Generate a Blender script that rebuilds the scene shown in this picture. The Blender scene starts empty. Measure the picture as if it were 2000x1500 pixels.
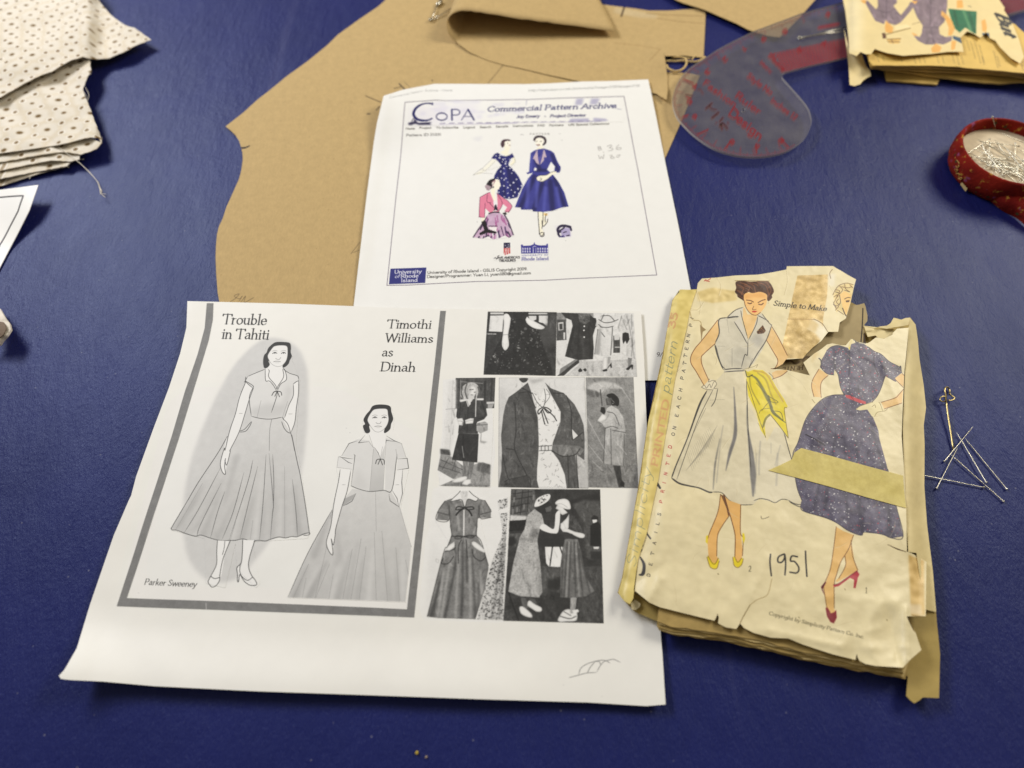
import bpy, math, random
import numpy as np
from mathutils import Vector, Matrix
from mathutils.geometry import delaunay_2d_cdt

S = bpy.context.scene
# ------------------------------------------------------------------ camera
F_PX, PITCH, ROLL, CAM_H = 1220.455, math.radians(60.2093), math.radians(-0.632), 0.315299
_f = np.array([0, math.cos(PITCH), -math.sin(PITCH)])
_u = np.array([0, math.sin(PITCH), math.cos(PITCH)])
_x = np.array([1.0, 0, 0])
XR = math.cos(ROLL) * _x + math.sin(ROLL) * _u
UR = -math.sin(ROLL) * _x + math.cos(ROLL) * _u
CP = np.array([0, 0, CAM_H])


def at(p, z=0.0):
    """point of the photograph (2000 x 1500) -> point of the scene at height z above the table"""
    p = np.asarray(p, float)
    d = _f + ((p[..., 0] - 1000) / F_PX)[..., None] * XR - ((p[..., 1] - 750) / F_PX)[..., None] * UR
    t = (np.asarray(z) - CAM_H) / d[..., 2]
    return CP + d * t[..., None]


cam_d = bpy.data.cameras.new("camera")
cam = bpy.data.objects.new("camera", cam_d)
S.collection.objects.link(cam)
cam.matrix_world = Matrix(((XR[0], UR[0], -_f[0], 0), (XR[1], UR[1], -_f[1], 0), (XR[2], UR[2], -_f[2], CAM_H), (0, 0, 0, 1)))
cam_d.sensor_width = 36
cam_d.lens = F_PX / 2000 * 36
cam_d.clip_start = 0.01
cam_d.clip_end = 50
cam_d.dof.use_dof = True
cam_d.dof.focus_distance = float(np.dot(at((1150.0, 790.0), 0.004) - CP, _f))
cam_d.dof.aperture_fstop = 4.8
S.camera = cam

# ------------------------------------------------------------------ light
W = bpy.data.worlds.new("World")
S.world = W
W.use_nodes = True
bg = W.node_tree.nodes["Background"]
bg.inputs[0].default_value = (1.0, 0.90, 0.72, 1)
bg.inputs[1].default_value = 0.20


def area(name, loc, target, sx, sy, power, col):
    l = bpy.data.lights.new(name, 'AREA')
    l.shape = 'RECTANGLE'
    l.size, l.size_y, l.energy, l.color = sx, sy, power, col
    o = bpy.data.objects.new(name, l)
    S.collection.objects.link(o)
    o.location = loc
    o.rotation_euler = (Vector(target) - Vector(loc)).to_track_quat('-Z', 'Y').to_euler()
    return o


area("ceiling_lamp", (-0.93, 1.10, 0.88), (-0.05, 0.40, 0), 0.38, 0.34, 11.5, (0.93, 0.945, 1.0))
area("ceiling_lamp", (-0.90, 0.72, 0.88), (-0.05, 0.30, 0), 0.38, 0.34, 3.6, (0.98, 0.955, 0.94))
area("ceiling_lamp", (1.10, 0.86, 0.89), (0, 0.42, 0), 0.60, 0.45, 13.0, (1.0, 0.935, 0.80))

S.view_settings.view_transform = 'Standard'
S.view_settings.look = 'None'
S.view_settings.gamma = 1.0
S.view_settings.use_curve_mapping = False
S.view_settings.exposure = 0.22
S.render.engine = 'CYCLES'
S.cycles.max_bounces = 8
S.cycles.transparent_max_bounces = 12
S.cycles.use_denoising = True


# ------------------------------------------------------------------ helpers
class View:
    """numbers read off an enlarged crop: origin of the crop and its magnification"""

    def __init__(s, ox, oy, k):
        s.o, s.k = np.array([ox, oy], float), k

    def __call__(s, txt):
        return np.array(txt.split(), float).reshape(-1, 2) / s.k + s.o


PX = View(0, 0, 1)


def spline(P, n=6, closed=False):
    P = np.asarray(P, float)
    if len(P) < 3:
        return P
    Q = np.vstack([P[-1:], P, P[:2]]) if closed else np.vstack([2 * P[0] - P[1], P, 2 * P[-1] - P[-2]])
    t = np.linspace(0, 1, n, endpoint=False)[:, None]
    out = []
    for i in range(len(Q) - 3):
        a, b, c, d = Q[i:i + 4]
        out.append(0.5 * (2 * b + (c - a) * t + (2 * a - 5 * b + 4 * c - d) * t * t + (3 * b - a - 3 * c + d) * t ** 3))
    out = np.vstack(out)
    return out if closed else np.vstack([out, P[-1:]])


def resample(P, step, closed=True):
    Q = np.vstack([P, P[:1]]) if closed else np.asarray(P)
    out = []
    for a, b in zip(Q[:-1], Q[1:]):
        n = max(1, int(np.linalg.norm(b - a) / step))
        out += [a + (b - a) * k / n for k in range(n)]
    if not closed:
        out.append(Q[-1])
    return np.array(out)


def ragged(P, amp, step, seed, closed=True):
    """torn or cut edge: small irregular steps along an outline"""
    P = resample(P, step, closed)
    r = np.random.RandomState(seed)
    return P + r.uniform(-amp, amp, P.shape)


_lat = np.random.RandomState(7).rand(64, 64)


def vnoise(x, y, sc, seed=0):
    x = np.asarray(x, float) / sc + seed * 7.31
    y = np.asarray(y, float) / sc + seed * 3.77
    i, j = np.floor(x).astype(int), np.floor(y).astype(int)
    u, v = x - i, y - j
    u, v = u * u * (3 - 2 * u), v * v * (3 - 2 * v)
    g = lambda a, b: _lat[a % 64, b % 64]
    return (g(i, j) * (1 - u) + g(i + 1, j) * u) * (1 - v) + (g(i, j + 1) * (1 - u) + g(i + 1, j + 1) * u) * v - 0.5


def ss(a, b, x):
    t = np.clip((np.asarray(x, float) - a) / (b - a), 0, 1)
    return t * t * (3 - 2 * t)


def seg_dist(p, a, b):
    a, b = np.array(a, float), np.array(b, float)
    d = b - a
    t = np.clip(((p - a) @ d) / (d @ d), 0, 1)
    return np.linalg.norm(p - a - t[..., None] * d, axis=-1)


SUB = 4


def cover(polys, W_, H_, pad=0):
    """anti-aliased coverage of closed polygons (texture pixels); returns mask and its corner"""
    A, B = [], []
    for P in polys:
        if P.ndim == 2:
            P = P[None]
        A.append(P.reshape(-1, 2))
        B.append(np.roll(P, -1, axis=1).reshape(-1, 2))
    A, B = np.vstack(A), np.vstack(B)
    x0, y0 = np.floor(A.min(0)).astype(int) - pad - 1
    x1, y1 = np.ceil(A.max(0)).astype(int) + pad + 2
    x0, y0, x1, y1 = max(x0, 0), max(y0, 0), min(x1, W_), min(y1, H_)
    if x1 <= x0 or y1 <= y0:
        return None, 0, 0
    w, h = x1 - x0, y1 - y0
    a = (A - [x0, y0]) * [1, SUB]
    b = (B - [x0, y0]) * [1, SUB]
    sgn = np.where(a[:, 1] < b[:, 1], 1.0, -1.0)
    sw = a[:, 1] > b[:, 1]
    a2 = np.where(sw[:, None], b, a)
    b2 = np.where(sw[:, None], a, b)
    r0 = np.clip(np.ceil(a2[:, 1] - .5), 0, h * SUB).astype(int)
    r1 = np.clip(np.ceil(b2[:, 1] - .5), 0, h * SUB).astype(int)
    n = np.maximum(r1 - r0, 0)
    idx = np.repeat(np.arange(len(n)), n)
    rows = r0[idx] + np.arange(len(idx)) - np.repeat(np.cumsum(n) - n, n)
    dy = np.where(b2[:, 1] == a2[:, 1], 1, b2[:, 1] - a2[:, 1])
    x = np.clip(a2[idx, 0] + (rows + .5 - a2[idx, 1]) * ((b2 - a2)[idx, 0] / dy[idx]), 0, w)
    ix = np.minimum(np.floor(x).astype(int), w)
    fr = x - ix
    acc = np.zeros((h * SUB) * (w + 2))
    acc += np.bincount(rows * (w + 2) + ix, sgn[idx] * (1 - fr), len(acc))
    acc += np.bincount(rows * (w + 2) + ix + 1, sgn[idx] * fr, len(acc))
    m = np.cumsum(acc.reshape(h * SUB, w + 2), 1)[:, :w]
    m = np.minimum(np.abs(m), 1).reshape(h, SUB, w).mean(1)
    return m, x0, y0


def boxblur(m, r):
    r = int(max(1, round(r)))
    for _ in range(3):
        for ax in (0, 1):
            p = [(0, 0), (0, 0)]
            p[ax] = (r + 1, r)
            c = np.cumsum(np.pad(m, p), ax)
            m = (c[2 * r + 1:] - c[:-2 * r - 1]) if ax == 0 else (c[:, 2 * r + 1:] - c[:, :-2 * r - 1])
            m = m / (2 * r + 1)
    return m


def rgb(c):
    return np.array([c, c, c], float) if np.isscalar(c) else np.array(c, float)


class Canvas:
    """print on a sheet, drawn by code; lies in the table plane (metres), the sheet's own UV"""

    def __init__(s, name, outline, hfun, ppm, base, alpha=1.0):
        s.h = hfun
        w = at(outline, hfun(outline))[:, :2]
        s.lo = w.min(0) - 0.002
        s.hi = w.max(0) + 0.002
        s.ppm = ppm * 1000.0
        s.W, s.H = [int(v) for v in np.ceil((s.hi - s.lo) * s.ppm)]
        s.img = np.zeros((s.H, s.W, 3)) + rgb(base)
        s.al = np.zeros((s.H, s.W)) + alpha
        s.name = name
        r = np.random.RandomState(len(name) * 13 + s.W)
        s.ns = r.rand(s.H, s.W) - .5
        s.nm = boxblur(r.rand(s.H, s.W) - .5, 1) * 2.5
        s.nl = boxblur(r.rand(s.H, s.W) - .5, 6) * 14

    def T(s, p):
        p = np.asarray(p, float)
        return (at(p, s.h(p))[..., :2] - s.lo) * s.ppm

    def scale(s, p):
        p = np.asarray(p, float).reshape(-1, 2)[:1]
        q = s.T(np.vstack([p, p + [1, 0], p + [0, 1]]))
        return 0.5 * (np.linalg.norm(q[1] - q[0]) + np.linalg.norm(q[2] - q[0]))

    def put(s, polys, col, a=1.0, blur=0, grain=0, clip=None, grad=None, mott=0):
        k = s.scale(np.asarray(polys[0]).reshape(-1, 2)) if blur else 0
        m, x0, y0 = cover([s.T(P) for P in polys], s.W, s.H, int(blur * k * 2) if blur else 0)
        if m is None:
            return
        if blur:
            m = boxblur(m, blur * k * .6)
        h, w = m.shape
        if clip is not None:
            cm, cx, cy = cover([s.T(clip)], s.W, s.H)
            if cm is None:
                return
            full = np.zeros((h, w))
            ax0, ay0 = max(x0, cx), max(y0, cy)
            ax1, ay1 = min(x0 + w, cx + cm.shape[1]), min(y0 + h, cy + cm.shape[0])
            if ax1 > ax0 and ay1 > ay0:
                full[ay0 - y0:ay1 - y0, ax0 - x0:ax1 - x0] = cm[ay0 - cy:ay1 - cy, ax0 - cx:ax1 - cx]
            m = m * full
        sl = np.s_[y0:y0 + h, x0:x0 + w]
        c = rgb(col)[None, None]
        if grad is not None:
            g0, g1, c2 = grad
            q = s.T(np.array([g0, g1], float))
            yy, xx = np.mgrid[y0:y0 + h, x0:x0 + w]
            d = q[1] - q[0]
            t = np.clip(((xx - q[0][0]) * d[0] + (yy - q[0][1]) * d[1]) / (d @ d), 0, 1)[..., None]
            c = c * (1 - t) + rgb(c2) * t
        if grain:
            c = c + (s.ns[sl] * grain * .6 + s.nm[sl] * grain)[..., None]
        if mott:
            c = c + (s.nl[sl] * mott)[..., None]
        m3 = (m * a)[..., None]
        s.img[sl] = s.img[sl] * (1 - m3) + c * m3
        s.al[sl] = s.al[sl] * (1 - m * a) + m * a

    def fill(s, P, col, smooth=False, **k):
        P = np.asarray(P, float)
        if smooth:
            P = spline(P, 5, True)
        s.put([P], col, **k)

    def line(s, P, w, col, smooth=True, taper=0, a=1.0, blur=0, clip=None, grain=0):
        P = np.asarray(P, float)
        if smooth and len(P) > 2:
            P = spline(P, 5)
        n = len(P)
        ws = np.full(n, float(w)) if np.isscalar(w) else np.interp(np.linspace(0, 1, n), np.linspace(0, 1, len(w)), w)
        if taper:
            t = np.linspace(0, 1, n)
            ws = ws * np.clip(np.minimum(t, 1 - t) / taper + .25, 0, 1)
        d = P[1:] - P[:-1]
        L = np.maximum(np.linalg.norm(d, axis=1, keepdims=True), 1e-6)
        nn = np.stack([-d[:, 1], d[:, 0]], 1) / L
        q = np.stack([P[:-1] + nn * ws[:-1, None] / 2, P[1:] + nn * ws[1:, None] / 2,
                      P[1:] - nn * ws[1:, None] / 2, P[:-1] - nn * ws[:-1, None] / 2], 1)
        polys = [q]
        th = np.arange(8) / 8 * 2 * np.pi
        ring = np.stack([np.cos(th), -np.sin(th)], 1)
        polys.append(P[:, None] + ring[None] * ws[:, None, None] / 2)
        s.put(polys, col, a=a, blur=blur, clip=clip, grain=grain)

    def folds(s, poly, col, seed, k=1.0, a=.48):
        """soft light and dark streaks inside an outline, the way cloth and walls look in a grey photo"""
        poly = np.asarray(poly, float)
        q = np.roll(poly, -1, 0)
        ar = abs((poly[:, 0] * q[:, 1] - q[:, 0] * poly[:, 1]).sum()) / 2
        if ar < 140:
            return
        rr = np.random.RandomState(seed)
        lo, hi = poly.min(0), poly.max(0)
        for mul, n in ((.50, int(ar / 300) + 2), (1.62 if np.mean(col) < 130 else 1.25, int(ar / 300) + 2)):
            n = min(n, 40)
            ps = []
            for _ in range(n):
                p = lo + rr.rand(2) * (hi - lo)
                an = math.radians(rr.normal(84, 22))
                L_ = rr.uniform(5, 22) * k
                d = np.array([math.cos(an), math.sin(an)]) * L_
                nn = np.array([-d[1], d[0]]) / L_
                P = spline(np.array([p - d / 2, p + nn * rr.uniform(-2, 2), p + d / 2]), 4)
                ps += stroke(P, np.linspace(.6, rr.uniform(1.0, 2.8), len(P)))
            s.put(ps, np.clip(rgb(col) * mul, 18, 236), a=a, blur=1.1, clip=poly)

    def dots(s, poly, n, r, cols, seed, a=1.0, asp=.8):
        """scatter of small spots inside an outline"""
        rr = np.random.RandomState(seed)
        lo, hi = poly.min(0), poly.max(0)
        th = np.arange(7) / 7 * 2 * np.pi
        ring = np.stack([np.cos(th), -np.sin(th) * asp], 1)
        p = lo + rr.rand(n, 2) * (hi - lo)
        ra = rr.uniform(r[0], r[1], n)
        k = rr.randint(len(cols), size=n)
        for i, c in enumerate(cols):
            q = p[k == i][:, None] + ring[None] * ra[k == i][:, None, None]
            if len(q):
                s.put([q], c, a=a, clip=poly)

    def text(s, body, p0, p1, up, col, thick=.12, thin=.05, serif=.0, sl=0, nib=.35, a=1.0, spacing=0, blur=0, clip=None):
        """stroke lettering from p0 to p1 along the baseline, 'up' = vector of the capital height (px)"""
        p0, p1, up = np.array(p0, float), np.array(p1, float), np.array(up, float)
        adv = sum(GL.get(ch, GL['.'])[0] + spacing for ch in body) - spacing
        ex = (p1 - p0) / adv
        polys = []
        x = 0
        sx = np.linalg.norm(ex)
        ul = np.linalg.norm(up)
        for ch in body:
            ad, strokes, sfs = GL.get(ch, GL['.'])
            for pts in strokes:
                q = pts + [x, 0]
                d = q[1:] - q[:-1]
                ang = np.arctan2(d[:, 1], d[:, 0])
                wd = thin + (thick - thin) * np.abs(np.sin(ang - nib))
                w = np.concatenate([wd[:1], (wd[1:] + wd[:-1]) / 2, wd[-1:]])
                P = p0 + q[:, :1] * ex + (q[:, 1:] + 0) * up + sl * q[:, 1:] * ex * ul / sx
                polys += stroke(P, w * ul)
            if serif:
                for (cx, cy) in sfs:
                    q = np.array([[cx - .13 + x, cy], [cx + .13 + x, cy]])
                    P = p0 + q[:, :1] * ex + q[:, 1:] * up + sl * q[:, 1:] * ex * ul / sx
                    polys += stroke(P, np.full(2, serif * ul))
            x += ad + spacing
        if polys:
            s.put(polys, col, a=a, blur=blur, clip=clip)

    def image(s):
        im = bpy.data.images.new(s.name, s.W, s.H, alpha=True)
        px = np.ones((s.H, s.W, 4), np.float32)
        px[..., :3] = np.clip(s.img / 255, 0, 1)
        px[..., 3] = s.al
        im.alpha_mode = 'CHANNEL_PACKED'
        im.pixels.foreach_set(px.ravel())
        im.pack()
        return im


def stroke(P, ws):
    d = P[1:] - P[:-1]
    L = np.maximum(np.linalg.norm(d, axis=1, keepdims=True), 1e-6)
    nn = np.stack([-d[:, 1], d[:, 0]], 1) / L
    q = np.stack([P[:-1] + nn * ws[:-1, None] / 2, P[1:] + nn * ws[1:, None] / 2,
                  P[1:] - nn * ws[1:, None] / 2, P[:-1] - nn * ws[:-1, None] / 2], 1)
    th = np.arange(6) / 6 * 2 * np.pi
    ring = np.stack([np.cos(th), -np.sin(th)], 1)
    return [q, P[:, None] + ring[None] * ws[:, None, None] / 2]


# lettering: advance | L straight, C curved, O oval (cx cy rx ry), S serif (x y)
_G = """a .56|C .1 .48 .25 .6 .4 .52 .42 .3 .42 .06 .53 .02|C .42 .36 .2 .32 .08 .16 .2 .01 .42 .14
b .6|L .12 1.05 .12 .02|O .31 .3 .2 .3|S .08 1.04
c .54|C .48 .48 .36 .59 .2 .55 .08 .3 .2 .04 .36 .01 .5 .13
d .62|L .48 1.05 .48 0|O .28 .3 .2 .3|S .44 1.04|S .52 0
e .55|L .08 .33 .48 .33|C .48 .33 .42 .54 .28 .6 .12 .5 .08 .3 .14 .08 .3 0 .5 .13
f .38|C .42 .96 .3 1.05 .2 .95 .18 .7 .18 .5|L .18 .6 .18 0|L .04 .58 .36 .58|S .18 0
g .6|O .28 .32 .2 .28|L .48 .6 .48 0|C .48 0 .42 -.26 .25 -.33 .08 -.24
h .64|L .12 1.05 .12 0|C .12 .4 .24 .56 .38 .58 .48 .42 .49 .2 .49 0|S .08 1.04|S .12 0|S .5 0
i .28|L .14 .6 .14 0|L .14 .82 .14 .88|S .14 0|S .09 .59
j .28|C .16 .6 .16 0 .12 -.28 0 -.32|L .16 .82 .16 .88
k .56|L .12 1.05 .12 0|L .46 .6 .14 .27|L .24 .36 .5 0|S .12 0|S .5 0
l .28|L .14 1.05 .14 0|S .14 0|S .1 1.04
m .9|L .12 .6 .12 0|C .12 .4 .24 .57 .36 .55 .44 .4 .44 0|C .44 .4 .56 .57 .68 .55 .76 .4 .76 0|S .12 0|S .44 0|S .77 0|S .08 .59
n .62|L .12 .6 .12 0|C .12 .4 .24 .56 .38 .58 .48 .42 .49 .2 .49 0|S .12 0|S .5 0|S .08 .59
o .6|O .3 .3 .23 .3
p .6|L .12 .6 .12 -.35|O .31 .3 .2 .3|S .12 -.35|S .08 .59
r .42|L .12 .6 .12 0|C .12 .38 .22 .54 .38 .56|S .13 0|S .08 .59
s .5|C .4 .5 .25 .6 .1 .46 .25 .31 .42 .15 .25 0 .08 .11
t .4|C .18 .82 .18 .3 .2 .05 .38 .05|L .04 .58 .36 .58
u .62|C .12 .6 .12 .2 .24 .01 .46 .14|L .48 .6 .48 0|S .07 .59|S .44 .59|S .53 0
v .52|L .04 .6 .26 0|L .26 0 .48 .6|S .05 .59|S .47 .59
w .8|L .04 .6 .22 0|L .22 0 .4 .58|L .4 .58 .58 0|L .58 0 .76 .6|S .05 .59|S .75 .59
x .54|L .06 .6 .48 0|L .48 .6 .06 0
y .54|L .04 .6 .27 0|L .5 .6 .27 0|C .27 0 .18 -.3 .04 -.32|S .05 .59|S .49 .59
z .54|L .08 .58 .44 .58|L .44 .58 .08 .02|L .08 .02 .46 .02
A .8|L .05 0 .4 1|L .4 1 .75 0|L .18 .35 .62 .35|S .06 0|S .74 0
B .66|L .12 0 .12 1|C .12 .99 .4 .98 .5 .76 .38 .55 .12 .53|C .12 .53 .48 .5 .6 .27 .45 .03 .12 .01
C .78|C .72 .8 .6 .96 .42 1 .18 .85 .08 .5 .18 .15 .42 0 .6 .04 .74 .2
D .8|L .12 0 .12 1|C .12 .99 .48 .97 .7 .75 .7 .25 .48 .03 .12 .01|S .07 0|S .07 1
E .64|L .12 0 .12 1|L .12 .98 .54 .98|L .12 .52 .46 .52|L .12 .02 .57 .02|S .08 0|S .08 1
F .6|L .12 0 .12 1|L .12 .98 .54 .98|L .12 .52 .46 .52|S .13 0
G .82|C .72 .82 .6 .96 .42 1 .18 .85 .08 .5 .18 .15 .42 0 .6 .03 .74 .18|L .74 .18 .74 .42|L .74 .42 .5 .42
H .8|L .12 0 .12 1|L .68 0 .68 1|L .12 .52 .68 .52|S .12 0|S .12 1|S .68 0|S .68 1
I .32|L .16 0 .16 1|S .16 0|S .16 1
J .44|C .3 1 .3 .25 .2 0 .05 .06|S .3 1
K .72|L .12 0 .12 1|L .64 1 .14 .42|L .28 .57 .68 0
L .6|L .12 1 .12 0|L .12 .02 .55 .02|S .1 1
M .94|L .1 0 .14 1|L .14 1 .47 .08|L .47 .08 .8 1|L .8 1 .84 0|S .1 0|S .84 0
N .8|L .12 0 .12 1|L .12 1 .68 0|L .68 0 .68 1
O .88|O .44 .5 .36 .5
P .64|L .12 0 .12 1|C .12 .99 .45 .98 .57 .75 .45 .5 .12 .47|S .13 0|S .07 1
R .7|L .12 0 .12 1|C .12 .99 .45 .98 .57 .75 .45 .5 .12 .47|L .32 .47 .66 0|S .12 0|S .66 0
S .62|C .5 .84 .3 1 .1 .78 .3 .52 .54 .26 .3 0 .06 .16
T .8|L .4 0 .4 1|L .03 .97 .77 .97|L .03 .97 .01 .82|L .77 .97 .79 .82|S .4 0
U .78|C .12 1 .12 .3 .38 0 .66 .3 .66 1|S .12 1|S .66 1
V .7|L .04 1 .35 0|L .35 0 .66 1
W 1.04|L .04 1 .28 0|L .28 0 .52 .95|L .52 .95 .76 0|L .76 0 1 1|S .05 1|S .99 1
Y .7|L .04 1 .36 .48|L .68 1 .36 .48|L .36 .48 .36 0
X .7|L .05 1 .65 0|L .65 1 .05 0
0 .6|O .3 .5 .22 .5
1 .4|L .22 0 .22 1|L .22 1 .08 .84|S .22 0
2 .6|C .08 .8 .28 1 .48 .78 .34 .4 .08 .03|L .08 .03 .52 .03
3 .58|C .08 .88 .28 1 .46 .78 .22 .54|C .22 .54 .5 .4 .46 .1 .26 0 .06 .12
4 .6|L .42 0 .42 1|L .42 1 .06 .32|L .06 .32 .56 .32
5 .58|L .46 .98 .14 .98|L .14 .98 .11 .56|C .11 .56 .34 .64 .5 .36 .38 .04 .22 0 .06 .1
6 .6|C .46 .96 .2 .7 .1 .35 .18 .05 .36 .02 .5 .2 .46 .44 .3 .54 .12 .36
8 .58|O .29 .76 .18 .24|O .29 .26 .22 .26
9 .6|O .3 .7 .2 .28|C .5 .7 .46 .3 .22 0
. .26|L .12 .02 .14 .06
, .26|L .14 .06 .08 -.14
: .26|L .13 .02 .13 .07|L .13 .5 .13 .55
- .4|L .05 .36 .33 .36
/ .4|L .02 -.05 .36 1
@ 1.0|O .5 .4 .42 .48|O .5 .4 .18 .22|C .7 .6 .7 .25 .88 .25
' .2|L .1 1 .1 .8
? .5|C .06 .85 .25 1 .42 .78 .24 .5 .24 .26|L .24 0 .24 .05
= .5|L .06 .45 .44 .45|L .06 .25 .44 .25
& .7|C .62 .3 .3 0 .1 .2 .4 .7 .26 .98 .16 .7 .6 0"""
GL = {' ': (.3, [], [])}
for _r in _G.split('\n'):
    _p = _r.split('|')
    _c, _adv = _p[0].split(' ')
    _st, _sf = [], []
    for _q in _p[1:]:
        _k, *_v = _q.split()
        _v = [float(v) for v in _v]
        if _k == 'O':
            _t = np.linspace(0, 2 * np.pi, 15)
            _st.append(np.stack([_v[0] + _v[2] * np.cos(_t), _v[1] + _v[3] * np.sin(_t)], 1))
        elif _k == 'S':
            _sf.append(tuple(_v))
        else:
            _a = np.array(_v).reshape(-1, 2)
            _st.append(spline(_a, 4) if _k == 'C' else _a)
    GL[_c] = (float(_adv), _st, _sf)


# ------------------------------------------------------------------ objects
def link(o, parent=None):
    S.collection.objects.link(o)
    if parent is not None:
        o.parent = parent
    return o


def tag(o, label, cat, group=None, kind=None):
    if label:
        o['label'] = label
    if cat:
        o['category'] = cat
    if group:
        o['group'] = group
    if kind:
        o['kind'] = kind
    return o


def root(name, loc, label, cat, group=None):
    o = bpy.data.objects.new(name, None)
    o.empty_display_size = .01
    link(o)
    o.location = loc
    return tag(o, label, cat, group)


def mk(name, V, Fc, mats, parent=None, uv=None, smooth=True, midx=None, origin=None):
    V = np.asarray(V, float)
    if parent is not None:
        off = np.array(parent.location)
    else:
        off = np.array(origin if origin is not None else [*V[:, :2].mean(0), V[:, 2].min()])
    me = bpy.data.meshes.new(name)
    me.from_pydata((V - off).tolist(), [], [list(map(int, f)) for f in Fc])
    for m in (mats if isinstance(mats, (list, tuple)) else [mats]):
        me.materials.append(m)
    if uv is not None:
        lay = me.uv_layers.new(name="UVMap")
        li = np.empty(len(me.loops), int)
        me.loops.foreach_get("vertex_index", li)
        lay.data.foreach_set("uv", np.asarray(uv, float)[li].ravel())
    if smooth:
        me.polygons.foreach_set("use_smooth", np.ones(len(me.polygons), bool))
    if midx is not None:
        me.polygons.foreach_set("material_index", np.asarray(midx, dtype=np.int32))
    me.update()
    o = bpy.data.objects.new(name, me)
    link(o, parent)
    if parent is None:
        o.location = off
    return o


def inside(P, poly):
    x, y = P[:, 0], P[:, 1]
    r = np.zeros(len(P), bool)
    a, b = poly, np.roll(poly, -1, 0)
    for (x1, y1), (x2, y2) in zip(a, b):
        if y1 == y2:
            continue
        c = ((y1 > y) != (y2 > y)) & (x < (x2 - x1) * (y - y1) / (y2 - y1) + x1)
        r ^= c
    return r


def sheet(name, outline, hfun, mat, canvas=None, parent=None, step=8, th=.00012, lift=0.0, holes=(), edge=None, world_uv=True):
    """a piece of paper or cloth: outline filled with a fine grid that follows hfun; has a real thickness"""
    B = resample(np.asarray(outline, float), step)
    loops = [B] + [resample(np.asarray(h, float), step) for h in holes]
    lo, hi = B.min(0), B.max(0)
    gx, gy = np.meshgrid(np.arange(lo[0] + step / 2, hi[0], step), np.arange(lo[1] + step / 2, hi[1], step))
    G = np.stack([gx.ravel(), gy.ravel()], 1)
    G = G + np.random.RandomState(3).uniform(-.12, .12, G.shape) * step
    ok = inside(G, B)
    for h in loops[1:]:
        ok &= ~inside(G, h)
    G = G[ok]
    for L in loops:                       # keep grid points off the border
        for c in range(0, len(G), 4000):
            pass
    bb = np.vstack(loops)
    keep = np.ones(len(G), bool)
    for c in range(0, len(G), 2000):
        d = np.abs(G[c:c + 2000, None] - bb[None]).max(2).min(1)
        keep[c:c + 2000] = d > step * .35
    G = G[keep]
    pts = [Vector(p) for p in np.vstack([bb, G])]
    edges, k = [], 0
    for L in loops:
        n = len(L)
        edges += [(k + i, k + (i + 1) % n) for i in range(n)]
        k += n
    v, e, f, *_ = delaunay_2d_cdt(pts, edges, [], 2 if holes else 1, 1e-4)
    P = np.array([(q.x, q.y) for q in v])
    tri = np.array([t for t in f])
    if holes:
        cen = P[tri].mean(1)
        ok = inside(cen, B)
        for h in loops[1:]:
            ok &= ~inside(cen, h)
        tri = tri[ok]
    z = hfun(P) + lift
    top = at(P, z)
    # make all triangles face up
    a, b, c = top[tri[:, 0]], top[tri[:, 1]], top[tri[:, 2]]
    flip = np.cross(b - a, c - a)[:, 2] < 0
    tri[flip] = tri[flip][:, ::-1]
    n = len(top)
    bot = top - [0, 0, th]
    faces = tri.tolist() + (tri[:, ::-1] + n).tolist()
    cnt = {}
    for t in tri.tolist():
        for i in range(3):
            cnt[(t[i], t[(i + 1) % 3])] = 1
    rim = [(i, j) for (i, j) in cnt if (j, i) not in cnt]
    ids = sorted({i for e_ in rim for i in e_})
    new = {i: 2 * n + k_ for k_, i in enumerate(ids)}
    mm = len(ids)
    side = [(new[i], new[i] + mm, new[j] + mm, new[j]) for (i, j) in rim]   # own vertices: crisp paper edge
    faces += side
    V = np.vstack([top, bot, top[ids], bot[ids]])
    uv = None
    if canvas is not None:
        uv = (V[:, :2] - canvas.lo) / (canvas.hi - canvas.lo)
    mats, midx = mat, None
    if edge is not None:
        mats = [mat, edge]
        midx = [0] * (2 * len(tri)) + [1] * len(side)
    return mk(name, V, faces, mats, parent, uv, True, midx)


def tube(name, pts, r, mat, parent=None, seg=8, smooth_n=0, caps=True):
    """round wire through world points"""
    P = np.asarray(pts, float)
    if smooth_n:
        P = spline(P, smooth_n)
    n = len(P)
    R = np.full(n, float(r)) if np.isscalar(r) else np.interp(np.linspace(0, 1, n), np.linspace(0, 1, len(r)), r)
    tn = np.gradient(P, axis=0)
    tn /= np.maximum(np.linalg.norm(tn, axis=1, keepdims=True), 1e-9)
    up = np.array([0, 0, 1.0])
    a = np.cross(tn, up)
    bad = np.linalg.norm(a, axis=1) < 1e-3
    a[bad] = [1, 0, 0]
    a /= np.linalg.norm(a, axis=1, keepdims=True)
    b = np.cross(a, tn)
    th = np.arange(seg) / seg * 2 * np.pi
    V = (P[:, None] + (np.cos(th)[None, :, None] * a[:, None] + np.sin(th)[None, :, None] * b[:, None]) * R[:, None, None]).reshape(-1, 3)
    Fc = [(i * seg + k, i * seg + (k + 1) % seg, (i + 1) * seg + (k + 1) % seg, (i + 1) * seg + k) for i in range(n - 1) for k in range(seg)]
    if caps:
        Fc += [tuple(range(seg))[::-1], tuple(range((n - 1) * seg, n * seg))]
    return mk(name, V, Fc, mat, parent)


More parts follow.
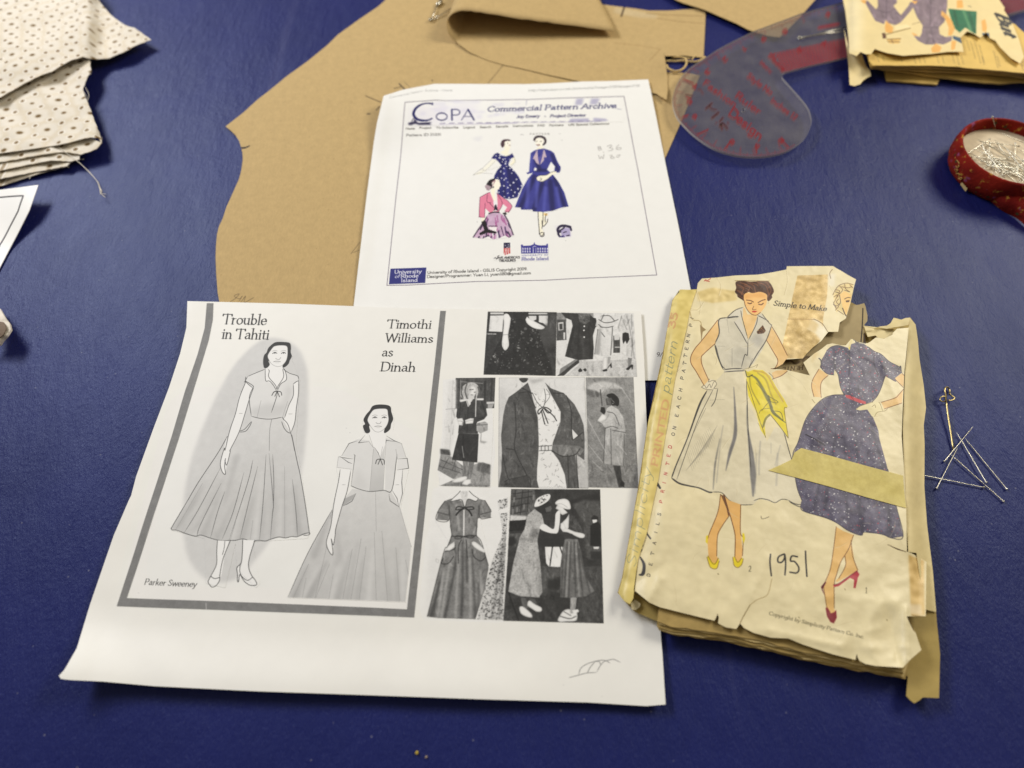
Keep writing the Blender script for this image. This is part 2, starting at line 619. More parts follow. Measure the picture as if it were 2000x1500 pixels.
def join_tubes(name, lst, mat, parent=None):
    V, Fc, k = [], [], 0
    seg = 8
    for pts, r, sn in lst:
        P = np.asarray(pts, float)
        if sn:
            P = spline(P, sn)
        n = len(P)
        tn = np.gradient(P, axis=0)
        tn /= np.maximum(np.linalg.norm(tn, axis=1, keepdims=True), 1e-9)
        a = np.cross(tn, [0, 0, 1.0])
        a[np.linalg.norm(a, axis=1) < 1e-3] = [1, 0, 0]
        a /= np.linalg.norm(a, axis=1, keepdims=True)
        b = np.cross(a, tn)
        th = np.arange(seg) / seg * 2 * np.pi
        V.append((P[:, None] + (np.cos(th)[None, :, None] * a[:, None] + np.sin(th)[None, :, None] * b[:, None]) * r).reshape(-1, 3))
        Fc += [(k + i * seg + q, k + i * seg + (q + 1) % seg, k + (i + 1) * seg + (q + 1) % seg, k + (i + 1) * seg + q) for i in range(n - 1) for q in range(seg)]
        Fc += [tuple(range(k, k + seg))[::-1], tuple(range(k + (n - 1) * seg, k + n * seg))]
        k += n * seg
    return mk(name, np.vstack(V), Fc, mat, parent)


# ------------------------------------------------------------------ materials
def lin(c):
    c = np.array(c, float) / 255
    c = np.where(c <= .04045, c / 12.92, ((c + .055) / 1.055) ** 2.4)
    return (*c, 1)


def newmat(name):
    m = bpy.data.materials.new(name)
    m.use_nodes = True
    n = m.node_tree
    b = n.nodes["Principled BSDF"]
    return m, n.nodes, n.links, b


def noise(N, L, scale, detail=3, rough=.6, vec=None, stretch=None):
    t = N.new("ShaderNodeTexNoise")
    t.inputs["Scale"].default_value = scale
    t.inputs["Detail"].default_value = detail
    t.inputs["Roughness"].default_value = rough
    if vec is None:
        vec = N.new("ShaderNodeTexCoord").outputs["Object"]
    if stretch:
        mp = N.new("ShaderNodeMapping")
        mp.inputs["Scale"].default_value = stretch[:3]
        if len(stretch) > 3:
            mp.inputs["Rotation"].default_value = (0, 0, stretch[3])
        L.new(vec, mp.inputs[0])
        vec = mp.outputs[0]
    L.new(vec, t.inputs["Vector"])
    return t.outputs["Fac"]


def mixc(N, L, fac, a, b, mode='MIX'):
    m = N.new("ShaderNodeMix")
    m.data_type = 'RGBA'
    m.blend_type = mode
    for s_, v in ((0, fac), (6, a), (7, b)):
        if hasattr(v, 'is_linked') or hasattr(v, 'links'):
            L.new(v, m.inputs[s_])
        else:
            m.inputs[s_].default_value = v
    return m.outputs[2]


def ramp(N, L, v, a, b, ca=0.0, cb=1.0):
    r = N.new("ShaderNodeMapRange")
    L.new(v, r.inputs[0])
    r.inputs[1].default_value, r.inputs[2].default_value = a, b
    r.inputs[3].default_value, r.inputs[4].default_value = ca, cb
    return r.outputs[0]


def bump(N, L, b, heights, chain=None):
    prev = None
    for h, strength, dist in heights:
        n = N.new("ShaderNodeBump")
        n.inputs["Strength"].default_value = strength
        n.inputs["Distance"].default_value = dist
        L.new(h, n.inputs["Height"])
        if prev:
            L.new(prev, n.inputs["Normal"])
        prev = n.outputs[0]
    L.new(prev, b.inputs["Normal"])


def paper_mat(name, canvas=None, col=(234, 232, 228), rough=.62, mott=.04, mscale=90, wave=.0, fine=.15, spec=.35, trans=0, fibre=0, tint=None):
    m, N, L, b = newmat(name)
    if canvas is not None:
        t = N.new("ShaderNodeTexImage")
        t.image = canvas.image()
        t.extension = 'EXTEND'
        t.interpolation = 'Cubic'
        c = t.outputs[0]
    else:
        r = N.new("ShaderNodeRGB")
        r.outputs[0].default_value = lin(col)
        c = r.outputs[0]
    f = ramp(N, L, noise(N, L, mscale, 4, .6), .3, .7, 1 - mott, 1 + mott)
    cc = N.new("ShaderNodeCombineColor")
    for i in range(3):
        L.new(f, cc.inputs[i])
    c = mixc(N, L, 1.0, c, cc.outputs[0], 'MULTIPLY')
    if fibre:
        g = ramp(N, L, noise(N, L, 1500, 2, .7, stretch=(1, .25, 1, .6)), .35, .7, 1 - fibre, 1 + fibre)
        c2 = N.new("ShaderNodeCombineColor")
        for i in range(3):
            L.new(g, c2.inputs[i])
        c = mixc(N, L, 1.0, c, c2.outputs[0], 'MULTIPLY')
    if tint is not None:
        k = ramp(N, L, noise(N, L, tint[1], 4, .65), .42, .68, 0, tint[2])
        c = mixc(N, L, k, c, lin(tint[0]), 'MULTIPLY')
    L.new(c, b.inputs["Base Color"])
    b.inputs["Roughness"].default_value = rough
    b.inputs["Specular IOR Level"].default_value = spec
    hs = [(noise(N, L, 1400, 3, .6), fine, .0002)]
    if wave:
        hs.append((noise(N, L, 38, 3, .55), wave, .004))
    bump(N, L, b, hs)
    return m


def plain_mat(name, col, rough=.5, metal=0, spec=.5, bumps=None):
    m, N, L, b = newmat(name)
    f = noise(N, L, 260, 3, .6)
    c = mixc(N, L, ramp(N, L, f, .3, .7, 0, .25), lin(col), lin(tuple(v * .72 for v in col)))
    L.new(c, b.inputs["Base Color"])
    b.inputs["Roughness"].default_value = rough
    b.inputs["Metallic"].default_value = metal
    b.inputs["Specular IOR Level"].default_value = spec
    if bumps:
        bump(N, L, b, [(noise(N, L, bumps[0], 3, .6), bumps[1], bumps[2])])
    return m

# ================================================================== work table
def table_material():
    m, N, L, b = newmat("blue_vinyl")
    tc = N.new("ShaderNodeTexCoord").outputs["Object"]
    big = noise(N, L, 9, 4, .6, tc)
    c = mixc(N, L, ramp(N, L, big, .3, .7), (0.0060, 0.0090, 0.088, 1), (0.0105, 0.0140, 0.116, 1))
    wear = noise(N, L, 60, 5, .75, tc, (1, .3, 1, .9))
    c = mixc(N, L, ramp(N, L, wear, .62, .82, 0, .22), c, (0.045, 0.05, 0.13, 1))
    gr = noise(N, L, 1250, 3, .7, tc, (1, .45, 1, -.75))
    c = mixc(N, L, ramp(N, L, gr, .54, .76, 0, .22), c, (0.07, 0.075, 0.17, 1))
    L.new(c, b.inputs["Base Color"])
    vo = N.new("ShaderNodeTexVoronoi")
    vo.inputs["Scale"].default_value = 95
    L.new(tc, vo.inputs["Vector"])
    c = mixc(N, L, ramp(N, L, vo.outputs["Distance"], .030, .055, .5, 0), c, (0.20, 0.20, 0.26, 1))
    scr = noise(N, L, 34, 3, .5, tc, (1, .04, 1, 1.15))
    c = mixc(N, L, ramp(N, L, scr, .66, .74, 0, .16), c, (0.10, 0.105, 0.22, 1))
    L.new(c, b.inputs["Base Color"])
    L.new(ramp(N, L, wear, .3, .7, .50, .42), b.inputs["Roughness"])
    b.inputs["Specular IOR Level"].default_value = .36
    b.inputs["Specular Tint"].default_value = (.62, .76, 1.0, 1)
    cre = noise(N, L, 26, 5, .7, tc, (1, .35, 1, .7))
    bump(N, L, b, [(gr, .62, .0005), (noise(N, L, 380, 3, .6, tc), .18, .0009), (cre, .34, .006)])
    return m


V = []
xs = np.linspace(-1.1, 1.1, 12)
ys = np.linspace(-.35, 1.5, 12)
for y in ys:
    for x in xs:
        V.append((x, y, 0))
Fq = [(j * 12 + i, j * 12 + i + 1, (j + 1) * 12 + i + 1, (j + 1) * 12 + i) for j in range(11) for i in range(11)]
tt = mk("table_surface", V, Fq, table_material(), origin=(0, 0, 0))
tag(tt, "dark blue grained vinyl table top under all the papers", None, kind='structure')

# ================================================================== collage sheet (front, left)
V1, V2, V3, V4 = View(340, 580, 5), View(640, 580, 5), View(220, 850, 1800 / 420), View(540, 850, 1297 / 320)
V5, V6 = View(840, 600, 1750 / 420), View(800, 930, 2000 / 460)


def hA(p):
    p = np.asarray(p, float)
    x, y = p[..., 0], p[..., 1]
    t = 588 + (x - 366) * .0226
    b = 1326 + (x - 116) * .0439
    v = (y - t) / (b - t)
    lx = 366 - 250 * v
    h = .0024 + .0012 * vnoise(x, y, 190, 1) + .0005 * vnoise(x, y, 70, 2)
    h = h + .0030 * ss(.84, 1.0, v) * (1 - .55 * ss(900, 1250, x))
    h = h + .0045 * ss(170, 0, np.hypot(x - 116, y - 1326)) + .0014 * ss(70, 0, x - lx)
    return h


A_OUT = np.vstack([PX("366 588 560 593 800 602 1050 606 1252 608 1258 700 1264 850 1272 1000 1283 1150 1294 1280 1300 1376"),
                   PX("1262 1379 1150 1372 950 1366 700 1357 500 1350 300 1340 200 1331 136 1328 119 1326 115 1320 126 1308 150 1266 176 1180 222 1046 252 976 256 968 266 930 300 836 330 757 352 690 364 640")])
cA = Canvas("collage_print", A_OUT, hA, 7.0, (234, 233, 229))
K0 = 44          # toner black
GR = 122         # grey frame


def art_A(c):
    c.fill(PX("340 760 660 760 830 860 820 1190 240 1170"), 231, a=.6, blur=40)
    # soft ellipse behind the first figure
    ell = np.vstack([V1("1000 400 820 440 600 650 450 900 330 1150 200 1480"),
                     V3("640 280 600 500 590 800 640 1040 760 1190 900 1235 1060 1190 1180 1060 1320 880"), PX("560 1000 580 950"),
                     V3("1589 260 1620 0"), V1("1300 1200 1310 850 1280 640 1190 480")])
    c.fill(ell, 205, smooth=True, blur=4, mott=6, grain=4)
    # frame
    fr = PX("404 592 400 640 386 692 362 762 336 850 228 1184 500 1194 809 1206 826 1040 846 850 860 720 871 607 860 607 848 720 833 850 813 1030 795 1190 500 1177 248 1168 349 858 385 740 408 664 416 624 417 592")
    c.fill(fr, GR, grain=14, mott=12)
    c.line(PX("402.5 1178 403 1190"), 1.2, 190)
    # headings
    for body, a, b, s in (("Trouble", V1("465 262")[0], V1("903 272")[0], V1), ("in Tahiti", V1("462 405")[0], V1("925 414")[0], V1)):
        c.text(body, a, b, (3.2, -19.5), K0, .145, .035, .04, 0)
    c.text("Timothi", V2("575 303")[0], V2("1012 308")[0], (2.6, -16.5), K0, .15, .04, .04, 0)
    c.text("Williams", V2("560 438")[0], V2("1030 445")[0], (2.6, -16.5), K0, .15, .04, .04, 0)
    c.text("as", V2("525 578")[0], V2("638 579")[0], (2.8, -17.5), K0, .135, .045, .0, 0)
    c.text("Dinah", V2("512 722")[0], V2("858 728")[0], (2.8, -17.5), K0, .15, .04, .04, 0)
    c.text("Parker Sweeney", V3("262 1250")[0], V3("700 1270")[0], (3, -11.5), 70, .125, .05, .0, .05)
    # ---- figure 1
    LN, SK = 78, 234
    skirt = np.vstack([V1("750 1165 850 1190 950 1192 1060 1175 1140 1330 1178 1500"), V3("1570 330 1610 560 1648 820 1600 835 1545 850 1500 845 1445 862 1390 858 1320 875 1280 885 1225 880 1160 885 1090 870 1030 880 975 880 940 885 880 875 815 860 740 840 700 845 600 818 535 795 490 780 620 560 720 390 880 150 955 20"), V1("600 1310 690 1250 755 1215")])
    c.fill(skirt, 210, mott=7, grain=6, grad=(V1("900 1170")[0], V3("1000 850")[0], 193))
    for s, w, a in (("1180 520 1080 880", 11, .5), ("1330 200 1350 560 1330 860", 9, .35), ("1520 420 1560 830", 10, .55), ("760 420 560 770", 12, .5), ("900 480 760 830", 10, .4),
                    ("1010 560 880 860", 9, .35), ("960 300 900 420 700 800", 8, .3), ("940 560 1040 180", 12, .4), ("1440 300 1430 860", 8, .3), ("1270 560 1240 860", 8, .4)):
        c.line(V3(s), [w * .3, w], 158, a=a, blur=5, clip=skirt)
    for s, w, a in (("1250 300 1190 860", 8, .5), ("1420 400 1400 860", 8, .4), ("660 640 560 790", 6, .4), ("830 600 690 840", 7, .4), ("1100 500 1000 870", 7, .4)):
        c.line(V3(s), [w * .3, w], 222, a=a, blur=4, clip=skirt)
    for s in ("755 400 530 790", "905 270 720 620 600 815", "910 400 740 740 705 845", "940 470 880 640 820 858", "1100 310 1010 640 915 875", "1175 205 1130 400 975 880", "1215 260 1140 560 1065 870",
              "1285 160 1260 560 1230 880", "1310 150 1345 560 1340 640 1320 875", "1340 160 1350 400 1345 640", "1440 260 1440 860", "1505 370 1535 640 1548 845", "1175 710 1150 885", "1030 730 985 880"):
        c.line(V3(s), 1.0, LN, taper=.25, a=.9)
    for s in ("490 780 620 560 720 390 880 150 960 10", "490 780 500 792 535 795 600 818 660 838 700 845 740 836 815 860 880 878 940 883 975 880 1030 880 1090 868 1160 885 1225 880 1280 885 1320 872 1390 852 1445 860 1500 848 1545 850 1600 826 1648 818 1640 835 1600 838", "1500 0 1545 220 1570 330 1610 560 1648 822"):
        c.line(V3(s), 1.2, LN)
    c.line(V1("955 1190 935 1300 930 1500"), .8, 120)
    c.line(V1("1060 1175 1140 1330 1178 1500"), 1.1, LN)
    bod = V1("890 700 720 775 700 820 775 880 740 990 755 1165 850 1190 950 1192 1060 1175 1110 1050 1165 960 1162 850 1215 815 1205 775 1060 700 1090 790 1010 915 920 815")
    c.fill(bod, 218, mott=4)
    c.fill(V1("740 1100 900 1040 1100 1050 1060 1175 850 1190 755 1165"), 196, a=.8, blur=7, clip=bod)
    c.fill(V1("1100 860 1165 900 1110 1050 1050 1120"), 190, a=.5, blur=6, clip=bod)
    c.fill(V1("900 690 890 815 960 850 1000 915 1012 915 1040 850 1098 805 1088 720 1060 690 1050 640 940 640"), SK)
    arm = np.vstack([V1("700 830 775 885 740 985 690 1140 640 1300 560 1480"), V3("1000 70 980 150 955 250 945 325 920 310 902 235 930 120 955 10"), V1("510 1440 560 1270 600 1140 640 960")])
    c.fill(arm, SK)
    c.line(np.vstack([V1("700 830 640 980 600 1140 545 1300 500 1490"), V3("935 110 902 235 920 310 945 325 938 260 945 195")]), 1.2, LN)
    c.line(np.vstack([V1("775 890 735 1000 690 1150 635 1320 550 1490"), V3("985 130 980 160 955 250 940 210")]), 1.1, LN)
    c.fill(V1("1165 850 1217 815 1218 930 1195 1080 1180 1220 1140 1330 1070 1210 1100 1090 1165 960"), SK)
    for s in ("1217 800 1215 940 1195 1080 1180 1220 1142 1325", "1165 850 1165 960 1120 1060 1080 1180", "700 775 705 830 770 890", "775 875 735 985 755 1165", "720 775 790 745 890 705", "720 775 690 830 705 825 770 865 775 885",
              "1065 705 1130 745 1205 770 1218 800", "1165 850 1190 830 1215 818", "755 1165 850 1187 950 1192 1060 1173", "850 1010 810 1180", "1110 1020 1060 1170", "890 700 895 815 930 820 970 860 1000 915", "1062 692 1085 720 1098 805 1040 850 1012 912",
              "905 690 930 720 925 780 990 860 1003 905", "1060 700 1070 780 1015 870 1008 905", "1010 915 1000 980 950 1130", "755 1215 690 1290 640 1310", "640 1320 700 1310 740 1260 760 1215", "1060 1185 1110 1240 1140 1330", "1050 1215 1075 1280 1110 1320 1140 1330"):
        c.line(V1(s), 1.1, LN, taper=.1)
    for s in ("1008 918 975 930 955 962", "1008 918 985 970", "1008 918 1045 930 1052 960", "1008 918 1030 975", "970 930 1000 918 1040 925"):
        c.line(V1(s), 1.3, 60)
    c.line(V1("635 1137 668 1137"), .7, 140)
    c.line(V1("1120 1142 1155 1142"), .7, 140)
    head(c, V1, 0, 0)
    for P in ("800 1225 830 1165 860 1150 900 1165 895 1215 870 1260 835 1272", "1070 1075 1095 1140 1150 1180 1195 1220 1205 1250 1160 1258 1105 1225 1080 1180 1060 1220 1045 1225 1050 1170 1040 1120"):
        c.fill(V3(P), SK)
    c.fill(V3("880 880 975 885 940 1000 910 1180 870 1200 830 1170 870 1090 870 960"), SK)
    c.fill(V3("1088 875 1190 880 1150 1010 1140 1110 1170 1200 1110 1215 1070 1150 1085 1060"), SK)
    for s, w in (("878 885 872 970 870 1080 830 1165 800 1225 815 1255 835 1272 870 1255 895 1215 898 1170 918 1060 945 980 985 885", 1.2), ("940 885 935 940 920 1000", .9), ("820 1180 855 1200 897 1190", 1.3), ("1090 875 1085 1000 1075 1070 1040 1110 1045 1160 1045 1220 1055 1222 1065 1165 1100 1220 1150 1255 1205 1252 1195 1215 1165 1175 1140 1110 1145 1030 1190 880", 1.3),
                 ("1070 1075 1065 1140 1085 1185 1130 1215 1170 1190", 1.2)):
        c.line(V3(s), w, 70)
    # ---- figure 2
    sk2 = V4("600 425 740 445 900 435 975 560 1065 880 1045 1100 1020 1318 530 1300 90 1283 250 930 440 590 540 500")
    c.fill(sk2, 209, mott=7, grain=6, grad=(V4("700 450")[0], V4("560 1300")[0], 190))
    for s, w, a in (("250 1030 140 1290", 12, .5), ("400 1000 250 1290", 16, .55), ("590 920 480 1300", 12, .4), ("640 850 560 1300", 10, .3), ("690 950 640 1300", 9, .4), ("840 820 900 1310", 9, .3), ("430 600 300 960", 12, .5), ("470 740 500 950 480 1010", 14, .35), ("950 900 960 1310", 9, .35)):
        c.line(V4(s), [w * .3, w], 156, a=a, blur=5, clip=sk2)
    for s, w in (("500 1000 430 1300", 8), ("760 900 730 1310", 10), ("330 1050 210 1290", 7), ("1000 900 1000 1310", 8)):
        c.line(V4(s), [w * .3, w], 222, a=.45, blur=5, clip=sk2)
    for s in ("90 1283 250 930 440 590", "255 1020 135 1283", "400 870 305 1290", "420 1020 310 1290", "450 1100 415 1295", "600 900 525 1298", "670 820 590 1300", "710 880 655 1305", "775 770 790 1310", "835 760 880 1310", "945 890 975 1315", "975 570 1068 885", "1022 985 1044 1100", "785 450 790 760", "235 1130 205 1285"):
        c.line(V4(s), 1.0, LN, taper=.15)
    c.fill(V4("545 500 630 460 600 510 525 560"), 170)
    jk = V4("640 40 570 65 515 165 490 170 478 255 600 270 590 405 740 445 850 435 915 430 955 275 1045 260 1035 180 1025 175 990 65 880 0 870 440 740 445 770 100 735 50")
    c.fill(V4("640 30 575 65 515 165 620 185 590 405 740 445 770 100 735 40"), 216, mott=4)
    c.fill(V4("865 20 860 435 915 430 955 185 1025 175 990 65 935 40"), 216, mott=4)
    c.fill(V4("740 445 768 100 775 70 860 60 845 435"), 205, mott=4, grad=(V4("800 200")[0], V4("800 430")[0], 190))
    c.fill(V4("640 250 700 340 740 445 600 410"), 198, a=.6, blur=8)
    c.fill(V4("735 0 770 90 820 185 865 60 862 -30 760 -60"), SK)
    for P in ("490 170 612 190 600 270 478 255", "958 190 1035 180 1046 262 955 275"):
        c.fill(V4(P), 222)
    arm2 = V4("505 270 595 272 560 440 520 560 465 740 465 800 440 945 420 925 395 850 430 720 450 560 490 370")
    c.fill(arm2, SK)
    c.fill(V4("955 275 1000 270 990 400 998 470 970 570 915 440"), SK)
    for s in ("505 270 490 370 455 540 430 720 395 850 420 925 447 945 440 860 432 815", "590 275 560 440 520 560 470 740 465 790 450 870 435 820", "1000 270 992 370 998 460 970 570", "915 435 955 500 970 570", "890 465 900 520 945 550 970 568", "630 460 600 520 560 545 525 560", "545 500 525 555", "590 400 650 425 738 445 850 436 915 430 955 150", "738 445 768 110", "845 435 868 30",
              "640 45 575 65 515 165", "612 150 622 160 590 405", "490 170 545 180 612 188", "478 255 600 270", "490 170 478 255", "958 188 1035 182 1046 262 955 275", "990 65 1025 175", "870 5 935 45 990 65", "700 0 650 60 735 50", "735 0 768 100", "735 55 768 100", "500 165 570 215 600 225", "840 90 822 185", "775 95 805 140 822 185", "865 65 870 40 935 50", "945 110 958 190", "440 590 425 660"):
        c.line(V4(s), 1.15, LN, taper=.05, smooth=len(s.split()) > 8)
    for s in ("822 188 795 195 785 225", "822 188 805 230", "822 188 850 195 855 230", "822 188 840 235"):
        c.line(V4(s), 1.3, 60)
    c.line(V4("520 392 545 392"), .7, 140)
    c.line(V4("945 392 970 392"), .7, 140)
    head(c, V2, 1, 0)
    keep = c.img.copy()
    photos_A(c)
    m = (np.abs(c.img - keep).max(2) > .5).astype(float)
    soft = np.stack([boxblur(c.img[..., i], 1) for i in range(3)], 2)
    w = (m * boxblur(m, 2))[..., None]
    c.img = c.img * (1 - .75 * w) + soft * .75 * w
    streak = boxblur(np.repeat(np.random.RandomState(5).rand(c.H, 1) - .5, 3, 1), 1)[:, :1] * 14
    c.img += w * (c.ns * 13 + c.nm * 9 + c.nl * 9 + streak)[..., None]
    t_ = np.clip(c.img, 12, 234) / 234
    t_ = t_ + .75 * (t_ * t_ * (3 - 2 * t_) - t_)
    g = 234 * (.10 + .90 * t_ ** 1.08)
    c.img = c.img * (1 - w) + g * w
    # pencil mark
    for s in ("650 492 765 462 860 438 970 432", "765 465 790 385 860 335 950 305 1030 290 1080 298 1130 325", "865 440 900 370 955 308", "970 430 1020 345 1060 305 1110 290 1170 282 1250 318", "955 308 1000 305 1022 348"):
        c.line(View(1000, 1240, 5.882)(s), 1.5, 140, taper=.1)
    for x, y in ((270, 1158), (1175, 1360), (1100, 1338), (683, 845), (676, 836)):
        c.line(PX("%f %f %f %f" % (x, y, x + 1, y)), 1.6, 205)


def head(c, Q, which, k):
    if which == 0:
        hair = "880 690 870 630 880 570 905 540 920 500 960 460 1000 440 1080 440 1130 450 1142 490 1140 540 1150 580 1130 620 1120 650 1090 680 1060 685 1060 620 930 620 935 660 910 690"
        face = "960 500 985 480 1040 472 1100 480 1110 530 1105 590 1090 630 1060 665 1030 678 990 675 950 650 925 610 915 580 925 550"
        neck = "940 640 1060 650 1062 700 1010 740 900 700"
        y0 = (985, 548, 1070, 548, 1020, 600, 1005, 632)
    else:
        hair = "395 1330 365 1320 345 1260 365 1240 350 1200 375 1150 410 1110 440 1065 500 1050 580 1055 615 1075 622 1120 640 1190 620 1240 610 1290 570 1325 550 1320 550 1250 415 1250 415 1310"
        face = "440 1110 470 1095 530 1090 580 1098 590 1150 595 1200 580 1250 550 1290 505 1318 460 1310 425 1270 400 1230 390 1200 405 1160"
        neck = "420 1290 550 1290 560 1360 500 1420 400 1340"
        y0 = (462, 1178, 553, 1178, 500, 1228, 492, 1265)
    c.fill(Q(neck), 234, a=.9)
    c.fill(Q(hair), 52, smooth=True, grain=8)
    c.fill(Q(face), 234, smooth=True)
    c.line(spline(Q(face), 4, True), .8, 130, smooth=False, a=.7)
    ex, ey, fx, fy, nx, ny, mx, my = y0
    for x, y in ((ex, ey), (fx, fy)):
        c.line(Q("%d %d %d %d %d %d" % (x - 22, y + 4, x, y - 8, x + 20, y + 2)), 1.3, 70)
        c.fill(Q("%d %d %d %d %d %d" % (x - 8, y - 4, x + 8, y - 4, x, y + 9)), 60)
        c.line(Q("%d %d %d %d %d %d" % (x - 26, y - 18, x, y - 26, x + 24, y - 20)), .9, 165)
    c.line(Q("%d %d %d %d %d %d %d %d" % (nx - 28, ny - 2, nx - 14, ny + 8, nx + 10, ny + 8, nx + 22, ny - 10)), .9, 140)
    c.line(Q("%d %d %d %d %d %d" % (mx - 32, my, mx, my - 5, mx + 34, my)), 1.6, 165)
    c.line(Q("%d %d %d %d" % (mx - 14, my + 11, mx + 18, my + 11)), .8, 190)


def photos_A(c):
    cnt = [0]

    def f(P, col, **k):
        if len(P) >= 6 and 'smooth' not in k and not k.get('blur') and np.isscalar(col) and col >= 216 and k.get('grain', 0) < 6:
            P = spline(np.asarray(P, float), 4, True)
        c.fill(P, col, **k)
        cnt[0] += 1
        if k.get('grain', 0) >= 8 and np.isscalar(col):
            c.folds(P if not k.get('smooth') else spline(P, 5, True), col, cnt[0])
        elif np.isscalar(col) and col >= 214 and len(P) > 4 and np.prod(np.ptp(np.asarray(P), axis=0)) < 1400:
            Q = spline(np.asarray(P, float), 5, True) if k.get('smooth') else np.asarray(P, float)
            c.line(np.vstack([Q, Q[:1]]), 2.6, 120, smooth=False, a=.5, blur=1.4, clip=Q)

    # -- 1 flowered dress
    q1 = V5("470 35 1030 40 1022 558 435 548")
    f(q1, 60, grain=16, mott=10)
    f(V5("490 68 598 66 588 200 478 196"), 214, grain=10)
    f(V5("800 70 865 70 865 100 820 120"), 200, grain=10)
    f(V5("885 68 960 68 955 160 920 130 885 120"), 208, grain=10)
    f(V5("490 42 600 42 598 58 490 58"), 190, grain=10)
    f(V5("800 45 955 45 955 58 800 58"), 185, grain=10)
    f(V5("960 50 1022 50 1020 300 940 240 960 160"), 78, blur=5, grain=12, clip=q1)
    f(V5("890 150 960 140 1010 300 900 320"), 74, blur=4, clip=q1)
    dress = V5("600 38 805 38 772 110 880 190 945 380 985 470 1000 552 440 546 480 440 580 240 650 120")
    f(dress, 44, grain=12, mott=8)
    c.dots(dress, 70, (1.4, 3.6), [96, 126, 108, 84, 30, 30], 5, a=.6)
    c.dots(dress, 60, (.8, 1.8), [150, 130, 120, 40], 15, a=.6)
    c.dots(dress, 120, (.5, 1.3), [140, 110, 165, 90], 6, a=.8)
    for x, y in ((745, 205), (870, 310), (720, 320), (525, 395), (755, 430), (900, 460), (645, 480), (820, 265), (650, 240), (540, 440), (830, 190)):
        c.dots(V5("%d %d %d %d %d %d %d %d" % (x - 22, y, x, y - 24, x + 22, y, x, y + 24)), 26, (.6, 1.6), [150, 120, 168, 56], x, a=.75)
    f(V5("600 60 655 55 652 130 636 225 642 310 612 352 588 320 585 280 592 220 600 130"), 230, grain=5)
    c.line(V5("592 225 635 222"), 1.2, 140)
    for s in ("600 330 596 290", "615 345 612 300", "628 335 625 290"):
        c.line(V5(s), .8, 170)
    f(V5("775 60 805 90 880 130 932 162 905 180 840 168 785 125"), 230, grain=5)
    c.line(V5("880 150 925 172"), .8, 165)
    f(V5("600 36 805 36 780 95 660 95 640 60"), 50, grain=10)
    c.text("tiquevow.com", V5("455 220")[0], V5("540 222")[0], (0, -3), 175, .2, .2)
    # -- 2 street with coats
    q2 = V5("1030 42 1655 48 1685 565 1028 558")
    f(q2, 206, grain=26, mott=20)
    f(V5("1030 45 1330 48 1330 130 1180 110 1030 120"), 130, grain=30, clip=q2)
    f(V5("1032 100 1105 100 1110 265 1030 272"), 78, grain=20)
    f(V5("1040 125 1085 120 1085 185 1045 190"), 190, grain=20)
    f(V5("1052 135 1078 132 1078 180 1054 182"), 66)
    f(V5("1085 205 1100 205 1098 262 1086 262"), 200)
    f(V5("1110 60 1165 110 1130 220 1110 230"), 205, grain=16)
    f(V5("1030 275 1110 270 1100 400 1060 470 1030 490"), 206, grain=12)
    f(V5("1250 440 1680 420 1685 565 1100 560"), 178, grain=34, mott=20, clip=q2)
    f(V5("1035 558 1195 430 1240 432 1150 500 1090 556"), 62, grain=12)
    f(V5("1060 500 1180 425 1200 430 1050 550"), 120, grain=10)
    f(V5("1490 230 1545 240 1545 370 1490 372"), 74, grain=14)
    f(V5("1495 225 1545 225 1540 265 1500 268"), 190)
    c.line(V5("1505 325 1540 325"), 1.5, 205)
    coat = V5("1066 43 1165 48 1215 50 1300 60 1345 100 1350 150 1325 230 1332 330 1325 422 1205 430 1098 400 1125 290 1160 150 1150 105 1100 85")
    f(coat, 58, grain=12, mott=10)
    for s in ("1215 130 1195 420", "1290 150 1310 420", "1170 160 1120 400"):
        c.line(V5(s), 2.2, 38, a=.8, blur=1.5, clip=coat)
    c.line(V5("1240 250 1250 420"), 3, 86, a=.7, blur=2, clip=coat)
    f(V5("1205 52 1300 55 1310 110 1260 140 1215 120"), 95, grain=50, mott=30)
    for x, y in ((1255, 155), (1252, 188), (1254, 243)):
        f(V5("%d %d %d %d %d %d %d %d" % (x - 7, y, x, y - 7, x + 7, y, x, y + 7)), 225, smooth=True)
    f(V5("1300 80 1350 90 1360 150 1330 180 1300 150"), 50, grain=20)
    for s in ("1212 430 1240 430 1236 505 1215 508", "1246 428 1272 428 1268 500 1248 502"):
        f(V5(s), 172, grain=10)
    f(V5("1205 512 1222 495 1240 512 1235 525 1210 528"), 44)
    f(V5("1243 508 1262 495 1276 512 1262 524"), 44)
    c2 = V5("1365 75 1430 58 1500 70 1545 95 1520 140 1488 160 1492 300 1490 370 1450 404 1392 398 1334 385 1345 260 1372 170 1345 150")
    f(c2, 198, grain=14, mott=12)
    for s in ("1372 100 1420 125 1480 120 1530 100", "1385 160 1440 165 1490 155", "1365 180 1340 380", "1485 165 1470 390", "1390 200 1420 240", "1415 60 1390 110", "1400 70 1460 70 1500 110", "1370 140 1400 165"):
        c.line(V5(s), 1.6, 70, a=.85)
    f(V5("1370 180 1395 170 1380 390 1338 383"), 150, blur=2, clip=c2)
    f(V5("1410 404 1443 404 1440 500 1415 512 1405 500"), 222)
    f(V5("1445 404 1470 402 1465 450 1445 470"), 150)
    f(V5("1440 500 1475 450 1480 490 1470 495 1465 475 1445 498"), 40)
    f(V5("1402 512 1440 500 1442 518 1410 524"), 40)
    c3 = V5("1555 70 1600 55 1650 60 1658 200 1672 440 1640 412 1592 402 1600 300 1568 200 1540 120")
    f(c3, 190, grain=30, mott=20)
    for s in ("1600 70 1630 200 1662 420", "1570 110 1600 180", "1640 60 1640 180", "1560 70 1530 170", "1620 100 1600 150", "1650 200 1640 400"):
        c.line(V5(s), 1.6, 84, a=.6, blur=.8)
